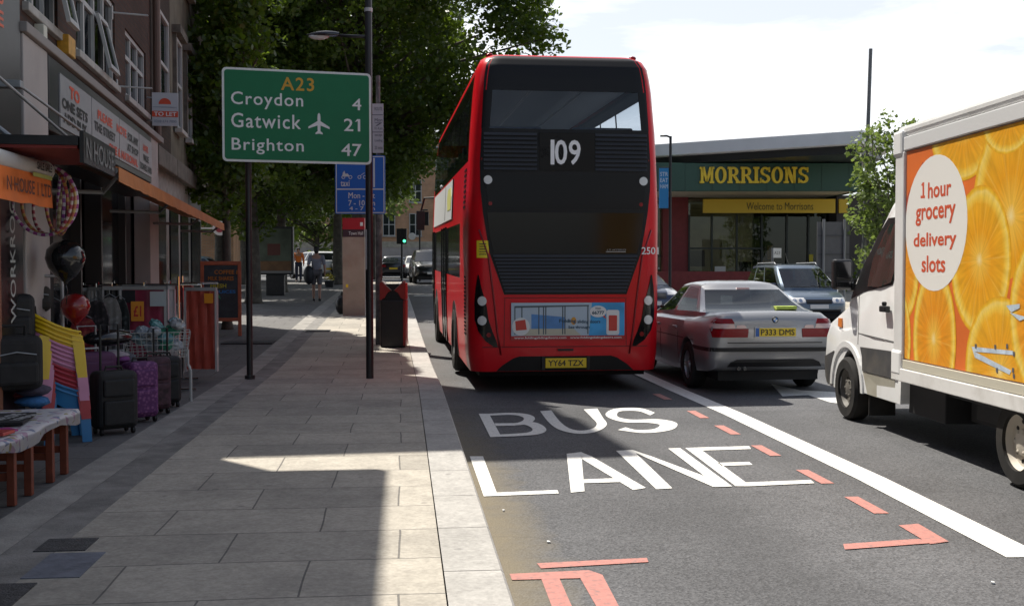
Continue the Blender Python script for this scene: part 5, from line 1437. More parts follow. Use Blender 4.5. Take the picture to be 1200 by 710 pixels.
# MPV coming the other way
BLUEG = mat("slate_blue_paint", (.10, .135, .18), .3, metal=.5, coat=.9)
st = [(0, .74, .45, .85, .98), (.04, .82, .38, .88, 1.0), (.2, .88, .30, .92, 1.02), (.8, .905, .26, .95, 1.03), (2.2, .908, .24, .95, 1.02), (3.2, .905, .24, .94, 1.02), (3.7, .90, .25, .92, 1.02), (4.0, .885, .27, .86, .95), (4.35, .84, .30, .76, .84), (4.55, .76, .33, .66, .74), (4.63, .62, .40, .58, .64)]
gh = dict(rb=.12, rr=.42, af=2.75, ab=3.95, zb0=1.0, zb1=1.0, wb=.83, wr=.66, H=1.73, pillars=[.2, .235, .52, .55, .90], spans=[0 + 1, 3, 5], seats=(1.2, 2.4), rcurve=.06)
gh['spans'] = [0, 2, 4]
mpv, SKm = car("people_carrier", "slate blue people carrier with roof rails facing the camera beyond the silver car", "car", BLUEG, (11.75, 33.9, .02), R(180 - 2), 4.63, st, [.95, 3.75], .32, gh, spokes=6)
for sx in (-1, 1):
    mb = MB(); rows = [(.62, .40, .78), (.70, .38, .80), (.77, .42, .81)]
    rows = rows if sx > 0 else [(z, -b_, -a) for z, a, b_ in rows]
    drape_rear(mb, SKm, rows, .012, 12, t=.04, sgn=-1, y0=9., dflt=4.4); o = mb.build("headlight", LENSW, mpv, smooth=True, auto=40)
    mb = MB(); drape_rear(mb, SKm, disc_rows(sx * .52, .695, .05, .05), .016, 6, t=.01, sgn=-1, y0=9., dflt=4.5); drape_rear(mb, SKm, disc_rows(sx * .68, .70, .05, .05), .016, 6, t=.01, sgn=-1, y0=9., dflt=4.4); mb.build("bulb_bowl", CHROME, o)
    mb = MB(); mb.box(sx * .93 - .11, sx * .93 + .11, 3.2, 3.36, 1.0, 1.16); mb.build("door_mirror", mat("mirror_navy", (.03, .045, .1), .3), mpv, bevel=.03)
    mb = MB(); mb.tube([(sx * .62, .7, 1.68), (sx * .62, .8, 1.75), (sx * .62, 2.5, 1.76), (sx * .62, 2.65, 1.69)], .016); mb.build("roof_rail", STEEL, mpv, smooth=True)
mb = MB(); drape_rear(mb, SKm, [(.60, -.36, .36), (.72, -.36, .36)], .012, 12, t=.03, sgn=-1, y0=9., dflt=4.5); o = mb.build("radiator_grille", BLACK, mpv)
mb = MB(); drape_rear(mb, SKm, [(.722, -.38, .38), (.737, -.38, .38)], .02, 12, t=.02, sgn=-1, y0=9., dflt=4.5); mb.build("grille_bar", CHROME, o)
mb = MB(); drape_rear(mb, SKm, [(.34, -.6, .6), (.44, -.62, .62)], .014, 12, t=.03, sgn=-1, y0=9., dflt=4.5); mb.build("air_intake", BLACK, mpv)
mb = MB(); mb.box(-.26, .26, 4.63, 4.66, .47, .58); mb.build("number_plate", PLATEW, mpv)
mb = MB(); mb.tube([(-.6, 3.98, 1.05), (-.1, 3.99, 1.08), (.0, 3.95, 1.1)], .012); mb.tube([(.05, 3.99, 1.06), (.6, 3.93, 1.08)], .012); mb.build("wiper", BLACK, mpv)
mb = MB(); mb.cyl((.1, 2.2, 1.73), (.1, 1.9, 2.05), .006); mb.build("aerial", BLACK, mpv)

# ordinary cars further off, each kind built once from the same tables
HST = [(0, .68, .42, .80, .95), (.04, .77, .36, .84, 1.0), (.15, .83, .30, .88, 1.02), (.8, .86, .25, .92, .98), (2.0, .865, .22, .90, .96), (2.9, .862, .23, .88, .96), (3.3, .85, .25, .84, .90), (3.75, .81, .28, .74, .80), (3.95, .7, .33, .62, .68), (4.0, .6, .40, .56, .62)]
HGH = dict(rb=.15, rr=.55, af=2.0, ab=3.0, zb0=.98, zb1=.95, wb=.78, wr=.58, H=1.46, pillars=[.2, .25, .54, .58, .93], spans=[0, 2, 4], seats=(1.0, 1.9))
SST = [(0, .72, .48, .92, 1.05), (.05, .82, .42, .95, 1.12), (.2, .90, .36, 1.0, 1.15), (.9, .94, .32, 1.05, 1.12), (2.2, .945, .30, 1.04, 1.1), (3.1, .94, .30, 1.02, 1.1), (3.5, .93, .32, .98, 1.06), (4.1, .89, .34, .9, .98), (4.45, .80, .40, .8, .88), (4.55, .66, .5, .7, .76)]
SGH = dict(rb=.18, rr=.5, af=2.35, ab=3.35, zb0=1.1, zb1=1.07, wb=.86, wr=.68, H=1.72, pillars=[.2, .24, .52, .56, .93], spans=[0, 2, 4], seats=(1.1, 2.2))
def lamps(root, SK_, ya, rear=True, plate=True, x0=.45, x1=.8, z0=.72, z1=.88, L=4.):
    sg, y0, d = (1, -6., .1) if rear else (-1, 9., L - .15)
    for sx in (-1, 1):
        rows = [(z0, x0, x1), (z1, x0 + .05, x1)]
        rows = rows if sx > 0 else [(z, -b_, -a) for z, a, b_ in rows]
        mb = MB(); drape_rear(mb, SK_, rows, .012, 6, t=.04, sgn=sg, y0=y0, dflt=d); mb.build("tail_lamp" if rear else "headlight", LENSR if rear else LENSW, root)
    if plate:
        mb = MB(); e = SK_.rear(0, .62 if rear else .5, sg, y0, d); mb.box(-.26, .26, e - .03, e + .03, .58 if rear else .45, .69 if rear else .56); mb.build("number_plate", PLATEY if rear else PLATEW, root)
    if not rear:
        mb = MB(); drape_rear(mb, SK_, [(z0 - .1, -.4, .4), (z0 + .05, -.42, .42)], .012, 8, t=.03, sgn=sg, y0=y0, dflt=d); mb.build("radiator_grille", BLACK, root)
def paint(n, c, m=.4): return mat(n, c, .3, metal=m, coat=.8)
def at(px, Z):
    """camera-depth Z, picture column px -> ground position"""
    X = (px - 600) / 1270. * Z
    return (X * math.cos(YAW) + Z * math.sin(YAW), -X * math.sin(YAW) + Z * math.cos(YAW))
def far(name, label, px, Z, hd, col, kind='h', rear=True, metal=.4, group="cars on the road ahead", gl=CARDARK):
    x, y = at(px, Z)
    T_, G_, L_n = (HST, HGH, 4.0) if kind == 'h' else (SST, SGH, 4.55)
    ax = [.65, 3.2] if kind == 'h' else [.8, 3.6]
    r, s_ = car(name, label, "car", paint(name + "_paint" + str(px), col, metal), (x, y, zg(y, x)), R(hd), L_n, T_, ax, .31 if kind == 'h' else .36, G_, glass=gl, group=group, spokes=0, detail=False)
    if kind == 'h': lamps(r, s_, 0, rear, L=4.)
    else: lamps(r, s_, 0, rear, z0=.9, z1=1.1, x1=.86, x0=.55, L=4.55)
    return r
far("dark_saloon_car", "dark navy car driving away in the middle of the far road", 461, 69, 4, (.015, .017, .024), 'h', True)
far("white_car", "white car facing this way just right of the dark navy car", 485, 74, 183, (.62, .62, .6), 'h', False, 0)
far("pale_car", "pale silver car farthest off beside the traffic lights", 470, 84, 10, (.5, .51, .52), 'h', True)
far("black_offroader", "black four wheel drive vehicle half hidden by the front of the bus", 499, 58, 183, (.012, .013, .015), 's', False)
far("white_offroader", "white four wheel drive vehicle seen between the walker and the tree trunk", 387, 66, 30, (.62, .63, .64), 's', True, 0, group=None)
far("grey_car", "grey car between the tree trunk and the information totem", 408, 66, 30, (.2, .21, .22), 'h', True, group=None)
far("pale_blue_car", "pale blue car parked on the left behind the chalkboard", 262, 40, 88, (.45, .56, .62), 'h', True, .2, group=None)
far("navy_car", "navy blue car on the far side of the road just right of the bus", 722, 32, 182, (.03, .04, .08), 'h', False, group=None)

# ------------------------------------------------------------------ delivery truck
TR = R(-3.65)
truck = thing("delivery_truck", "white box delivery truck with orange fruit picture and scratched lower panel", "truck", (4.67, 11.09, 0), TR)
TP0 = (4.67, 11.09); TD = (math.sin(-TR), math.cos(TR))
def tp(px, py):
    """photo pixel -> (y along the truck, z) on its near side plane"""
    u = (px - 600) / 1270.; v = (355 - py) / 1270.
    fz = math.cos(PITCH) + v * math.sin(PITCH); up = v * math.cos(PITCH) - math.sin(PITCH)
    x = u * math.cos(YAW) + fz * math.sin(YAW); y = -u * math.sin(YAW) + fz * math.cos(YAW)
    s_ = (x * TP0[1] - y * TP0[0]) / (y * TD[0] - x * TD[1])
    t = (TP0[0] + s_ * TD[0]) / x
    return (s_, 1.6 + up * t)
VANW = mat("van_white", (.76, .76, .75), .3, coat=.5, dirt=(.42, .38, .32), dscale=1.3, damt=.35)
VANG = mat("van_grey_plastic", (.055, .055, .057), .55, var=.15, dirt=(.14, .125, .10), dscale=2.5, damt=.6)
prof = []
def arch(c, r, n=14): return [(c + r * math.cos(a), .33 + r * math.sin(a)) for a in [math.pi * k / n for k in range(n + 1)]]
archp = arch(0, .43)
prof = [(-1.44, .34), (-.45, .34)] + [(p[0], p[1]) for p in archp[::-1] if p[1] > .34] + [(.45, .30), (.86, .30), (.95, .42), (.95, .60), (.90, .85), (.78, 1.02), (.50, 1.12), (.16, 1.22), (-.2, 1.53), (-.55, 1.83), (-.92, 2.12), (-1.08, 2.25), (-1.22, 2.33), (-1.44, 2.38)]
def pin(p, e, xr):
    y, z = p
    k = 0.20 * abs(xr) ** 3.2 if y > -.2 else .06 * abs(xr) ** 3
    yy = y - k * min(1, max(0, (y + 1.0) / 1.4))
    zz = z - e * (1 if z > 1.0 else 0); yy -= e * (1 if y > .4 else 0)
    if z > 1.3: pass
    return yy, zz
cab = MB(); rows = []
CW = .985
for x, e in ((0.03, .05), (0.045, .025), (.09, .006), (.25, 0), (.6, 0), (.985, 0), (1.37, 0), (1.72, 0), (1.88, .006), (1.925, .025), (1.94, .05)):
    xr = (x - .985) / .955
    r_ = []
    for p in prof:
        yy, zz = pin(p, e, xr)
        lean = max(0, zz - 1.15) * .05
        xx = x + (lean if xr < 0 else -lean) * abs(xr)
        r_.append((xx, yy, zz))
    rows.append(r_)
cab.grid(rows, close=True); n = len(prof)
cab.f += [tuple(range(n)), tuple((len(rows) - 1) * n + k for k in range(n))[::-1]]; cab.mi += [0, 0]
SKc = Skin(cab)
cab.build("cab", VANW, truck, smooth=True, auto=35)
def sidepoly(mb, pts, x=None, off=.008, t=.012, mi=None, skin=None):
    """panel on the cab's near side from (y,z) outline"""
    P = [((skin.side(p[0], p[1], 1, -3, .05) if skin else x) - off, p[0], p[1]) for p in pts]
    n = len(P); mb.add(P + [(p[0] + t, p[1], p[2]) for p in P], [tuple(range(n)), tuple(range(n, 2 * n))[::-1]] + [(i, (i + 1) % n, n + (i + 1) % n, n + i) for i in range(n)], mi)
# window : black surround then glass
mb = MB(); drape_side(mb, SKc, [(1.25, .04, .10), (1.36, -.42, .0), (1.45, -1.15, -.10), (1.7, -1.33, -.42), (1.95, -1.345, -.78), (2.09, -1.345, -1.0)], .006, 14, t=.01, sub=6, dflt=.06); o = mb.build("side_window_surround", BLACK, truck)
mb = MB(); drape_side(mb, SKc, [(1.42, -.85, -.55), (1.47, -1.13, -.56), (1.7, -1.29, -.68), (1.95, -1.31, -.94), (2.03, -1.31, -1.06)], .014, 12, t=.01, sub=6, dflt=.06); mb.build("side_window", mat("van_window", (.03, .04, .035), .04, spec=.8), o)
mb = MB()
scr = [(x, y, z) for x in (.16, .5, .985, 1.47, 1.81) for (y, z) in ((.10, 1.275), (-.2, 1.545), (-.55, 1.845), (-.88, 2.075))]
R_ = [[(x + (max(0, z - 1.15) * .05 * (1 if x < .98 else -1) * abs((x - .985) / .955)), SKc.rear(x, z, -1, 4., y) + .006, z) for x in (.16, .3, .5, .75, .985, 1.22, 1.47, 1.67, 1.81)] for (y, z) in ((.10, 1.275), (-.2, 1.545), (-.55, 1.845), (-.88, 2.075))]
mb.slab(R_, (0, .6, .8), .01); mb.build("windscreen", CARDARK, truck, smooth=True)
mb = MB(); sidepoly(mb, [(-1.36, .56), (-.47, .56), (-.455, .70), (-.40, .80), (-1.36, .82)], skin=SKc, off=.012); sidepoly(mb, [(.45, .32), (.66, .33), (.70, .62), (.40, .70), (.455, .5)], skin=SKc, off=.012); mb.build("grey_side_moulding", VANG, truck)
mb = MB(); sidepoly(mb, [(-1.30, .33), (-.62, .34), (-.47, .555), (-1.30, .555)], skin=SKc, off=.007); mb.build("step_panel", mat("dusty_silver_step", (.36, .34, .28), .55, dirt=(.2, .17, .12), dscale=3), truck)
mb = MB(); drape_side(mb, SKc, [(.33, .60, .80), (.60, .60, .84)], .008, 8, t=.01, sub=4, dflt=.2); mb.box(.15, 1.8, .93, .97, .32, .62); mb.build("front_bumper", VANG, truck, bevel=.02)
mb = MB(); a = [(p[0] * 1.0, p[1]) for p in arch(0, .44, 16)]; b_ = [(p[0], p[1]) for p in arch(0, .50, 16)]
for k in range(16): sidepoly(mb, [a[k], a[k + 1], b_[k + 1], b_[k]], x=.03, off=.016, t=.03)
mb.build("wheel_arch_lip", VANW, truck)
mb = MB(); mb.prism([(p[0] * .98, .33 + (p[1] - .33) * .98) for p in archp], .32, .5, 'x'); mb.build("wheel_housing", CABIN, truck)
mb = MB()
for (y0, z0, y1, z1) in ((-.32, .82, -.32, 1.36), (-1.30, .58, -1.30, 1.42)): sidepoly(mb, [(y0, z0), (y0 + .012, z0), (y1 + .012, z1), (y1, z1)], skin=SKc, off=.003, t=.004)
sidepoly(mb, [(-1.3, .90), (-.32, .93), (-.32, .94), (-1.3, .91)], skin=SKc, off=.003, t=.004); mb.build("door_gap", mat("gap_grey", (.12, .12, .12), .7), truck)
hp = tp(1034, 362); mb = MB(); mb.box(-.01, .045, hp[0] - .09, hp[0] + .07, hp[1] - .03, hp[1] + .03); mb.box(0, .04, hp[0] - .02, hp[0] + .03, hp[1] + .03, hp[1] + .07); mb.build("door_handle", BLACK, truck, bevel=.012)
ip = tp(982, 378); mb = MB(); sidepoly(mb, [(ip[0] - .07, ip[1] - .05), (ip[0] + .05, ip[1] - .04), (ip[0] + .04, ip[1] + .05), (ip[0] - .06, ip[1] + .05)], skin=SKc, off=.014, t=.02); mb.build("side_repeater", LENSA, truck)
mb = MB(); mb.box(-.15, .05, -.10, .02, 1.38, 1.70); mb.box(.04, .14, -.10, -.02, 1.36, 1.46); o = mb.build("mirror", BLACK, truck, bevel=.03)
mb = MB(); mb.box(-.13, .03, -.115, -.101, 1.50, 1.68); mb.box(-.13, .03, -.115, -.101, 1.40, 1.47); mb.build("mirror_glass", mat("mirror_dark", (.05, .05, .055), .12, metal=.8), o, bevel=.006)
mb = MB(); drape_rear(mb, SKc, [(.80, .15, .45), (1.0, .2, .42)], .01, 8, t=.02, sgn=-1, y0=4., dflt=.8); drape_rear(mb, SKc, [(.80, 1.52, 1.82), (1.0, 1.55, 1.77)], .01, 8, t=.02, sgn=-1, y0=4., dflt=.8); mb.build("headlight", LENSW, truck)
# box body
BX0, BX1 = -.015, 2.12
mb = MB(); mb.box(BX0 + .004, BX1, -5.35, -1.50, .72, 2.86); mb.build("box_body", VANW, truck, bevel=.03)
mb = MB(); mb.box(BX0 - .03, BX1 + .03, -5.4, -1.43, 2.665, 2.79); mb.build("top_rail", mat("rail_grey_white", (.62, .62, .62), .4), truck, bevel=.008)
mb = MB(); mb.box(BX0 - .02, BX1 + .02, -5.38, -1.46, 2.80, 2.90); mb.build("roof_edge", VANW, truck, bevel=.035)
mb = MB(); mb.box(BX0 - .035, .15, -1.66, -1.462, .70, 2.66); mb.build("corner_post", VANW, truck, bevel=.012)
mb = MB(); mb.box(BX0 - .05, .2, -1.64, -1.425, 2.62, 2.86); mb.box(BX0 - .05, .2, -1.66, -1.425, .62, .86); mb.build("corner_cap", mat("cap_white", (.74, .74, .73), .45), truck, bevel=.03)
mb = MB(); mb.box(BX0 - .03, .1, -5.38, -1.665, .70, .775); mb.build("lower_strip", mat("dusty_beige_strip", (.5, .47, .38), .5), truck, bevel=.004)
mb = MB(); mb.box(BX0 - .045, .12, -5.4, -1.435, .575, .695); mb.build("side_rail", mat("aluminium_rail", (.70, .69, .67), .4, dirt=(.4, .37, .33), dscale=3), truck, bevel=.008)
mb = MB(); mb.box(.15, 1.95, -5.3, -1.42, .50, .70); mb.box(.35, .5, -5.2, .6, .30, .50); mb.box(1.5, 1.65, -5.2, .6, .3, .5); mb.box(.12, .5, -2.2, -1.42, .26, .56); mb.box(.3, 1.7, -3.1, -2.3, .3, .55); mb.box(.2, .34, -3.2, -2.62, .36, .6); mb.build("chassis", CABIN, truck, bevel=.01)
mb = MB(); mb.box(.05, .32, -.60, -.585, .12, .55); mb.build("mud_flap", RUBBER, truck)
for sx, x in ((-1, .11), (1, 1.85)):
    build_wheel(truck, x, 0, .335, .21, sx, mat("steel_wheel_dark", (.13, .12, .105), .6), 0)
    build_wheel(truck, x, -3.64, .335, .21, sx, mat("steel_wheel_dusty", (.55, .50, .42), .6), 0)
mb = MB(); mb.box(.3, 1.65, -3.70, -3.58, .28, .40); mb.box(.3, 1.65, -.06, .06, .28, .4); mb.build("axle", CABIN, truck)
mb = MB(); mb.box(.2, .5, -5.42, -5.36, .7, .9); mb.box(1.6, 1.9, -5.42, -5.36, .7, .9); mb.build("tail_lamp", LENSR, truck)
# printed side panel : cut fruit, oval and words (one printed sheet)
def fruit_mat(cy, cz, ry, rz, hue):
    """cut orange printed on the panel: pale core, streaked segments, pith ring, rind"""
    m = bpy.data.materials.new("print_fruit"); m.use_nodes = True; nt = m.node_tree; L = nt.links
    b = nt.nodes["Principled BSDF"]; b.inputs['Roughness'].default_value = .38
    tc = nt.nodes.new("ShaderNodeTexCoord"); sx = nt.nodes.new("ShaderNodeSeparateXYZ"); L.new(tc.outputs['Object'], sx.inputs[0])
    def lin(out, c, r):
        n = nt.nodes.new("ShaderNodeMath"); n.operation = 'MULTIPLY_ADD'; n.inputs[1].default_value = 1 / r; n.inputs[2].default_value = -c / r; L.new(out, n.inputs[0]); return n.outputs[0]
    cb = nt.nodes.new("ShaderNodeCombineXYZ"); L.new(lin(sx.outputs['Y'], cy, ry), cb.inputs['X']); L.new(lin(sx.outputs['Z'], cz, rz), cb.inputs['Y'])
    ln = nt.nodes.new("ShaderNodeVectorMath"); ln.operation = 'LENGTH'; L.new(cb.outputs[0], ln.inputs[0])
    n0 = nt.nodes.new("ShaderNodeTexNoise"); n0.inputs['Scale'].default_value = 5; n0.inputs['Detail'].default_value = 4; L.new(cb.outputs[0], n0.inputs['Vector'])
    ad = nt.nodes.new("ShaderNodeMath"); ad.operation = 'MULTIPLY_ADD'; ad.inputs[1].default_value = .10; L.new(n0.outputs['Fac'], ad.inputs[0]); L.new(ln.outputs['Value'], ad.inputs[2])
    r = nt.nodes.new("ShaderNodeValToRGB"); e = r.color_ramp.elements
    tab = [(.05, (.82, .66, .30)), (.16, (.78, .46, .06)), (.45, (.74, .33 * hue, .015)), (.80, (.72, .36 * hue, .02)), (.90, (.78, .52, .07)), (.965, (.80, .58, .14)), (1.0, (.76, .46, .03)), (1.06, (.68, .30, .015))]
    for i, (p, c) in enumerate(tab):
        q = e[i] if i < 2 else e.new(p)
        q.position = p / 1.1; q.color = (*c, 1)
    sc = nt.nodes.new("ShaderNodeMath"); sc.operation = 'MULTIPLY'; sc.inputs[1].default_value = 1 / 1.1; L.new(ad.outputs[0], sc.inputs[0]); L.new(sc.outputs[0], r.inputs['Fac'])
    # segments: radial streaks in (angle, radius)
    s2 = nt.nodes.new("ShaderNodeSeparateXYZ"); L.new(cb.outputs[0], s2.inputs[0])
    at2 = nt.nodes.new("ShaderNodeMath"); at2.operation = 'ARCTAN2'; L.new(s2.outputs['Y'], at2.inputs[0]); L.new(s2.outputs['X'], at2.inputs[1])
    c2 = nt.nodes.new("ShaderNodeCombineXYZ"); L.new(at2.outputs[0], c2.inputs['X']); L.new(ln.outputs['Value'], c2.inputs['Y'])
    mp = nt.nodes.new("ShaderNodeMapping"); mp.inputs['Scale'].default_value = (9, 2.2, 1); L.new(c2.outputs[0], mp.inputs['Vector'])
    n1 = nt.nodes.new("ShaderNodeTexNoise"); n1.inputs['Scale'].default_value = 1.0; n1.inputs['Detail'].default_value = 5; L.new(mp.outputs[0], n1.inputs['Vector'])
    sn = nt.nodes.new("ShaderNodeMath"); sn.operation = 'MULTIPLY_ADD'; sn.inputs[1].default_value = 5.0; sn.inputs[2].default_value = cy * 7; L.new(at2.outputs[0], sn.inputs[0])
    cs = nt.nodes.new("ShaderNodeMath"); cs.operation = 'SINE'; L.new(sn.outputs[0], cs.inputs[0])
    ab = nt.nodes.new("ShaderNodeMath"); ab.operation = 'ABSOLUTE'; L.new(cs.outputs[0], ab.inputs[0])
    wl_ = nt.nodes.new("ShaderNodeMapRange"); wl_.inputs['From Min'].default_value = .14; wl_.inputs['From Max'].default_value = .0; wl_.inputs['To Max'].default_value = .28; L.new(ab.outputs[0], wl_.inputs['Value'])
    ins = nt.nodes.new("ShaderNodeMapRange"); ins.inputs['From Min'].default_value = .9; ins.inputs['From Max'].default_value = .8; L.new(ln.outputs['Value'], ins.inputs['Value'])
    wm = nt.nodes.new("ShaderNodeMath"); wm.operation = 'MULTIPLY'; L.new(wl_.outputs[0], wm.inputs[0]); L.new(ins.outputs[0], wm.inputs[1])
    mr = nt.nodes.new("ShaderNodeMapRange"); mr.inputs['From Min'].default_value = .3; mr.inputs['From Max'].default_value = .7; mr.inputs['To Min'].default_value = .82; mr.inputs['To Max'].default_value = 1.12; L.new(n1.outputs['Fac'], mr.inputs['Value'])
    mu = nt.nodes.new("ShaderNodeMixRGB"); mu.blend_type = 'MULTIPLY'; mu.inputs['Fac'].default_value = 1; L.new(r.outputs['Color'], mu.inputs['Color1']); L.new(mr.outputs[0], mu.inputs['Color2'])
    mx = nt.nodes.new("ShaderNodeMixRGB"); mx.inputs['Color2'].default_value = (.80, .58, .16, 1); L.new(wm.outputs[0], mx.inputs['Fac']); L.new(mu.outputs[0], mx.inputs['Color1'])
    L.new(mx.outputs[0], b.inputs['Base Color'])
    return m
def slice_mat(name, rim, flesh, core, ang):
    m = bpy.data.materials.new(name); m.use_nodes = True; nt = m.node_tree; L = nt.links
    b = nt.nodes["Principled BSDF"]; b.inputs['Roughness'].default_value = .38
    tc = nt.nodes.new("ShaderNodeTexCoord"); n = nt.nodes.new("ShaderNodeTexNoise"); n.inputs['Scale'].default_value = 3.5; n.inputs['Detail'].default_value = 5
    mp = nt.nodes.new("ShaderNodeMapping"); mp.inputs['Rotation'].default_value = (ang, 0, 0); mp.inputs['Scale'].default_value = (1, 3.5, .8)
    L.new(tc.outputs['Object'], mp.inputs['Vector']); L.new(mp.outputs[0], n.inputs['Vector'])
    r = nt.nodes.new("ShaderNodeValToRGB"); e = r.color_ramp.elements; e[0].position = .32; e[1].position = .68; e[0].color = (*flesh, 1); e[1].color = (*rim, 1)
    L.new(n.outputs['Fac'], r.inputs['Fac']); L.new(r.outputs['Color'], b.inputs['Base Color'])
    return m
GM = [mat("print_orange_red", (.66, .15, .03), .38, var=.25, vscale=1.2), slice_mat("print_rind", (.72, .42, .03), (.70, .35, .02), 0, 0), mat("print_pith", (.78, .54, .12), .38, var=.1, vscale=2),
      slice_mat("print_flesh_a", (.76, .42, .035), (.68, .26, .015), 0, .7), slice_mat("print_flesh_b", (.76, .36, .03), (.66, .22, .012), 0, -.6), mat("print_core", (.8, .58, .2), .4), mat("print_oval", (.76, .74, .70), .4), mat("print_words", (.60, .10, .045), .4), mat("print_dark_red", (.42, .06, .03), .4),
      mat("bare_pale_blue", (.5, .58, .66), .4, var=.2, vscale=14), mat("bare_dark", (.1, .1, .12), .5)]
PY0, PY1, PZ0, PZ1 = -5.30, -1.665, .785, 2.655
gm = MB(); gm.box(BX0 - .012, BX0 + .0, PY0, PY1, PZ0, PZ1, mi=0)
# in the panel frame U = towards the back of the truck (-y), seen from the street
LAY = [0]
def pan(poly, mi):
    LAY[0] += 1
    q = clip_poly([(p[0], p[1]) for p in poly], PY0 + .003, PY1 - .003, PZ0 + .003, PZ1 - .003)
    if len(q) < 3: return
    x = BX0 - .0125 - .00015 * LAY[0]
    gm.add([(x, p[0], p[1]) for p in q], [tuple(range(len(q)))], mi)
def orange(px, py, ry, rz, fl, ang=0., rays=True):
    cy, cz = px, py
    def E_(k):
        return [(cy + ry * k * math.cos(t) * math.cos(ang) - rz * k * math.sin(t) * math.sin(ang), cz + ry * k * math.cos(t) * math.sin(ang) + rz * k * math.sin(t) * math.cos(ang)) for t in [2 * math.pi * q / 40 for q in range(40)]]
    GM.append(fruit_mat(cy, cz, ry, rz, 1.0 if fl == 3 else .84)); pan(E_(1.0), len(GM) - 1)
def T(px, py): return tp(px, py)
pan([T(1062, 240), T(1085, 190), T(1110, 210), T(1100, 300), T(1062, 330)], 8)
c = T(1062, 330); orange(c[0] + .1, c[1] + .1, .45, .5, 4)
c = T(1150, 190); orange(c[0] + .25, 2.75, .62, .45, 3, rays=False)
c = T(1185, 270); orange(c[0] - .05, c[1] + .1, .62, .80, 3, rays=True)
c = T(1195, 155); orange(c[0] + .1, 2.72, .42, .28, 3, rays=False)
pan([T(1130, 410), T(1150, 350), T(1200, 320), T(1215, 420), T(1150, 430)], 0)
c = T(1058, 400); orange(c[0] + .05, .95, .30, .48, 4)
c = T(1098, 395); orange(c[0], c[1] - .02, .43, .62, 4)
c = T(1152, 305); orange(c[0], c[1], .50, .58, 3)
c = T(1172, 425); orange(c[0] - .05, c[1] - .06, .56, .56, 3)
c = T(1230, 370); orange(c[0], c[1], .5, .6, 4)
orange(-4.75, 1.15, .55, .58, 4); orange(-4.55, 2.2, .60, .62, 3); orange(-5.1, 1.75, .5, .55, 4)
oc = T(1101, 260); ot = T(1103, 181); ob_ = T(1097, 341); ol = T(1065, 262); orr = T(1138, 258)
pan(ell((ol[0] + orr[0]) / 2, (ot[1] + ob_[1]) / 2, abs(orr[0] - ol[0]) / 2, abs(ot[1] - ob_[1]) / 2, 40), 6)
LAY[0] += 2
for w_, pl_, pr_, pt, pb in (("hour", (1091.5, 224), (1119, 222), (1104, 212), (1104, 231)), ("grocery", (1077, 255), (1124, 249), (1100, 242), (1100, 263)), ("delivery", (1074.5, 287), (1125, 282), (1100, 272), (1100, 293)), ("slots", (1084, 309), (1112, 309), (1098, 299.5), (1098, 319))):
    a, b_ = T(*pl_), T(*pr_); t_, u_ = T(*pt), T(*pb)
    letter(gm, w_, (BX0 - .0125 - .00015 * LAY[0], (a[0] + b_[0]) / 2, (t_[1] + u_[1]) / 2), (0, -1, 0), (0, 0, 1), h=abs(t_[1] - u_[1]) * 1.02, w=abs(a[0] - b_[0]), bold=.03, off=.0006, mi=7)
for poly in ([(1083.3, 217.5), (1085.2, 214), (1087, 213.6), (1087, 231.4), (1085, 231.6), (1085, 218)], [(1082.8, 229.6), (1088, 229.2), (1088, 232.2), (1082.8, 232.6)]): pan([T(*p) for p in poly], 7)
LAY[0] += 2
for poly in ([(1143, 406), (1192, 411), (1193, 416), (1147, 412), (1190, 434), (1188, 439), (1147, 419)],): pan([T(*p) for p in poly][:4], 9); pan([T(*p) for p in (poly[0], poly[3], poly[4], poly[5], poly[6])], 9)
for px, py in ((1148, 405), (1171, 406), (1185, 405), (1193, 414), (1192, 433), (1173, 433), (1193, 440)):
    pan([T(px - 1.2, py - 2), T(px + 1.2, py - 2), T(px + 1, py + 4), T(px - 1, py + 3)], 10)
for poly in ([(1184, 358), (1200, 356), (1200, 361), (1190, 366)], [(1188, 366), (1210, 372), (1200, 376)]): pan([T(*p) for p in poly], 9)
gm.build("printed_side_panel", GM, truck, recalc=False)
# ------------------------------------------------------------------ signs, lamps and other street furniture
def pole_z(px, Z): x, y = at(px, Z); return x, y, zg(y)
GREENS = mat("sign_green", (.006, .16, .062), .4, spec=.3, var=.04)
SIGNW = mat("sign_white", (.74, .76, .74), .42, dirt=(.4, .4, .38), dscale=3, damt=.25)
POLEB = mat("pole_black", (.018, .018, .02), .45, var=.2, vscale=9)
POLEG = mat("pole_grey", (.16, .165, .17), .5, metal=.3, var=.15)
# direction sign : local x to the right along the panel, z up, y away from the viewer
def D_(px, py, Z):
    x, y = at(px, Z); return Vector((x, y, 1.6 + (315 - py) / 1270. * Z))
tl, tr, bl = D_(262, 80, 14.25), D_(436, 88, 14.76), D_(264.5, 189.5, 14.25)
U = (tr - tl); SW = U.length; U.normalize(); SH = (tl - bl).length
Vv = (tl - bl).normalized(); Vv = (Vv - U * Vv.dot(U)).normalized(); Nn = U.cross(Vv)     # Nn towards the viewer
sign = thing("direction_sign", "large green direction sign with white place names and distances", "road sign")
sign.matrix_world = Matrix(((U.x, -Nn.x, Vv.x, tl.x), (U.y, -Nn.y, Vv.y, tl.y), (U.z, -Nn.z, Vv.z, tl.z - SH), (0, 0, 0, 1)))
mb = MB(); mb.prism(rrect(0, SW, 0, SH, .06), 0, .02, 'y'); mb.build("border", SIGNW, sign)
mb = MB(); mb.prism(rrect(.03, SW - .03, .03, SH - .03, .04), -.004, .0, 'y'); mb.build("panel", GREENS, sign)
mb = MB(); mb.box(.1, SW - .1, .021, .05, .25, .29); mb.box(.1, SW - .1, .021, .05, SH - .3, SH - .26)
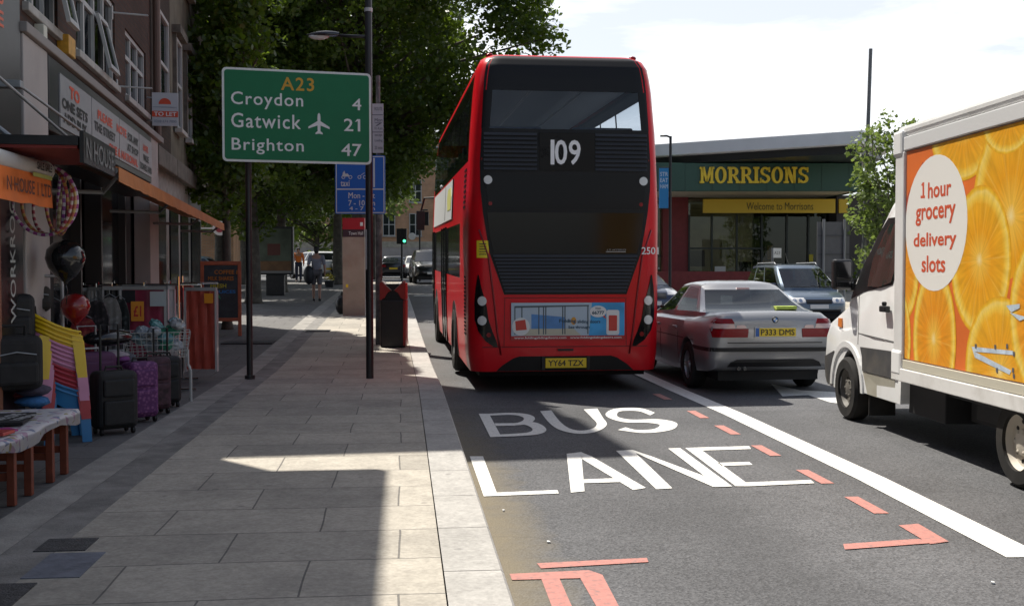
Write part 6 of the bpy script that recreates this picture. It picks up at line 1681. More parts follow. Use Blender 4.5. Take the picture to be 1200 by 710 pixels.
for x in (.3, SW - .1): mb.box(x - .03, x + .03, .05, .09, .24, .30); mb.box(x - .03, x + .03, .05, .09, SH - .31, SH - .25)
mb.build("back_rail", STEEL, sign)
# letters placed from the photo: px box -> panel fractions
def sp(px, py):
    """photo pixel on the panel -> (x, z)"""
    fx = (px - 262 - (py - 80) * .022) / 174.
    top = 80 + 8 * fx; bot = 189.5 + 4.5 * fx
    return fx * SW, SH * (1 - (py - top) / (bot - top))
def sl(mb, s, x0, x1, y0, y1, bold=.012, sp_=1.0):
    a = sp(x0, (y0 + y1) / 2); b_ = sp(x1, (y0 + y1) / 2); c_ = sp((x0 + x1) / 2, y0); d_ = sp((x0 + x1) / 2, y1)
    letter(mb, s, ((a[0] + b_[0]) / 2, -.004, (c_[1] + d_[1]) / 2), (1, 0, 0), (0, 0, 1), h=c_[1] - d_[1], w=b_[0] - a[0], bold=bold, off=.002, spacing=sp_)
mb = MB()
sl(mb, "Croydon", 273, 356, 110, 129.5, sp_=1.12); sl(mb, "4", 414, 425, 117, 130.5); sl(mb, "Gatwick", 273.5, 353.5, 134.5, 151.5, sp_=1.12); sl(mb, "21", 404.5, 424, 140.5, 155); sl(mb, "Brighton", 274.5, 357.5, 163.5, 182, sp_=1.12); sl(mb, "47", 402, 426, 169.5, 184)
q1, q2, q3 = sp(417.5, 144.5), sp(420.5, 140.6), sp(421.5, 143); patch(mb, [q1, q3, q2], (0, -.004, 0), (1, 0, 0), (0, 0, 1), .0024)
mb.build("white_lettering", TXT_WHITE, sign)
mb = MB(); sl(mb, "A23", 330, 368.5, 92.5, 108, .02, 1.15); mb.build("yellow_lettering", mat("sign_amber", (.62, .33, .02), .5), sign)
mb = MB()
half = [(0, 1.0), (.055, .93), (.07, .8), (.07, .62), (.5, .36), (.5, .27), (.07, .42), (.065, .17), (.17, .08), (.17, .02), (0, .05)]
poly = half + [(-x, z) for x, z in half[-2:0:-1]]
a = sp(362.5, 147); b_ = sp(387.5, 147); c_ = sp(374.5, 133.5); d_ = sp(374.5, 159)
patch(mb, [((x) * (b_[0] - a[0]) + (a[0] + b_[0]) / 2, z * (c_[1] - d_[1]) + d_[1]) for x, z in poly], (0, -.004, 0), (1, 0, 0), (0, 0, 1), .002)
mb.build("aeroplane_symbol", TXT_WHITE, sign)
x, y = at(292, 14.85); p = thing("sign_post", "slim black post under the left half of the green direction sign", "post", (x, y, .09))
mb = MB(); mb.cyl((0, 0, 0), (0, 0, 4.15), .042, n=16); mb.build("shaft", POLEB, p, smooth=True, auto=40)
mb = MB(); mb.cyl((0, 0, 0), (0, 0, .05), .07, n=16); mb.build("collar", POLEB, p)
x, y = at(433, 14.95); p = thing("street_lamp", "black street lamp column carrying the right edge of the green sign", "street lamp", (x, y, .09))
mb = MB(); mb.cyl((0, 0, 0), (0, 0, 6.6), .052, .046, n=16); mb.build("column", POLEB, p, smooth=True, auto=40)
mb = MB(); mb.cyl((0, 0, 5.02), (0, 0, 5.07), .056, n=16); mb.build("band", mat("pale_band", (.45, .45, .45), .5), p)
ca = Vector((-.98, .1, 0))
mb = MB(); mb.tube([(0, 0, 4.68), (-.22, .02, 4.69), (-.42, .04, 4.70)], .022); mb.build("arm", POLEB, p, smooth=True)
mb = MB()
mb.grid([[(-.40 - .46 * t, .04 + .05 * t + .085 * math.sin(math.pi * min(1, t * .85 + .15)) * math.cos(a), 4.71 + .055 * math.sin(math.pi * min(1, t * .8 + .2)) * max(-.35, math.sin(a))) for a in [2 * math.pi * k / 14 for k in range(14)]] for t in [0, .08, .2, .4, .6, .8, .93, 1.0]], close=True)
h_ = mb.build("lantern", mat("lantern_dark", (.02, .018, .025), .25, coat=.5), p, smooth=True)
mb = MB(); mb.ball((-.68, .085, 4.69), .14, .06, .045); mb.build("lantern_glass", LENSW, h_, smooth=True)
mb = MB(); mb.box(-.05, -.03, -.056, -.05, 1.5, 2.05); mb.build("paper_notice", mat("grey_notice", (.3, .3, .3), .6), p)

# bus lane plate on its own grey post, white plate above it
x, y = at(443.5, 20.2); p = thing("bus_lane_sign", "blue bus lane hours sign with white plate above on grey stickered post", "road sign", (x, y, .09 + zg(y)), -YAW)
def K(px, py): return ((px - 443.5) / 1270 * 20.2, (315 - py) / 1270 * 20.2 + 1.51 - zg(y))
mb = MB(); mb.cyl((0, .05, 0), (0, .05, 3.1), .065, n=14); mb.cyl((0, .05, 3.1), (0, .05, 5.0), .04, n=14); mb.build("post", mat("stickered_post", (.10, .10, .10), .6, var=.5, vscale=5, dirt=(.4, .4, .38), dscale=4, damt=.7), p)
a = K(393.5, 251); b_ = K(452, 183)
BL_ = mat("sign_blue", (.025, .16, .62), .4)
mb = MB(); mb.prism(rrect(a[0], b_[0], a[1], b_[1], .03), -.02, 0, 'y'); mb.build("blue_plate", BL_, p)
mb = MB()
def bar(x0, x1, y0, y1, yy=-.0235):
    q = K(x0, y1); w_ = K(x1, y0); mb.box(q[0], w_[0], yy, -.0201, q[1], w_[1])
bar(394.5, 451, 184, 185); bar(394.5, 451, 249, 250); bar(394.5, 395.5, 185.1, 248.9); bar(450, 451, 185.1, 248.9); bar(395.6, 449.9, 221.5, 223); bar(438, 440, 186, 220)
def bl_t(s, x0, x1, y0, y1, m_=.02):
    q = K(x0, y1); w_ = K(x1, y0); letter(mb, s, ((q[0] + w_[0]) / 2, -.02, (q[1] + w_[1]) / 2), (1, 0, 0), (0, 0, 1), h=w_[1] - q[1], w=w_[0] - q[0], bold=m_, off=.004)
bl_t("taxi", 400, 410.5, 212, 219); bl_t("Mon - Sat", 409, 440, 226, 233); bl_t("7 - 10 am", 409, 440, 235, 241.5); bl_t("4 - 7 pm", 410, 440, 242.5, 248)
mb.build("sign_lettering", TXT_WHITE, p)
mb = MB()
q = K(407, 207)
def cir(cx, cz, r, w=.012):
    o = ell(cx, cz, r, r, 14); i = ell(cx, cz, r - w, r - w, 14)
    for k in range(14): patch(mb, [o[k - 1], o[k], i[k], i[k - 1]], (0, -.02, 0), (1, 0, 0), (0, 0, 1), .004)
cir(q[0] - .06, q[1] - .02, .035); cir(q[0] + .07, q[1] - .02, .035)
patch(mb, [(q[0] - .08, q[1] - .01), (q[0] + .06, q[1] - .01), (q[0] + .02, q[1] + .05), (q[0] - .02, q[1] + .04), (q[0] - .04, q[1] + .1), (q[0] - .07, q[1] + .06)], (0, -.02, 0), (1, 0, 0), (0, 0, 1), .005)
q = K(424.5, 207); cir(q[0] - .04, q[1] - .02, .035); cir(q[0] + .06, q[1] - .02, .035)
patch(mb, [(q[0] - .04, q[1] - .01), (q[0] + .05, q[1] + .05), (q[0] + .06, q[1] + .07), (q[0] - .0, q[1] + .03)], (0, -.02, 0), (1, 0, 0), (0, 0, 1), .004)
mb.build("vehicle_symbol", TXT_WHITE, p)
a = K(424, 180); b_ = K(450, 123)
mb = MB(); mb.box(a[0], b_[0], -.02, 0, a[1], b_[1]); w_ = mb.build("white_plate", mat("plate_lilac_white", (.55, .54, .57), .5), p)
mb = MB()
for k, (s, yy) in enumerate([("ROUTE", 129), ("Mon", 142), ("7", 147), ("Fri 4 pm", 152), ("except", 160), ("Loading", 166), ("20 mins", 174)]):
    q = K(440, yy + 2); r_ = K(449, yy - 2); letter(mb, s, ((q[0] + r_[0]) / 2, -.02, (q[1] + r_[1]) / 2), (1, 0, 0), (0, 0, 1), h=r_[1] - q[1], w=r_[0] - q[0], bold=.01, off=.003)
for yy in (136, 156): q = K(436, yy + .4); r_ = K(449.5, yy - .4); mb.box(q[0], r_[0], -.0225, -.0201, q[1], r_[1])
mb.build("plate_lettering", mat("grey_print", (.12, .12, .15), .5), w_)

# litter bin
x, y = at(461.5, 19.9); p = thing("litter_bin", "black litter bin with red slanted hood flaps beside the sign post", "bin", (x, y, .09 + zg(y)), -YAW)
mb = MB(); mb.box(-.225, .225, -.2, .2, .0, .86); mb.build("bin_body", mat("bin_black", (.02, .017, .017), .4, var=.2), p, bevel=.02)
RB = mat("bin_red", (.34, .025, .02), .4, var=.15, vscale=8)
mb = MB(); mb.box(.19, .236, -.215, .215, .03, .86); mb.build("red_side", RB, p, bevel=.008)
mb = MB(); mb.box(-.2, .2, -.16, .18, .86, 1.15); mb.build("aperture", BLACK, p)
for sx in (-1, 1):
    mb = MB(); mb.prism([(sx * .235, .86), (sx * .235, 1.17), (sx * .18, 1.20), (sx * .03, 1.03), (sx * .09, 1.0), (sx * .15, .9)], -.21, -.16, 'y')
    mb.prism([(sx * .235, .87), (sx * .235, 1.17), (sx * .19, 1.17), (sx * .19, .87)], -.155, .2, 'y'); mb.build("hood_flap", RB, p, bevel=.006)
    mb = MB(); mb.slab([[(sx * .20, -.215, 1.205), (sx * .20, .2, 1.205)], [(sx * .02, -.215, 1.04), (sx * .02, .2, 1.04)]], (0, 0, 1), .01); mb.build("hood_lid", mat("bin_lid_grey", (.28, .22, .2), .35), p)

# information totem
x, y = at(415, 27.6); p = thing("information_totem", "tall beige information totem with red header beside the kerb", "totem", (x, y, .09 + zg(y)), -YAW)
mb = MB(); mb.box(-.28, .28, -.07, .07, 0, 2.0); mb.build("beige_panel", mat("totem_beige", (.34, .27, .22), .55, var=.2, vscale=2, dirt=(.3, .12, .08), dscale=1.6, damt=.5), p)
mb = MB(); mb.box(-.28, .28, -.07, .07, 2.19, 2.48); mb.build("red_header", mat("totem_red", (.42, .02, .03), .4), p)
mb = MB(); mb.box(-.275, .275, -.066, .066, 2.005, 2.185); mb.build("name_band", mat("totem_band", (.06, .03, .04), .4), p)
mb = MB(); letter(mb, "Town Hall", (.06, -.067, 2.095), (1, 0, 0), (0, 0, 1), h=.085, w=.36, off=.004); mb.box(.17, .24, -.0745, -.0705, 2.28, 2.37); mb.build("totem_lettering", TXT_WHITE, p)
mb = MB(); mb.box(-.2, -.14, -.0735, -.0705, .72, .8); mb.build("yellow_mark", PLATEY, p)
# refuse sack against it
x, y = at(400, 28.2); mb = MB(); mb.ball((0, 0, .24), .16, .16, .26, 12, 8); mb.ball((.02, 0, .52), .05, .05, .07, 8, 5); o = mb.build("refuse_sack", mat("black_sack", (.012, .012, .013), .3, bump=1.0, bscale=9), smooth=True); o.location = (x, y, .09 + zg(y)); tag(o, "black refuse sack leaning against the beige totem", "sack")
# poster board on a pedestal
x, y = at(323, 38); p = thing("poster_board", "poster board with tree shade put into its dark colours, on a black pedestal", "advertising board", (x, y, .09 + zg(y)), -YAW)
mb = MB(); mb.box(-.32, .32, -.1, .1, 0, .72); mb.build("pedestal", POLEB, p, bevel=.02)
mb = MB(); mb.box(-.64, .64, -.12, .12, .72, 2.40); mb.build("case", POLEB, p, bevel=.03)
PO = [mat("poster_shaded_green", (.07, .09, .065), .3, var=.5, vscale=2), mat("poster_shaded_orange", (.14, .07, .03), .3, var=.4, vscale=3), mat("poster_shaded_white", (.2, .2, .2), .3), mat("poster_shaded_red", (.10, .03, .025), .3)]  # poster colours darkened to stand for the shade of the trees
mb = MB(); mb.box(-.58, .58, -.127, -.121, 1.2, 2.32, mi=0); mb.box(-.58, .58, -.127, -.121, .86, 1.195, mi=1); mb.box(-.58, .58, -.127, -.121, .78, .855, mi=2); mb.box(-.25, .2, -.131, -.1275, 1.4, 1.8, mi=3); mb.build("poster", PO, p)
# chalkboard
x, y = at(259, 22.0); p = thing("chalkboard", "tall orange framed chalkboard with coloured chalk menu on the pavement", "menu board", (x, y, .09 + zg(y)), -YAW + R(14))
FO = mat("orange_frame", (.40, .095, .035), .55, var=.2, vscale=8)
def lean(s): return Matrix.Rotation(s, 4, 'X')
M1 = Matrix.Translation((0, -.22, 0)) @ lean(R(-7)); M2 = Matrix.Translation((0, .25, 0)) @ lean(R(7))
mb = MB()
for M in (M1,):
    mb.box(-.40, -.33, 0, .04, 0, 1.52, M); mb.box(.33, .40, 0, .04, 0, 1.52, M); mb.box(-.33, .33, 0, .04, 1.44, 1.52, M); mb.box(-.33, .33, 0, .04, .30, .37, M)
mb.build("front_frame", FO, p, bevel=.006)
mb = MB(); mb.box(-.40, -.33, -.04, 0, 0, 1.5, M2); mb.box(.33, .40, -.04, 0, 0, 1.5, M2); mb.box(-.33, .33, -.04, 0, .35, 1.5, M2); mb.build("back_leaf", FO, p)
mb = MB(); mb.box(-.33, .33, .012, .028, .37, 1.44, M1); bd = mb.build("slate", mat("slate", (.035, .042, .045), .7, var=.3), p)
for nm, col, rows_ in (("orange_chalk", (.5, .17, .02), (("COFFEE &", .12, 1.3), ("MILK SHAKES", .0, 1.17))), ("yellow_chalk", (.5, .45, .03), (("FRESH", -.05, 1.02),)), ("blue_chalk", (.03, .2, .5), (("JUICES", .1, .89),)), ("green_chalk", (.05, .35, .15), (("TEA", -.1, .8),))):
    mb = MB()
    for s, xx, zz in rows_:
        o0 = len(mb.v); letter(mb, s, (xx, .012, zz), (1, 0, 0), (0, 0, 1), h=.085, w=min(.5, .062 * len(s)), bold=.03, off=.003)
        mb.v[o0:] = [tuple(M1 @ Vector(v)) for v in mb.v[o0:]]
    mb.build(nm, mat(nm, col, .8), bd)

# right hand side : lamp with blue banner, tall pole, back of a big sign, small name plate
p = thing("street_lamp", "thin dark street lamp with blue banner just right of the bus", "street lamp", (*at(785, 36), zg(35, 7.5)), -YAW)
mb = MB(); mb.cyl((0, 0, 0), (0, 0, 5.75), .055, .045, n=10); mb.build("column", POLEB, p, smooth=True, auto=40)
mb = MB(); mb.tube([(0, 0, 5.6), (-.02, 0, 5.72), (-.12, 0, 5.76), (-.34, 0, 5.76)], .035); mb.build("lantern_arm", POLEB, p, smooth=True)
mb = MB(); mb.box(-.37, -.06, -.015, .015, 3.38, 4.7); bn = mb.build("banner", mat("banner_blue", (.02, .22, .50), .6), p)
mb = MB()
for k, s in enumerate(("STR", "EAT", "HAM")): letter(mb, s, (-.21, -.015, 4.5 - k * .2), (1, 0, 0), (0, 0, 1), h=.14, w=.26, bold=.02, off=.003)
mb.build("banner_lettering", mat("banner_pale", (.5, .6, .7), .6), bn)
mb = MB(); mb.cyl((-.37, 0, 4.72), (0, 0, 4.72), .012); mb.cyl((-.37, 0, 3.36), (0, 0, 3.36), .012); mb.build("banner_arm", POLEB, p)
px_, py_ = at(1010, 36); o = MB(); o.cyl((0, 0, 0), (.22, 0, 8.7), .075, .06, n=12); o = o.build("tall_pole", mat("pole_mid_grey", (.15, .155, .165), .5, metal=.3), smooth=True, auto=40); o.location = (px_, py_, zg(py_, px_)); tag(o, "tall bare grey pole rising beside the supermarket roof corner", "pole")
p = thing("two_post_sign", "grey back of a large road sign on two posts", "road sign", (*at(976, 35), zg(34, 13)), -YAW)
mb = MB(); mb.box(-.52, .52, 0, .03, 1.0, 3.02)
GS = mat("sign_back_grey", (.115, .115, .118), .6, var=.08)
mb.build("panel", GS, p)
mb = MB()
for z in (1.35, 1.95, 2.55): mb.box(-.51, .51, -.03, -.001, z, z + .05)
mb.build("rail", mat("sign_rail_grey", (.08, .08, .082), .6), p)
for xx in (-.33, .34): mb = MB(); mb.cyl((xx, -.08, -.1), (xx, -.08, 3.1), .045, n=10); mb.build("post", mat("post_light_grey", (.25, .255, .26), .5, metal=.3), p, smooth=True, auto=40)
p = thing("name_plate_sign", "small white street name plate on a slim grey post", "sign", (*at(905, 36), zg(35, 12)), -YAW + R(35))
mb = MB(); mb.cyl((0, 0, 0), (0, 0, 2.1), .035, n=8); mb.build("post", POLEG, p)
mb = MB(); mb.box(-.02, .4, -.03, -.01, 1.78, 2.1); pl_ = mb.build("plate", PLATEW, p)
mb = MB(); letter(mb, "A23", (.19, -.03, 1.94), (1, 0, 0), (0, 0, 1), h=.1, w=.28, off=.003); mb.build("plate_lettering", TXT_BLACK, pl_)
# traffic lights far off
p = thing("traffic_light", "far traffic light showing green between two black heads", "traffic light", (*at(471, 62), zg(61)), -YAW)
mb = MB(); mb.cyl((0, 0, 0), (0, 0, 3.0), .06, n=10); mb.build("pole", POLEB, p)
for xx in (-.16, .16):
    mb = MB(); mb.box(xx - .13, xx + .13, -.12, .12, 2.1, 2.98); hd_ = mb.build("signal_head", BLACK, p, bevel=.02)
    if xx > 0:
        mb = MB(); mb.cyl((xx, -.122, 2.27), (xx, -.14, 2.27), .085, n=16); mb.build("green_lamp", mat("green_signal", (.05, .6, .25), .3, emit=(.1, 1.0, .45), es=1.6), hd_)
p = thing("traffic_sign_cluster", "dark signal bracket and round sign beside the front of the bus", "traffic light", (*at(492, 60), zg(59)), -YAW)
mb = MB(); mb.cyl((0, 0, 0), (0, 0, 3.9), .05, n=8); mb.tube([(0, 0, 3.85), (.1, 0, 3.95), (.45, 0, 3.95)], .04); mb.box(.2, .5, -.1, .1, 3.1, 3.85); mb.build("pole_and_bracket", BLACK, p)
mb = MB(); mb.cyl((-.42, -.03, 2.5), (-.42, 0, 2.5), .2, n=20); mb.box(-.42, 0, .001, .03, 2.47, 2.53); mb.build("round_sign", PLATEW, p)
# oval roundel sign on the end of the shops
x, y = at(258, 30); p = thing("roundel_sign", "small round red and white projecting sign at the end of the shops", "sign", (x, y, 0), -YAW)
mb = MB(); mb.cyl((0, 0, 2.72), (0, .05, 2.72), .2, n=24); mb.box(-.75, -.15, .01, .04, 2.7, 2.74); mb.build("disc", PLATEW, p)
mb = MB(); mb.cyl((0, -.012, 2.72), (0, -.001, 2.72), .12, n=20); mb.build("red_centre", mat("roundel_red", (.4, .06, .08), .5), p)
# ------------------------------------------------------------------ trees
def leaf_mat(name, c1, c2, tr):
    m = bpy.data.materials.new(name); m.use_nodes = True; nt = m.node_tree; L = nt.links; nt.nodes.clear()
    o = nt.nodes.new("ShaderNodeOutputMaterial"); df = nt.nodes.new("ShaderNodeBsdfPrincipled"); t = nt.nodes.new("ShaderNodeBsdfTranslucent"); mx = nt.nodes.new("ShaderNodeMixShader")
    df.inputs['Roughness'].default_value = .42; df.inputs['Specular IOR Level'].default_value = .35
    tc = nt.nodes.new("ShaderNodeTexCoord"); n = nt.nodes.new("ShaderNodeTexNoise"); n.inputs['Scale'].default_value = 1.3; n.inputs['Detail'].default_value = 8; n.inputs['Roughness'].default_value = .8
    L.new(tc.outputs['Object'], n.inputs['Vector'])
    r = nt.nodes.new("ShaderNodeValToRGB"); e = r.color_ramp.elements; e[0].position = .25; e[1].position = .8; e[0].color = (*c1, 1); e[1].color = (*c2, 1)
    n2 = nt.nodes.new("ShaderNodeTexNoise"); n2.inputs['Scale'].default_value = .55; n2.inputs['Detail'].default_value = 3; L.new(tc.outputs['Object'], n2.inputs['Vector'])
    mr = nt.nodes.new("ShaderNodeMapRange"); mr.inputs['From Min'].default_value = .35; mr.inputs['From Max'].default_value = .65; mr.inputs['To Min'].default_value = -.22; mr.inputs['To Max'].default_value = .22; L.new(n2.outputs['Fac'], mr.inputs['Value'])
    n3 = nt.nodes.new("ShaderNodeTexWhiteNoise"); n3.noise_dimensions = '3D'
    sn = nt.nodes.new("ShaderNodeVectorMath"); sn.operation = 'SNAP'; sn.inputs[1].default_value = (.25, .25, .25); L.new(tc.outputs['Object'], sn.inputs[0]); L.new(sn.outputs[0], n3.inputs['Vector'])
    m3 = nt.nodes.new("ShaderNodeMath"); m3.operation = 'MULTIPLY_ADD'; m3.inputs[1].default_value = .3; L.new(n3.outputs['Value'], m3.inputs[0]); L.new(mr.outputs[0], m3.inputs[2])
    a2 = nt.nodes.new("ShaderNodeMath"); a2.operation = 'ADD'; L.new(m3.outputs[0], a2.inputs[0]); L.new(n.outputs['Fac'], a2.inputs[1])
    a3 = nt.nodes.new("ShaderNodeMath"); a3.operation = 'SUBTRACT'; a3.inputs[1].default_value = .15; L.new(a2.outputs[0], a3.inputs[0])
    L.new(a3.outputs[0], r.inputs['Fac']); L.new(r.outputs['Color'], df.inputs['Base Color'])
    t.inputs['Color'].default_value = (*tr, 1); mx.inputs['Fac'].default_value = .34
    L.new(df.outputs[0], mx.inputs[1]); L.new(t.outputs[0], mx.inputs[2]); L.new(mx.outputs[0], o.inputs['Surface'])
    return m
LEAF = leaf_mat("plane_leaf", (.016, .038, .008), (.072, .108, .018), (.18, .275, .02))
LEAF2 = leaf_mat("sapling_leaf", (.07, .105, .03), (.17, .22, .075), (.26, .36, .07))
BARK = mat("plane_bark", (.075, .065, .052), .9, var=.35, vscale=5, dirt=(.16, .15, .11), dscale=4, damt=.7, bump=.5, bscale=14)
def leaves(name, m, centres, radii, n_per, size, seed, parent, droop=.25):
    g = np.random.default_rng(seed)
    P = []
    for c, r in zip(centres, radii):
        k = max(6, int(n_per * (r ** 2)))
        d = g.normal(size=(k, 3)); d /= np.linalg.norm(d, axis=1)[:, None]
        rr = r * g.random(k) ** .45
        P.append(np.array(c) + d * rr[:, None] * np.array([1, 1, .75]))
    P = np.concatenate(P); n = len(P)
    nv = g.normal(size=(n, 3)) + np.array([0, 0, 1.0]); nv /= np.linalg.norm(nv, axis=1)[:, None]
    a = np.cross(nv, g.normal(size=(n, 3))); a /= np.linalg.norm(a, axis=1)[:, None]; b = np.cross(nv, a)
    s = size * g.uniform(.55, 1.25, size=n)[:, None]
    w = s * g.uniform(.7, 1.0, size=n)[:, None]
    # five-cornered, slightly folded leaf: stalk end, two shoulders, two upper corners, tip
    q = np.stack([P - b * s * .5, P + a * w * .5 - b * s * .12 + nv * s * .08, P + a * w * .30 + b * s * .28 + nv * s * .05, P + b * s * .55, P - a * w * .30 + b * s * .28 + nv * s * .05, P - a * w * .5 - b * s * .12 + nv * s * .08], 1)
    V = q.reshape(-1, 3)
    me = bpy.data.meshes.new(name)
    me.vertices.add(len(V)); me.vertices.foreach_set("co", V.ravel())
    me.loops.add(n * 6); me.loops.foreach_set("vertex_index", np.arange(n * 6))
    me.polygons.add(n); me.polygons.foreach_set("loop_start", np.arange(n) * 6); me.polygons.foreach_set("loop_total", np.full(n, 6))
    me.materials.append(m); me.update(); me.validate()
    o = bpy.data.objects.new(name, me); COL.objects.link(o); o.parent = parent
    return o
def tree(name, label, loc, height, clear, rx, ry, trunk_r, seed, n_cl=90, n_per=90, size=.2, m=LEAF, lean=(0, 0), cr=(.7, 1.3), group=None, low=None, cat="tree", shift=(0, 0), gap=.0):
    """height: top of crown; clear: bottom of crown; rx, ry crown half widths"""
    g = random.Random(seed)
    t = thing(name, label, cat, loc, 0, group)
    cz = (height + clear) / 2; rz = (height - clear) / 2
    top = Vector((lean[0] + shift[0] * .6, lean[1] + shift[1] * .6, clear + rz * 1.1))
    mb = MB()
    pts = [Vector((0, 0, -.1)), Vector((0, 0, .15)), Vector((lean[0] * .2, lean[1] * .2, clear * .5)), Vector((lean[0] * .5, lean[1] * .5, clear)), Vector((lean[0] + shift[0] * .3, lean[1] + shift[1] * .3, clear + rz * .5)), top]
    mb.tube(pts, [trunk_r * 1.5, trunk_r * 1.12, trunk_r, trunk_r * .85, trunk_r * .6, trunk_r * .25], 10)
    cents, rads = [], []
    k = 0
    while len(cents) < n_cl and k < n_cl * 30:
        k += 1
        u = Vector((g.uniform(-1, 1), g.uniform(-1, 1), g.uniform(-1, 1)))
        if u.length > 1 or (u.length < .45 and g.random() < .75): continue
        if g.random() < gap and (math.sin(u.x * 5 + seed) * math.cos(u.y * 4 - seed) * math.sin(u.z * 6 + 2 * seed) > .1): continue
        lobed = .88 + .14 * math.sin(3.1 * math.atan2(u.y, u.x) + seed) + .1 * math.sin(7 * u.z + seed)
        c = Vector((shift[0] + u.x * rx * lobed, shift[1] + u.y * ry * lobed, cz + u.z * rz * (.92 + .08 * lobed)))
        cents.append(c); rads.append(g.uniform(*cr) * (1 - .25 * abs(u.z)))
    for c in cents[::4]:
        s = pts[3].lerp(top, min(1, max(0, (c.z - clear) / (rz * 1.4))) * .7)
        mid = s.lerp(c, .5) + Vector((g.uniform(-.3, .3), g.uniform(-.3, .3), g.uniform(.0, .5)))
        mb.tube([s, mid, c], [trunk_r * .32, trunk_r * .2, .015], 6)
    mb.build("trunk", BARK, t, smooth=True)
    leaves("crown", m, cents, rads, n_per, size, seed, t)
    return t
GT = "plane trees along the pavement"
def TP(px, Z): x, y = at(px, Z); return (x, y, zg(y) + .08)
tree("plane_tree", "large plane tree behind the lamp column with crown spreading over the bus", TP(421, 36), 16, 3.2, 5.6, 6.5, .26, 3, 290, 300, .165, cr=(.75, 1.5), group=GT, shift=(.2, 0))
tree("plane_tree", "shaded plane tree left of the poster board nearest the shops", TP(297, 33), 11.5, 1.9, 3.5, 3.6, .22, 11, 200, 320, .16, cr=(.5, 1.1), group=GT, shift=(-.3, .3), gap=.3)
tree("plane_tree", "slim plane tree behind the chalkboard against the terrace front", TP(266, 23.6), 8.6, 2.3, 1.35, 1.5, .1, 41, 110, 420, .14, cr=(.35, .75), group=GT, gap=.3, shift=(-.1, 0))
tree("plane_tree", "dark plane tree added for shade, hanging over the far end of the terrace", TP(258, 41), 11, 2.4, 3.2, 3.6, .2, 17, 170, 240, .17, cr=(.6, 1.2), group=GT, gap=.2)  # this tree and the next are added to shade the far forecourt
tree("plane_tree", "plane tree added for shade by the corner building behind the parked pale blue car", TP(287, 50), 12, 3.0, 4.2, 4, .2, 19, 150, 180, .2, cr=(.7, 1.3), group=GT)
tree("plane_tree", "low crowned plane tree directly behind the poster board", TP(330, 41), 11, 2.3, 3.8, 3.4, .2, 14, 190, 260, .17, cr=(.6, 1.2), group=GT)
tree("plane_tree", "plane tree with dark trunk standing past the walking person", TP(396, 50), 15, 2.9, 6.4, 5.0, .22, 5, 190, 170, .2, cr=(.8, 1.5), group=GT)
tree("plane_tree", "plane tree beyond the poster board with low crown", TP(330, 62), 14, 2.2, 7.5, 5, .22, 8, 150, 60, .34, cr=(.9, 1.6), group=GT)
tree("plane_tree", "bright leaved plane tree farthest along the left side", TP(372, 84), 12, 1.1, 7, 5, .22, 21, 130, 50, .38, cr=(1., 1.7), group=GT, m=LEAF2)
tree("plane_tree", "plane tree standing in front of the brick office block", TP(437, 66), 14, 4.6, 4.0, 5, .2, 31, 90, 60, .34, cr=(.8, 1.4), group=GT)
tree("young_street_tree", "slender young tree with light green leaves in front of the truck box", (*at(1040, 35), zg(34, 14) + .05), 6.6, 1.0, 1.35, 1.5, .06, 4, 110, 240, .15, m=LEAF2, cr=(.28, .58), gap=.5)
tree("young_street_tree", "tree mostly hidden behind the delivery truck with its top showing", (*at(1222, 42), zg(40, 20) + .05), 8.6, 2.5, 1.6, 1.8, .09, 6, 50, 120, .19, m=LEAF2, cr=(.35, .7))
# low shrubs by the supermarket wall
x, y = at(1000, 41); t = thing("shrub", "low dark shrub at the foot of the two post sign", "shrub", (x, y, zg(y, x)))
leaves("foliage", LEAF, [(g_ * .35, .1 * math.sin(g_), .5 + .15 * math.cos(g_ * 2)) for g_ in range(-5, 5)], [.5] * 10, 160, .12, 5, t)
# yellow flowered planter by the trunk
x, y = at(386, 46); t = thing("planter", "small yellow flowering plant at the foot of the far tree", "plant", (x, y, zg(y) + .09))
mb = MB(); mb.lathe([(.16, 0), (.22, .28)], 14); mb.build("pot", POLEB, t)
leaves("flowers", mat("yellow_flower", (.45, .38, .03), .7), [(0, 0, .42)], [.28], 1500, .07, 9, t)
# ------------------------------------------------------------------ shop goods set out on the forecourt
GZ = .083
def gp(px, py, z=GZ): return pr(px, py, z)
# roller awning of the near shop with orange valance
na = thing("roller_awning", "white roller awning tube with orange lettered valance at the left edge", "awning", (-2.93, 0, 0))
mb = MB(); mb.cyl((0, 4.5, 2.40), (0, 9.25, 2.40), .075, n=18); mb.cyl((0, 9.25, 2.40), (0, 9.28, 2.40), .085, n=18); mb.build("roller_tube", mat("awning_cream", (.5, .48, .45), .5, dirt=(.25, .22, .2), dscale=2), na, smooth=True, auto=40)
mb = MB(); mb.slab([[(.06, 4.5 + k * .25, 2.345) for k in range(20)], [(.065 + .012 * math.sin(k * 1.7), 4.5 + k * .25, 2.10 + .01 * math.sin(k * 2.3)) for k in range(20)]], (1, 0, 0), .008); mb.build("valance", mat("orange_vinyl", (.72, .17, .03), .5, var=.15, vscale=3), na)
mb = MB(); letter(mb, "N HOUSE 1 LTD", (.086, 9.17, 2.225), (0, 1, 0), (0, 0, 1), h=.105, w=1.0, align='r', bold=.02, off=.004); mb.build("valance_lettering", mat("brown_letters", (.10, .04, .03), .5), na)
mb = MB(); letter(mb, "SALE SALE", (.0755, 9.02, 2.41), (0, 1, 0), (0, 0, 1), h=.06, w=.36, bold=.03, off=.012); mb.build("sale_lettering", TXT_BLACK, na)
mb = MB(); mb.box(.083, .087, 8.75, 9.2, 2.318, 2.35); mb.build("lime_strip", mat("lime_strip", (.4, .42, .12), .5), na)
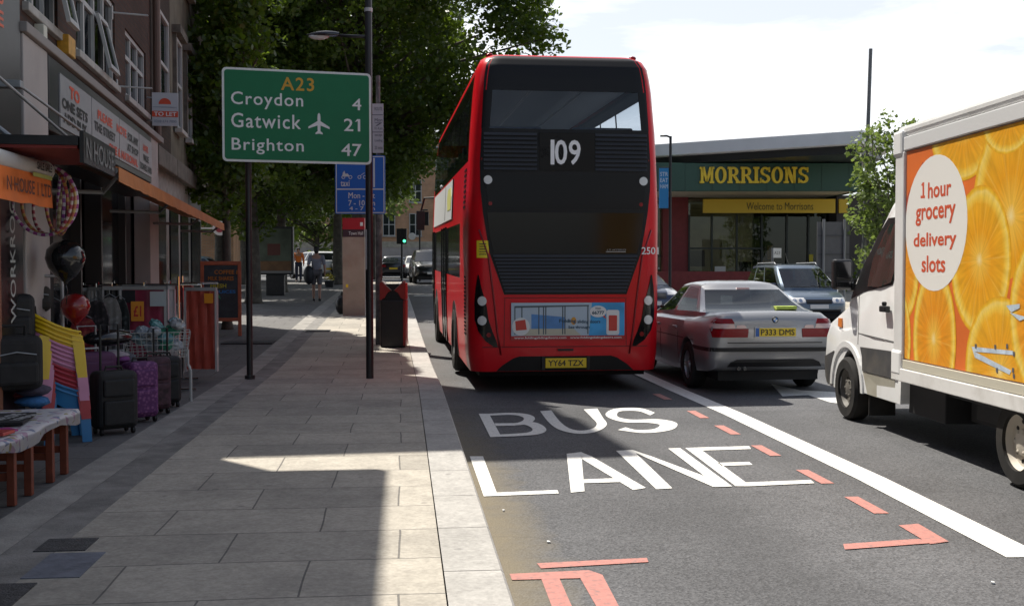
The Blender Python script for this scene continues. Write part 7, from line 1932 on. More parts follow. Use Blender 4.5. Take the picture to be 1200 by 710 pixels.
mb = MB(); mb.tube([(-.5, 9.1, 2.9), (-.2, 9.15, 2.65), (0, 9.2, 2.42)], .02); mb.tube([(-.5, 5.1, 2.9), (0, 5.2, 2.42)], .02); mb.build("awning_arm", STEEL, na)
# hula hoops hanging from its end
HC = [((.30, .05, .22), (.55, .5, .5)), ((.45, .12, .06), (.5, .35, .1)), ((.35, .05, .08), (.6, .5, .45)), ((.5, .30, .08), (.35, .06, .1)), ((.22, .04, .24), (.5, .48, .5)), ((.5, .45, .25), (.3, .2, .1))]
def striped(name, c1, c2):
    m = mat(name, c1, .35, coat=.3)
    if "st" in m: return m
    m["st"] = 1
    nt = m.node_tree; b = nt.nodes["Principled BSDF"]; tc = nt.nodes.new("ShaderNodeTexCoord"); sx = nt.nodes.new("ShaderNodeSeparateXYZ"); nt.links.new(tc.outputs['Object'], sx.inputs[0])
    at2 = nt.nodes.new("ShaderNodeMath"); at2.operation = 'ARCTAN2'; nt.links.new(sx.outputs['Y'], at2.inputs[0]); nt.links.new(sx.outputs['Z'], at2.inputs[1])
    mu = nt.nodes.new("ShaderNodeMath"); mu.operation = 'MULTIPLY'; mu.inputs[1].default_value = 26; nt.links.new(at2.outputs[0], mu.inputs[0])
    sn = nt.nodes.new("ShaderNodeMath"); sn.operation = 'SINE'; nt.links.new(mu.outputs[0], sn.inputs[0])
    gt = nt.nodes.new("ShaderNodeMath"); gt.operation = 'GREATER_THAN'; gt.inputs[1].default_value = .1; nt.links.new(sn.outputs[0], gt.inputs[0])
    mx = nt.nodes.new("ShaderNodeMixRGB"); mx.inputs['Color1'].default_value = (*c1, 1); mx.inputs['Color2'].default_value = (*c2, 1); nt.links.new(gt.outputs[0], mx.inputs['Fac']); nt.links.new(mx.outputs[0], b.inputs['Base Color'])
    return m
HL = ["purple and white hoop frontmost on the awning end", "orange and gold hoop hanging on the awning end", "dark red and cream hoop among the hanging hoops", "gold and red hoop in the middle of the hanging hoops", "violet and pale hoop hanging behind the others", "pale yellow hoop hanging at the back of the bunch"]
for k in range(6):
    mb = MB(); r = .29 - .008 * k
    mb.tube([(0, r * math.cos(a), r * math.sin(a)) for a in [2 * math.pi * i / 48 for i in range(48)]], .014, 8, closed=True)
    o = mb.build("hula_hoop", striped("hoop_%d" % k, *HC[k]), smooth=True)
    o.location = (-2.93 + .02 * k - .03, 9.36 + .045 * k, 2.17 - .006 * k); o.rotation_euler = (0, R(6 * (k % 3) - 4), R(78 - 14 * k))
    tag(o, HL[k], "hoop", "hoops hanging from the awning end")
# plain balloons tied under the hoops
for nm, px, py, Z, r, col, lab in (("balloon", 77, 305, 9.6, .17, (.010, .010, .011), "plain glossy black balloon floating under the hoops"), ("balloon", 88, 361, 9.9, .13, (.22, .012, .012), "plain dark red balloon hanging above the stacked chairs")):
    mb = MB(); mb.lathe([(.001, -r * 1.25), (r * .12, -r * 1.22), (r * .1, -r * 1.15), (r * .5, -r * .85), (r * .85, -r * .4), (r, .1 * r), (r * .92, .55 * r), (r * .6, .9 * r), (.001, 1.05 * r)], 24)
    mb.tube([(0, 0, -r * 1.25), (.01, .02, -r * 1.6), (0, 0, -r * 2.3)], .004, 5)
    o = mb.build(nm, mat("balloon_%s" % px, col, .15, coat=.4), smooth=True); x, y = at(px, Z); o.location = (x, y, 1.6 + (315 - py) / 1270 * Z); tag(o, lab, "balloon", "balloons by the awning")

# low goods table: board on two red stools under a patterned cloth
REDWOOD = mat("red_painted_wood", (.19, .045, .022), .5, var=.25, vscale=12)
def stool(x, y, lab):
    t = thing("wooden_stool", lab, "stool", (x, y, GZ), 0, "red wooden stools under the goods table")
    mb = MB(); mb.box(-.36, .36, -.20, .20, .40, .435); mb.build("seat", REDWOOD, t, bevel=.006)
    for sx in (-.32, .32):
        for sy in (-.16, .16):
            mb = MB(); mb.prism([(sx - .025, sy - .025), (sx + .025, sy - .025), (sx + .025, sy + .025), (sx - .025, sy + .025)], 0, .398, 'z'); mb.build("leg", REDWOOD, t, bevel=.004)
    for sy in (-.16, .16):
        mb = MB(); mb.box(-.295, .295, sy - .012, sy + .012, .16, .21); mb.build("stretcher", REDWOOD, t)
    mb = MB(); mb.box(-.295, .295, -.172, -.148, .30, .39); mb.box(-.295, .295, .148, .172, .30, .39); mb.build("apron", REDWOOD, t)
    return t
stool(-2.82, 7.36, "red wooden stool nearest the camera under the goods table")
stool(-2.82, 8.12, "red wooden stool under the far end of the goods table")
tb = thing("goods_table", "low trestle board covered with a white patterned cloth and small goods", "table", (-2.83, 6.9, GZ))
mb = MB(); mb.box(-.44, .40, -2.0, 1.45, .437, .46); mb.build("tabletop", REDWOOD, tb)
clothm = mat("patterned_cloth", (.42, .40, .42), .9)
nt = clothm.node_tree; b_ = nt.nodes["Principled BSDF"]; tc = nt.nodes.new("ShaderNodeTexCoord"); vo = nt.nodes.new("ShaderNodeTexVoronoi"); vo.inputs['Scale'].default_value = 22
rp = nt.nodes.new("ShaderNodeValToRGB"); rp.color_ramp.interpolation = 'CONSTANT'
for i, (p_, c_) in enumerate([(0, (.5, .48, .5)), (.45, (.38, .25, .33)), (.6, (.52, .5, .5)), (.78, (.2, .22, .3)), (.86, (.5, .46, .44)), (.94, (.3, .26, .12))]):
    e = rp.color_ramp.elements[i] if i < 2 else rp.color_ramp.elements.new(p_)
    e.position = p_; e.color = (*c_, 1)
sc = nt.nodes.new("ShaderNodeSeparateColor"); nt.links.new(tc.outputs['Object'], vo.inputs['Vector']); nt.links.new(vo.outputs['Color'], sc.inputs[0]); nt.links.new(sc.outputs[0], rp.inputs['Fac']); nt.links.new(rp.outputs['Color'], b_.inputs['Base Color'])
mb = MB(); rows = []
for i in range(40):
    y = -2.05 + 3.55 * i / 39
    r_ = []
    for j in range(16):
        u = j / 15
        if u < .75: x = -.46 + .88 * u / .75; z = .468 + .004 * math.sin(9 * x + 4 * y)
        else: x = .425 + .012 * math.sin(y * 16); z = .466 - (u - .75) * .25 * (1.2 + .5 * math.sin(y * 5.3))
        r_.append((x, y, z))
    rows.append(r_)
mb.slab(rows, (0, 0, 1), .003); o = mb.build("tablecloth", clothm, smooth=True, auto=60); o.location = tb.location; tag(o, "white patterned cloth draped over the low goods table", "tablecloth")
def lay(name, pts, z0, h, m, lab, cat, grp="small goods laid on the table", kids=None):
    mb = MB(); mb.prism(pts, 0, h, 'z'); o = mb.build(name, m, bevel=.006); o.location = (0, 0, z0); tag(o, lab, cat, grp)
    return o
TZ = GZ + .476
def quad(cx, cy, w, l, a):
    c, s_ = math.cos(a), math.sin(a); return [(cx + x * c - y * s_, cy + x * s_ + y * c) for x, y in ((-w, -l), (w, -l), (w, l), (-w, l))]
o = lay("folded_shirt", quad(-2.72, 7.72, .16, .26, .15), TZ, .022, mat("black_cotton", (.015, .014, .016), .9), "folded black shirt with white print on the table", "shirt", None)
mb = MB(); letter(mb, "WE LOVE", (-2.70, 7.72, .023), (.15, .99, 0), (-.99, .15, 0), h=.10, w=.34, bold=.05); letter(mb, "LONDON", (-2.58, 7.70, .023), (.15, .99, 0), (-.99, .15, 0), h=.07, w=.3, bold=.05); mb.build("shirt_print", mat("print_white", (.5, .5, .5), .8), o)
lay("folded_shirt", quad(-2.98, 7.65, .12, .16, -.2), TZ, .03, mat("dark_rose_cotton", (.16, .03, .05), .9), "folded dark rose cloth beside the black shirt", "shirt", None)
cols = [(.42, .05, .22), (.5, .48, .42), (.08, .2, .42), (.45, .06, .05), (.5, .4, .1), (.3, .1, .4), (.12, .3, .2), (.5, .2, .35)]
for k in range(26):
    x = -3.14 + .15 * (k % 5) + rnd.uniform(-.03, .03); y = 6.35 + .22 * (k // 5 + (k % 2) * .4) + rnd.uniform(-.05, .05)
    lay("trinket_packet", quad(x, y, .055, .075, rnd.uniform(-.8, .8)), TZ, .012 + .01 * (k % 3), mat("packet_%d" % (k % 8), cols[k % 8], .35), "small coloured packet of trinkets lying on the cloth", "packet")
for k in range(7):
    x = -3.22 + .03 * k; y = 7.0 + .19 * k
    lay("folded_scarf", quad(x, y, .07, .085, .3 + .1 * k), TZ, .03 + .008 * (k % 3), mat("scarf_%d" % (k % 5), [(.05, .12, .28), (.4, .05, .08), (.02, .02, .03), (.05, .2, .35), (.35, .3, .3)][k % 5], .9), ["folded navy scarf at the back of the table near end", "folded red scarf at the back of the table", "folded black scarf at the back of the table", "folded blue scarf at the back of the table", "folded pale scarf at the back of the table", "folded navy scarf at the back of the table far end", "folded red scarf beside the stacked chairs"][k], "scarf", "folded scarves along the back of the table")

# stack of plastic children's chairs
PC = {"yellow": (.78, .52, .015), "pink": (.62, .25, .42), "red": (.42, .012, .03), "blue": (.02, .18, .42)}
CH = {}
def kid_chair(colname):
    m = mat("plastic_" + colname, PC[colname], .35, coat=.2)
    lab = colname
    t = thing("plastic_chair", "x", "chair", (0, 0, 0), 0, "stacked children's plastic chairs")
    mb = MB()   # seat, slightly dished
    mb.slab([[(x, y, .27 - .02 * (1 - (x / .17) ** 2) * (1 - (y / .16) ** 2)) for x in (-.17, -.1, 0, .1, .17)] for y in (-.19, -.08, 0, .08, .16)], (0, 0, 1), .008); mb.build("seat", m, t, smooth=True, auto=50)
    # tub back: a band running from one arm round the back to the other
    path = [(.205, -.17), (.21, -.08), (.21, .02), (.20, .10), (.165, .165), (.09, .20), (0, .21)]
    path = path + [(-x, y) for x, y in path[-2::-1]]
    def topz(x, y): return .40 + .17 * min(1, max(0, (y + .17) / .36)) ** 1.5
    rows = [[(x * 1.10, y * 1.10 + (.012 if y > .1 else 0), topz(x, y) - .012) for x, y in path], [(x * 1.06, y * 1.06, topz(x, y) + .004) for x, y in path], [(x, y, topz(x, y)) for x, y in path], [(x * .96, y * .97, topz(x, y) - .07) for x, y in path], [(x * .92, y * .93, topz(x, y) - .15) for x, y in path]]
    mb = MB(); mb.slab(rows, lambda p: Vector((p.x, p.y, 0)).normalized(), .007); mb.build("backrest", m, t, smooth=True, auto=60)
    for sx in (-1, 1):
        for sy in (-1, 1):
            y0 = -.185 if sy < 0 else .15
            mb = MB(); mb.slab([[(sx * .165, y0, .27), (sx * .21, y0, .36)], [(sx * .178, y0 + sy * .018, .12 if colname != 'blue' else 0), (sx * .225, y0 + sy * .018, .12 if colname != 'blue' else 0)]], (0, -sy, 0), .012)
            mb.slab([[(sx * .21, y0, .38), (sx * .21, y0 - sy * .08, .36)], [(sx * .226, y0 + sy * .018, .12 if colname != 'blue' else 0), (sx * .226, y0 - sy * .05, .12 if colname != 'blue' else 0)]], (sx, 0, 0), .01)
            mb.build("leg", m, t)
    CH[colname] = t
    return t
seq = ["blue", "blue", "red", "red", "red", "red", "pink", "pink", "pink", "pink", "pink", "yellow", "yellow", "yellow", "yellow"]
ordn = {"blue": ["blue plastic chair at the very bottom of the stack", "second blue plastic chair from the bottom of the stack"], "red": ["lowest red plastic chair, just above the blue ones", "second red plastic chair from the blue ones", "third red plastic chair, below the topmost red one", "topmost red plastic chair, just under the pink ones"],
        "pink": ["lowest pink plastic chair, just above the red ones", "second pink plastic chair from the red ones", "middle pink plastic chair of the five", "fourth pink plastic chair, under the topmost pink one", "topmost pink plastic chair, just under the yellow ones"], "yellow": ["lowest yellow plastic chair, just above the pink ones", "second yellow plastic chair from the pink ones", "yellow plastic chair just under the top one", "yellow plastic chair on top of the whole stack"]}
cnt = {}
SX, SY = -3.02, 9.92
for k, cname in enumerate(seq):
    i = cnt.get(cname, 0); cnt[cname] = i + 1
    loc = (SX - .002 * k, SY - .004 * k, GZ + .041 * k)
    if cname not in CH:
        t = kid_chair(cname); t.location = loc; t.rotation_euler = (0, 0, R(118)); t["label"] = ordn[cname][0]
    else: dup(CH[cname], loc, R(118 + rnd.uniform(-2, 2)), ordn[cname][i])

# suitcases and bags
def suitcase(x, y, w, d, h, rz, m, lab, handle=.25, trim=BLACK, pocket=True, grp="suitcases in front of the shop"):
    t = thing("suitcase", lab, "suitcase", (x, y, GZ), rz, grp)
    mb = MB(); mb.box(-w / 2, w / 2, -d / 2, d / 2, .05, h); mb.build("shell", m, t, bevel=min(w, d) * .22, seg=4)
    if pocket:
        mb = MB(); mb.box(-w * .38, w * .38, -d / 2 - .03, -d / 2 + .02, h * .15, h * .55); mb.box(-w * .38, w * .38, -d / 2 - .025, -d / 2 + .02, h * .6, h * .88); mb.build("pocket", m, t, bevel=.02)
    mb = MB()
    for sx in (-1, 1):
        for sy in (-1, 1): mb.cyl((sx * w * .38 - .012, sy * d * .32, .03), (sx * w * .38 + .012, sy * d * .32, .03), .03, n=12)
    mb.build("wheel", BLACK, t)
    if handle:
        mb = MB(); mb.tube([(-w * .22, d * .38, h - .03), (-w * .22, d * .38, h + handle), (w * .22, d * .38, h + handle), (w * .22, d * .38, h - .03)], .012); mb.build("handle", trim, t)
    mb = MB(); mb.tube([(-.08, 0, h - .005), (-.07, 0, h + .035), (.07, 0, h + .035), (.08, 0, h - .005)], .012); mb.build("grip", trim, t)
    return t
BLK = mat("black_nylon", (.012, .012, .013), .7, var=.3, vscale=20)
PUR = mat("purple_floral", (.16, .035, .15), .7)
nt = PUR.node_tree; b_ = nt.nodes["Principled BSDF"]; tc = nt.nodes.new("ShaderNodeTexCoord"); vo = nt.nodes.new("ShaderNodeTexVoronoi"); vo.inputs['Scale'].default_value = 30; rp = nt.nodes.new("ShaderNodeValToRGB")
rp.color_ramp.elements[0].color = (.30, .11, .26, 1); rp.color_ramp.elements[1].color = (.10, .02, .11, 1); rp.color_ramp.elements[1].position = .55
nt.links.new(tc.outputs['Object'], vo.inputs['Vector']); nt.links.new(vo.outputs['Distance'], rp.inputs['Fac']); nt.links.new(rp.outputs['Color'], b_.inputs['Base Color'])
suitcase(-2.66, 10.3, .38, .26, .58, R(35), BLK, "black suitcase with raised pull handle beside the chair stack", .42)
suitcase(-2.60, 11.05, .30, .24, .60, R(40), PUR, "purple floral suitcase between the black ones", .0)
suitcase(-2.60, 11.65, .30, .24, .60, R(38), mat("dark_floral", (.05, .02, .03), .7, var=.8, vscale=14), "dark flowery suitcase with red and white blooms", .0)
suitcase(-2.62, 12.2, .34, .24, .56, R(30), BLK, "small black suitcase under the wire basket edge", .3)
suitcase(-3.05, 11.0, .42, .28, .70, R(40), mat("plum_nylon", (.09, .025, .08), .7), "plum suitcase with pale piping standing behind", .25, STEEL)
suitcase(-3.1, 12.1, .42, .28, .60, R(20), mat("grey_nylon", (.12, .12, .14), .7), "grey suitcase at the back under the black umbrella bag", .25, STEEL)
x, y = at(141, 11.2); mb = MB(); mb.ball((0, 0, 0), .17, .3, .085, 18, 9); mb.tube([(-.1, .1, .05), (0, 0, .14), (.1, -.1, .05)], .012); o = mb.build("holdall", mat("shiny_black_bag", (.014, .014, .016), .22, coat=.3), smooth=True); o.location = (-2.98, 11.35, .90); o.rotation_euler = (0, 0, R(-30)); tag(o, "shiny black holdall lying on top of the suitcases", "bag")
def bag(px, py, Z, rx, rz_, m, lab, ry=.14):
    x, y = at(px, Z); z = 1.6 + (315 - py) / 1270 * Z
    t = thing("backpack", lab, "bag", (x, y, z), R(35), "bags hanging at the left edge")
    mb = MB(); mb.box(-rx, rx, -ry, ry, -rz_, rz_); mb.build("bag_body", m, t, bevel=min(rx, ry) * .45, seg=4)
    mb = MB(); mb.box(-rx * .75, rx * .75, -ry - .05, -ry + .02, -rz_ * .8, rz_ * .05); mb.build("pocket", m, t, bevel=.03)
    mb = MB(); mb.tube([(-rx * .5, 0, rz_ - .01), (-rx * .45, -.02, rz_ + .08), (rx * .45, -.02, rz_ + .08), (rx * .5, 0, rz_ - .01)], .014); mb.build("strap", BLK, t)
    mb = MB(); mb.tube([(-rx * .7, -ry - .004, rz_ * .3), (0, -ry - .008, rz_ * .42), (rx * .7, -ry - .004, rz_ * .3)], .006); mb.build("zip", STEEL, t)
bag(8, 372, 9.2, .20, .20, BLK, "black rucksack high at the left edge beside the door post")
bag(12, 425, 8.8, .22, .22, mat("black_canvas", (.018, .017, .018), .8, var=.3, vscale=12), "black canvas rucksack lower at the left edge behind the table")
bag(29, 398, 9.4, .17, .2, mat("dark_purple_bag", (.07, .02, .075), .75, var=.3), "dark purple bag hanging between the black rucksacks")
bag(45, 430, 9.6, .16, .25, mat("charcoal_bag", (.028, .028, .03), .8, var=.3), "charcoal rucksack just left of the stacked chairs")
bag(38, 350, 10.0, .14, .12, mat("olive_bag", (.04, .035, .03), .8), "small dull olive bag at the top of the left display")
# display frame carrying those bags
x, y = at(26, 9.7); t = thing("display_rack", "dark display rack holding rucksacks at the left edge", "rack", (x, y, GZ), R(35))
mb = MB()
for sx in (-.5, .4): mb.cyl((sx, .16, 0), (sx, .16, 1.5), .016); mb.cyl((sx, -.1, .02), (sx, .4, .02), .016)
mb.build("upright", STEEL, t)
mb = MB(); mb.cyl((-.5, .16, 1.45), (.4, .16, 1.45), .014); mb.cyl((-.5, .16, .9), (.4, .16, .9), .014); mb.build("rail", STEEL, t)

# wire dump basket on white legs
bk = thing("wire_basket", "white wire dump basket on legs full of packaged goods", "basket", (-2.80, 12.75, GZ), R(12))
WIRE = mat("white_wire", (.5, .5, .48), .4)
mb = MB()
def ringz(z, k): return [(-.36 * k, -.24 * k, z), (.36 * k, -.24 * k, z), (.36 * k, .24 * k, z), (-.36 * k, .24 * k, z)]
for z, k in ((.80, 1), (.73, .97), (.66, .94), (.59, .91), (.52, .88)): mb.tube(ringz(z, k), .005, 5, closed=True)
for j in range(13):
    x = -.36 + .06 * j
    mb.tube([(x, -.24, .80), (x * .88, -.21, .52), (x * .88, .21, .52), (x, .24, .80)], .004, 4)
mb.build("cage", WIRE, bk)
for sx in (-1, 1):
    for sy in (-1, 1):
        mb = MB(); mb.tube([(sx * .33, sy * .2, .60), (sx * .33, sy * .21, .42), (sx * .36, sy * .22, .36), (sx * .36, sy * .22, 0)], .013, 6); mb.build("leg", WIRE, bk)
pk = [(.35, .37, .40), (.22, .33, .36), (.05, .26, .16), (.42, .42, .42), (.3, .34, .38), (.12, .30, .30)]
for k in range(16):
    mb = MB(); mb.ball((0, 0, 0), .10, .08, .06, 9, 6); mb.v = [tuple(c * rnd.uniform(.72, 1.25) for c in v) for v in mb.v]; o = mb.build("wrapped_packet", mat("wrap_%d" % (k % 6), pk[k % 6], .25, var=.4, vscale=9, coat=.4, bump=.8, bscale=18))
    o.location = (-2.80 + rnd.uniform(-.26, .26), 12.75 + rnd.uniform(-.15, .15), GZ + .64 + .075 * (k % 4) + rnd.uniform(0, .03)); o.rotation_euler = (rnd.uniform(-.6, .6), rnd.uniform(-.6, .6), rnd.uniform(0, 3))
    tag(o, ["crinkled grey wrapped packet in the wire basket", "teal wrapped packet in the wire basket", "green wrapped packet low in the wire basket", "white wrapped packet in the wire basket", "pale blue wrapped packet in the wire basket", "sea green wrapped packet in the wire basket"][k % 6], "packet", "wrapped packets in the wire basket")

# rail of hanging packs behind the basket
rl = thing("garment_rail", "chrome garment rail carrying plastic covered hanging mats", "rail", (0, 0, GZ))
mb = MB(); mb.cyl((-4.05, 13.75, 1.32), (-2.75, 13.75, 1.32), .014); mb.cyl((-3.0, 15.05, 1.32), (-2.5, 15.05, 1.32), .014); mb.cyl((-2.75, 13.75, 1.32), (-2.75, 15.15, 1.30), .014); mb.build("rail", CHROME, rl)
mb = MB()
for x, y in ((-4.05, 13.75), (-2.76, 13.75), (-2.98, 15.1)): mb.cyl((x, y, 0), (x, y, 1.42), .016); mb.cyl((x - .2, y, .02), (x + .2, y, .02), .016)
mb.build("upright", CHROME, rl)
FILM = mat("clear_film", (.5, .48, .47), .15, coat=.6)
def pack(x, y, w, z0, z1, rz, m, lab, d=.05, film=True):
    t = thing("hanging_mat", lab, "mat", (x, y, GZ), rz, "hanging mats on the garment rail")
    mb = MB(); n = 10
    mb.slab([[(-w / 2 + w * k / n, -.012 * math.sin(k * 2.1 + z * 3), z) for k in range(n + 1)] for z in [z0 + (z1 - z0) * j / 8 for j in range(9)]], (0, -1, 0), d); mb.build("cloth", m, t, smooth=True, auto=40)
    mb = MB(); mb.box(-w / 2 - .004, w / 2 + .004, -.022, d + .004, z1, z1 + .045); mb.build("top_card", mat("pale_card", (.35, .34, .33), .5), t)
    mb = MB(); mb.tube([(0, d / 2, z1 + .045), (0, d / 2, z1 + .09), (.03, d / 2, z1 + .11), (.03, d / 2 + .0, z1 + .08)], .005, 5); mb.build("hook", CHROME, t)
    if film:
        mb = MB()
        for s_ in (-1, 1): mb.box(s_ * w / 2 - .012, s_ * w / 2 + .012, -.025, d + .01, z0 - .03, z1); 
        mb.build("film_edge", FILM, t)
    return t
MAR = mat("maroon_cloth", (.30, .03, .07), .6, var=.2, vscale=6, coat=.25)
pack(-3.17, 13.7, .52, .30, 1.26, 0, MAR, "wide maroon mat with orange price card on the rail")
pack(-3.90, 13.66, .15, .40, 1.24, R(20), mat("grey_cloth", (.36, .35, .34), .5, var=.3), "narrow grey mat at the shop end of the rail")
pack(-3.72, 13.62, .15, .38, 1.25, R(-12), mat("pale_grey_cloth", (.45, .43, .42), .5, var=.3), "pale grey mat next to the shop end of the rail")
pack(-3.52, 13.6, .20, .36, 1.26, R(10), mat("black_cloth", (.015, .016, .016), .6), "black mat hanging between grey and maroon mats")
pack(-2.86, 13.75, .12, .28, 1.26, R(60), mat("dove_cloth", (.45, .40, .40), .5), "thin dove grey mat turned edge on beside the maroon one")
pack(-2.72, 15.0, .42, .16, 1.22, R(-8), mat("brick_red_cloth", (.42, .06, .035), .6, var=.2, vscale=5, coat=.2), "brick red mat hanging at the street end of the rail")
def card(x, y, z, w, h, m, lab, txt=None, rz=0.):
    t = thing("price_card", lab, "price card", (x, y, z), rz, "price cards on the mats")
    mb = MB(); mb.box(-w / 2, w / 2, -.004, 0, -h / 2, h / 2); mb.build("card", m, t)
    if txt:
        mb = MB(); letter(mb, txt, (0, -.004, 0), (1, 0, 0), (0, 0, 1), h=h * .55, w=w * .6, bold=.03, off=.002); mb.build("card_lettering", TXT_RED, t)
OC = mat("orange_card", (.80, .30, .02), .5)
card(-3.22, 13.6, GZ + 1.0, .15, .24, OC, "orange price card reading one pound on the maroon mat", "£1", R(6))
card(-2.60, 14.92, GZ + 1.12, .12, .13, OC, "small orange price card on the brick red mat", None, R(-8))
card(-2.98, 13.62, GZ + 1.15, .19, .18, mat("white_card", (.50, .54, .55), .5), "white paper label on the maroon mat", None)
card(-3.34, 13.62, GZ + 1.18, .18, .15, mat("black_card", (.02, .02, .025), .5), "dark picture label at the top of the maroon mat", None)
# red boards and a beige board behind the rail
for (x, y, w, z0, z1, m, lab) in ((-4.3, 14.9, 1.0, .95, 1.12, REDWOOD, "long red board behind the rail near the shop door"), (-3.55, 17.2, .62, 1.0, 1.26, mat("dark_red_board", (.24, .03, .02), .6), "dark red box board standing behind the maroon mat"), (-4.05, 17.3, .30, .95, 1.24, mat("beige_board", (.30, .22, .17), .7), "beige box standing beside the dark red board")):
    t = thing("display_box", lab, "box", (x, y, GZ), R(4))
    mb = MB(); mb.box(-w / 2, w / 2, -.15, .15, z0, z1); mb.build("box_body", m, t, bevel=.01)
    mb = MB()
    for s_ in (-1, 1): mb.box(s_ * (w / 2 - .05) - .02, s_ * (w / 2 - .05) + .02, -.03, .03, 0, z0)
    mb.build("stand", BLACK, t)
# black rail by the shop doors
for k in range(2):
    p0 = fac(5.6 + k * 3, .35); p1 = fac(8.2 + k * 3, .35); mb = MB(); mb.cyl((p0[0], p0[1], 1.0), (p1[0], p1[1], 1.0), .025); mb.cyl((p0[0], p0[1], .08), (p0[0], p0[1], 1.0), .025); mb.cyl((p1[0], p1[1], .08), (p1[0], p1[1], 1.0), .025)
    tag(mb.build("barrier_rail", POLEB), ["black tubular barrier rail before the first terrace shop", "black tubular barrier rail before the second terrace shop"][k], "barrier", "barrier rails before the terrace shops")

# more stock hanging and heaped behind the chairs
def garment(px, py0, py1, Z, w, m, lab, rz=0.):
    x, y = at(px, Z); z1 = 1.6 + (315 - py0) / 1270 * Z; z0 = 1.6 + (315 - py1) / 1270 * Z
    t = thing("hanging_garment", lab, "garment", (x, y, 0), R(rz), "garments hanging behind the chairs")
    n = 12; mb = MB()
    mb.slab([[(-w / 2 * (.6 + .4 * min(1, j / 2)) + w * (.6 + .4 * min(1, j / 2)) * k / n, .025 * math.sin(k * 1.7 + j * .4) * (j / 8), z1 - (z1 - z0) * j / 8 - .05 * abs(k / n - .5) * (j == 0)) for k in range(n + 1)] for j in range(9)], (0, -1, 0), .03); mb.build("cloth", m, t, smooth=True, auto=50)
    mb = MB(); mb.tube([(-w * .3, .01, z1 - .01), (0, .01, z1 + .04), (w * .3, .01, z1 - .01)], .006, 5); mb.tube([(0, .01, z1 + .04), (.0, .01, z1 + .1), (.03, .01, z1 + .12)], .004, 5); mb.build("hanger", STEEL, t)
def pat(name, c1, c2, sc=16):
    m = mat(name, c1, .85); nt = m.node_tree; b_ = nt.nodes["Principled BSDF"]; tc = nt.nodes.new("ShaderNodeTexCoord"); vo = nt.nodes.new("ShaderNodeTexVoronoi"); vo.inputs['Scale'].default_value = sc; rp = nt.nodes.new("ShaderNodeValToRGB")
    rp.color_ramp.elements[0].color = (*c2, 1); rp.color_ramp.elements[1].color = (*c1, 1); rp.color_ramp.elements[0].position = .2; rp.color_ramp.elements[1].position = .45
    nt.links.new(tc.outputs['Object'], vo.inputs['Vector']); nt.links.new(vo.outputs['Distance'], rp.inputs['Fac']); nt.links.new(rp.outputs['Color'], b_.inputs['Base Color']); return m
for k, (px, a, b_, Z, w, c1, c2, lab) in enumerate([(112, 352, 430, 12.6, .30, (.05, .045, .05), (.14, .12, .13), "dark patterned garment hanging just right of the red balloon"), (128, 348, 425, 12.9, .26, (.22, .21, .20), (.32, .31, .30), "pale grey garment hanging between two dark ones"),
        (139, 350, 428, 13.1, .24, (.03, .035, .035), (.09, .1, .1), "black green garment hanging left of the maroon mat"), (97, 372, 432, 12.2, .30, (.24, .02, .03), (.35, .08, .06), "dark red garment hanging behind the yellow chairs"),
        (16, 350, 398, 10.6, .34, (.09, .02, .09), (.2, .1, .2), "purple patterned garment hanging at the far left"), (60, 352, 380, 11.0, .3, (.04, .035, .04), (.1, .08, .09), "dull brown garment hanging above the chairs")]):
    garment(px, a, b_, Z, w, pat("garment_%d" % k, c1, c2), lab, (-12, 8, -6, 14, 20, 5)[k])
def heap(px, py, Z, n_, cols_, lab):
    for q in range(n_):
        x, y = at(px + rnd.uniform(-9, 9), Z + rnd.uniform(-.2, .2)); z = 1.6 + (315 - py) / 1270 * Z + .045 * q
        mb = MB(); mb.ball((0, 0, 0), .16, .13, .05, 11, 6); mb.v = [tuple(c * rnd.uniform(.8, 1.2) for c in v) for v in mb.v]
        o = mb.build("cloth_bundle", mat("bundle_%d" % (q % len(cols_)) + str(px), cols_[q % len(cols_)], .85, var=.3, vscale=18), smooth=True, auto=50); o.location = (x, y, z); o.rotation_euler = (0, 0, rnd.uniform(0, 3)); tag(o, lab, "bundle", "soft bundles among the suitcases")
heap(130, 425, 11.6, 3, [(.30, .12, .28), (.2, .05, .2), (.35, .3, .33)], "lilac and plum cloth bundle heaped behind the black suitcase")
heap(30, 470, 9.0, 3, [(.04, .15, .35), (.3, .04, .05), (.06, .05, .08)], "blue and red cloth bundle heaped at the back of the goods table")
# ------------------------------------------------------------------ people
def skin_mesh(name, pts, edges, radii, m, parent, sub=2, loc=None):
    me = bpy.data.meshes.new(name); me.from_pydata(pts, edges, [])
    o = bpy.data.objects.new(name, me); COL.objects.link(o)
    o.modifiers.new("skin", 'SKIN')
    if not me.skin_vertices: me.attributes  # the modifier needs its layer
    bm = bmesh.new(); bm.from_mesh(me); lay = bm.verts.layers.skin.verify()
    for v, r in zip(bm.verts, radii):
        v[lay].radius = (r, r) if not isinstance(r, tuple) else r; v[lay].use_root = False
    bm.verts.ensure_lookup_table(); bm.verts[0][lay].use_root = True
    bm.to_mesh(me); bm.free()
    s = o.modifiers.new("sub", 'SUBSURF'); s.levels = sub; s.render_levels = sub
    me.materials.append(m); o.parent = parent
    for md in o.modifiers:
        if md.type == 'SKIN': md.use_smooth_shade = True
    return o
SKINM = mat("skin", (.36, .21, .15), .6)
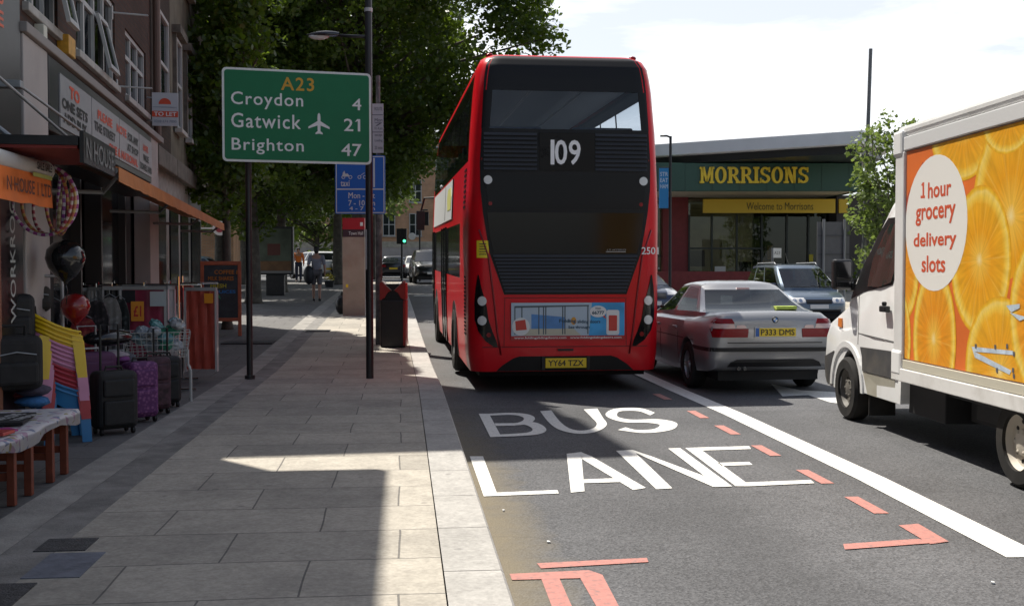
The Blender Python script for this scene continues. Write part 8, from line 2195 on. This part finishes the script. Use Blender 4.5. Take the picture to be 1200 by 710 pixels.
def person(label, loc, rz, top_c, bot_c, hair_c, long_sleeve, shorts, stride=.25, arm=.12, bag=None, h=1.7):
    t = thing("person", label, "person", loc, rz)
    t.scale = (h / 1.7,) * 3
    def leg(s, f):
        hip = (s * .095, 0, .90); knee = (s * .10, f * .5 - .03 + .02, .49); ank = (s * .10, f, .09 + max(0, f) * .06); toe = (s * .115, f - .13, .035)
        return hip, knee, ank, toe
    lp, rp = leg(-1, stride), leg(1, -stride)
    def armp(s, f):
        sh = (s * .19, 0, 1.40); el = (s * .25, f * .5 + .04, 1.12); wr = (s * .25, f - .03, .88); hd = (s * .245, f - .06, .80)
        return sh, el, wr, hd
    la, ra_ = armp(-1, -arm), armp(1, arm)
    P = [(0, 0, .93), (0, 0, 1.15), (0, 0, 1.36), (0, -.0, 1.47), (0, -.015, 1.56), (0, -.02, 1.63)]
    E = [(0, 1), (1, 2), (2, 3), (3, 4), (4, 5)]; Rr = [(.15, .11), (.135, .10), (.16, .10), .055, (.078, .092), (.07, .085)]
    for L_p in (lp, rp):
        b0 = len(P); P += list(L_p); E += [(0, b0), (b0, b0 + 1), (b0 + 1, b0 + 2), (b0 + 2, b0 + 3)]; Rr += [.085, .058, .042, .035]
    for A_p in (la, ra_):
        b0 = len(P); P += list(A_p); E += [(2, b0), (b0, b0 + 1), (b0 + 1, b0 + 2), (b0 + 2, b0 + 3)]; Rr += [.055, .04, .03, .032]
    skin_mesh("body", P, E, Rr, SKINM, t)
    P = [(0, 0, .90), (0, 0, 1.14), (0, 0, 1.37), (0, 0, 1.43)]; E = [(0, 1), (1, 2), (2, 3)]; Rr = [(.175, .13), (.16, .125), (.185, .12), (.075, .075)]
    for A_p in (la, ra_):
        b0 = len(P); e_ = A_p[1] if not long_sleeve else A_p[2]
        P += [A_p[0], A_p[1]] + ([A_p[2]] if long_sleeve else []); E += [(2, b0), (b0, b0 + 1)] + ([(b0 + 1, b0 + 2)] if long_sleeve else []); Rr += [.075, .06] + ([.045] if long_sleeve else [])
    skin_mesh("top", P, E, Rr, mat("cloth_" + "%.2f%.2f%.2f" % top_c, top_c, .85, var=.15), t)
    P = [(0, 0, .93)]; E = []; Rr = [(.165, .125)]
    for L_p in (lp, rp):
        b0 = len(P); P += [L_p[0], L_p[1]] + ([] if shorts else [L_p[2]]); E += [(0, b0), (b0, b0 + 1)] + ([] if shorts else [(b0 + 1, b0 + 2)]); Rr += [.105, .085] + ([] if shorts else [.06])
    skin_mesh("shorts" if shorts else "trousers", P, E, Rr, mat("cloth_" + "%.2f%.2f%.2f" % bot_c, bot_c, .85), t)
    mb = MB(); mb.ball((0, .012, 1.645), .088, .1, .085, 14, 8); mb.ball((0, .05, 1.58), .075, .07, .09, 12, 7); mb.build("hair", mat("hair_dark", hair_c, .7), t, smooth=True)
    for L_p in (lp, rp):
        mb = MB(); mb.ball((L_p[2][0], L_p[2][1] - .06, .045), .05, .14, .045, 10, 6); mb.build("shoe", BLACK, t, smooth=True)
    mb = MB(); mb.ball((0, -.115, 1.60), .014, .02, .02, 8, 5); mb.ball((-.03, -.098, 1.62), .01, .01, .007, 6, 4); mb.ball((.03, -.098, 1.62), .01, .01, .007, 6, 4); mb.build("face", SKINM, t)
    return t
x, y = at(371, 34.3); person("person in pale grey shirt and shorts walking away with a dark bag", (x, y, zg(y) + .09), R(180), (.20, .21, .25), (.10, .10, .11), (.012, .010, .01), False, True, .12, .1)
o = MB(); o.ball((0, 0, 0), .17, .2, .3, 14, 9); o.tube([(-.05, 0, .25), (.04, 0, .42), (.16, 0, .30)], .014); o = o.build("shoulder_bag", mat("dark_bag", (.012, .013, .018), .6), smooth=True); bx, by = at(362, 34.2); o.location = (bx, by, zg(by) + .09 + .82); tag(o, "large dark bag hanging at the hip of the walking person", "bag")
x, y = at(350, 54); person("person in bright orange top and dark trousers walking towards the camera", (x, y, zg(y) + .09), R(5), (.60, .16, .03), (.02, .025, .05), (.25, .2, .16), True, False, .15, .1)
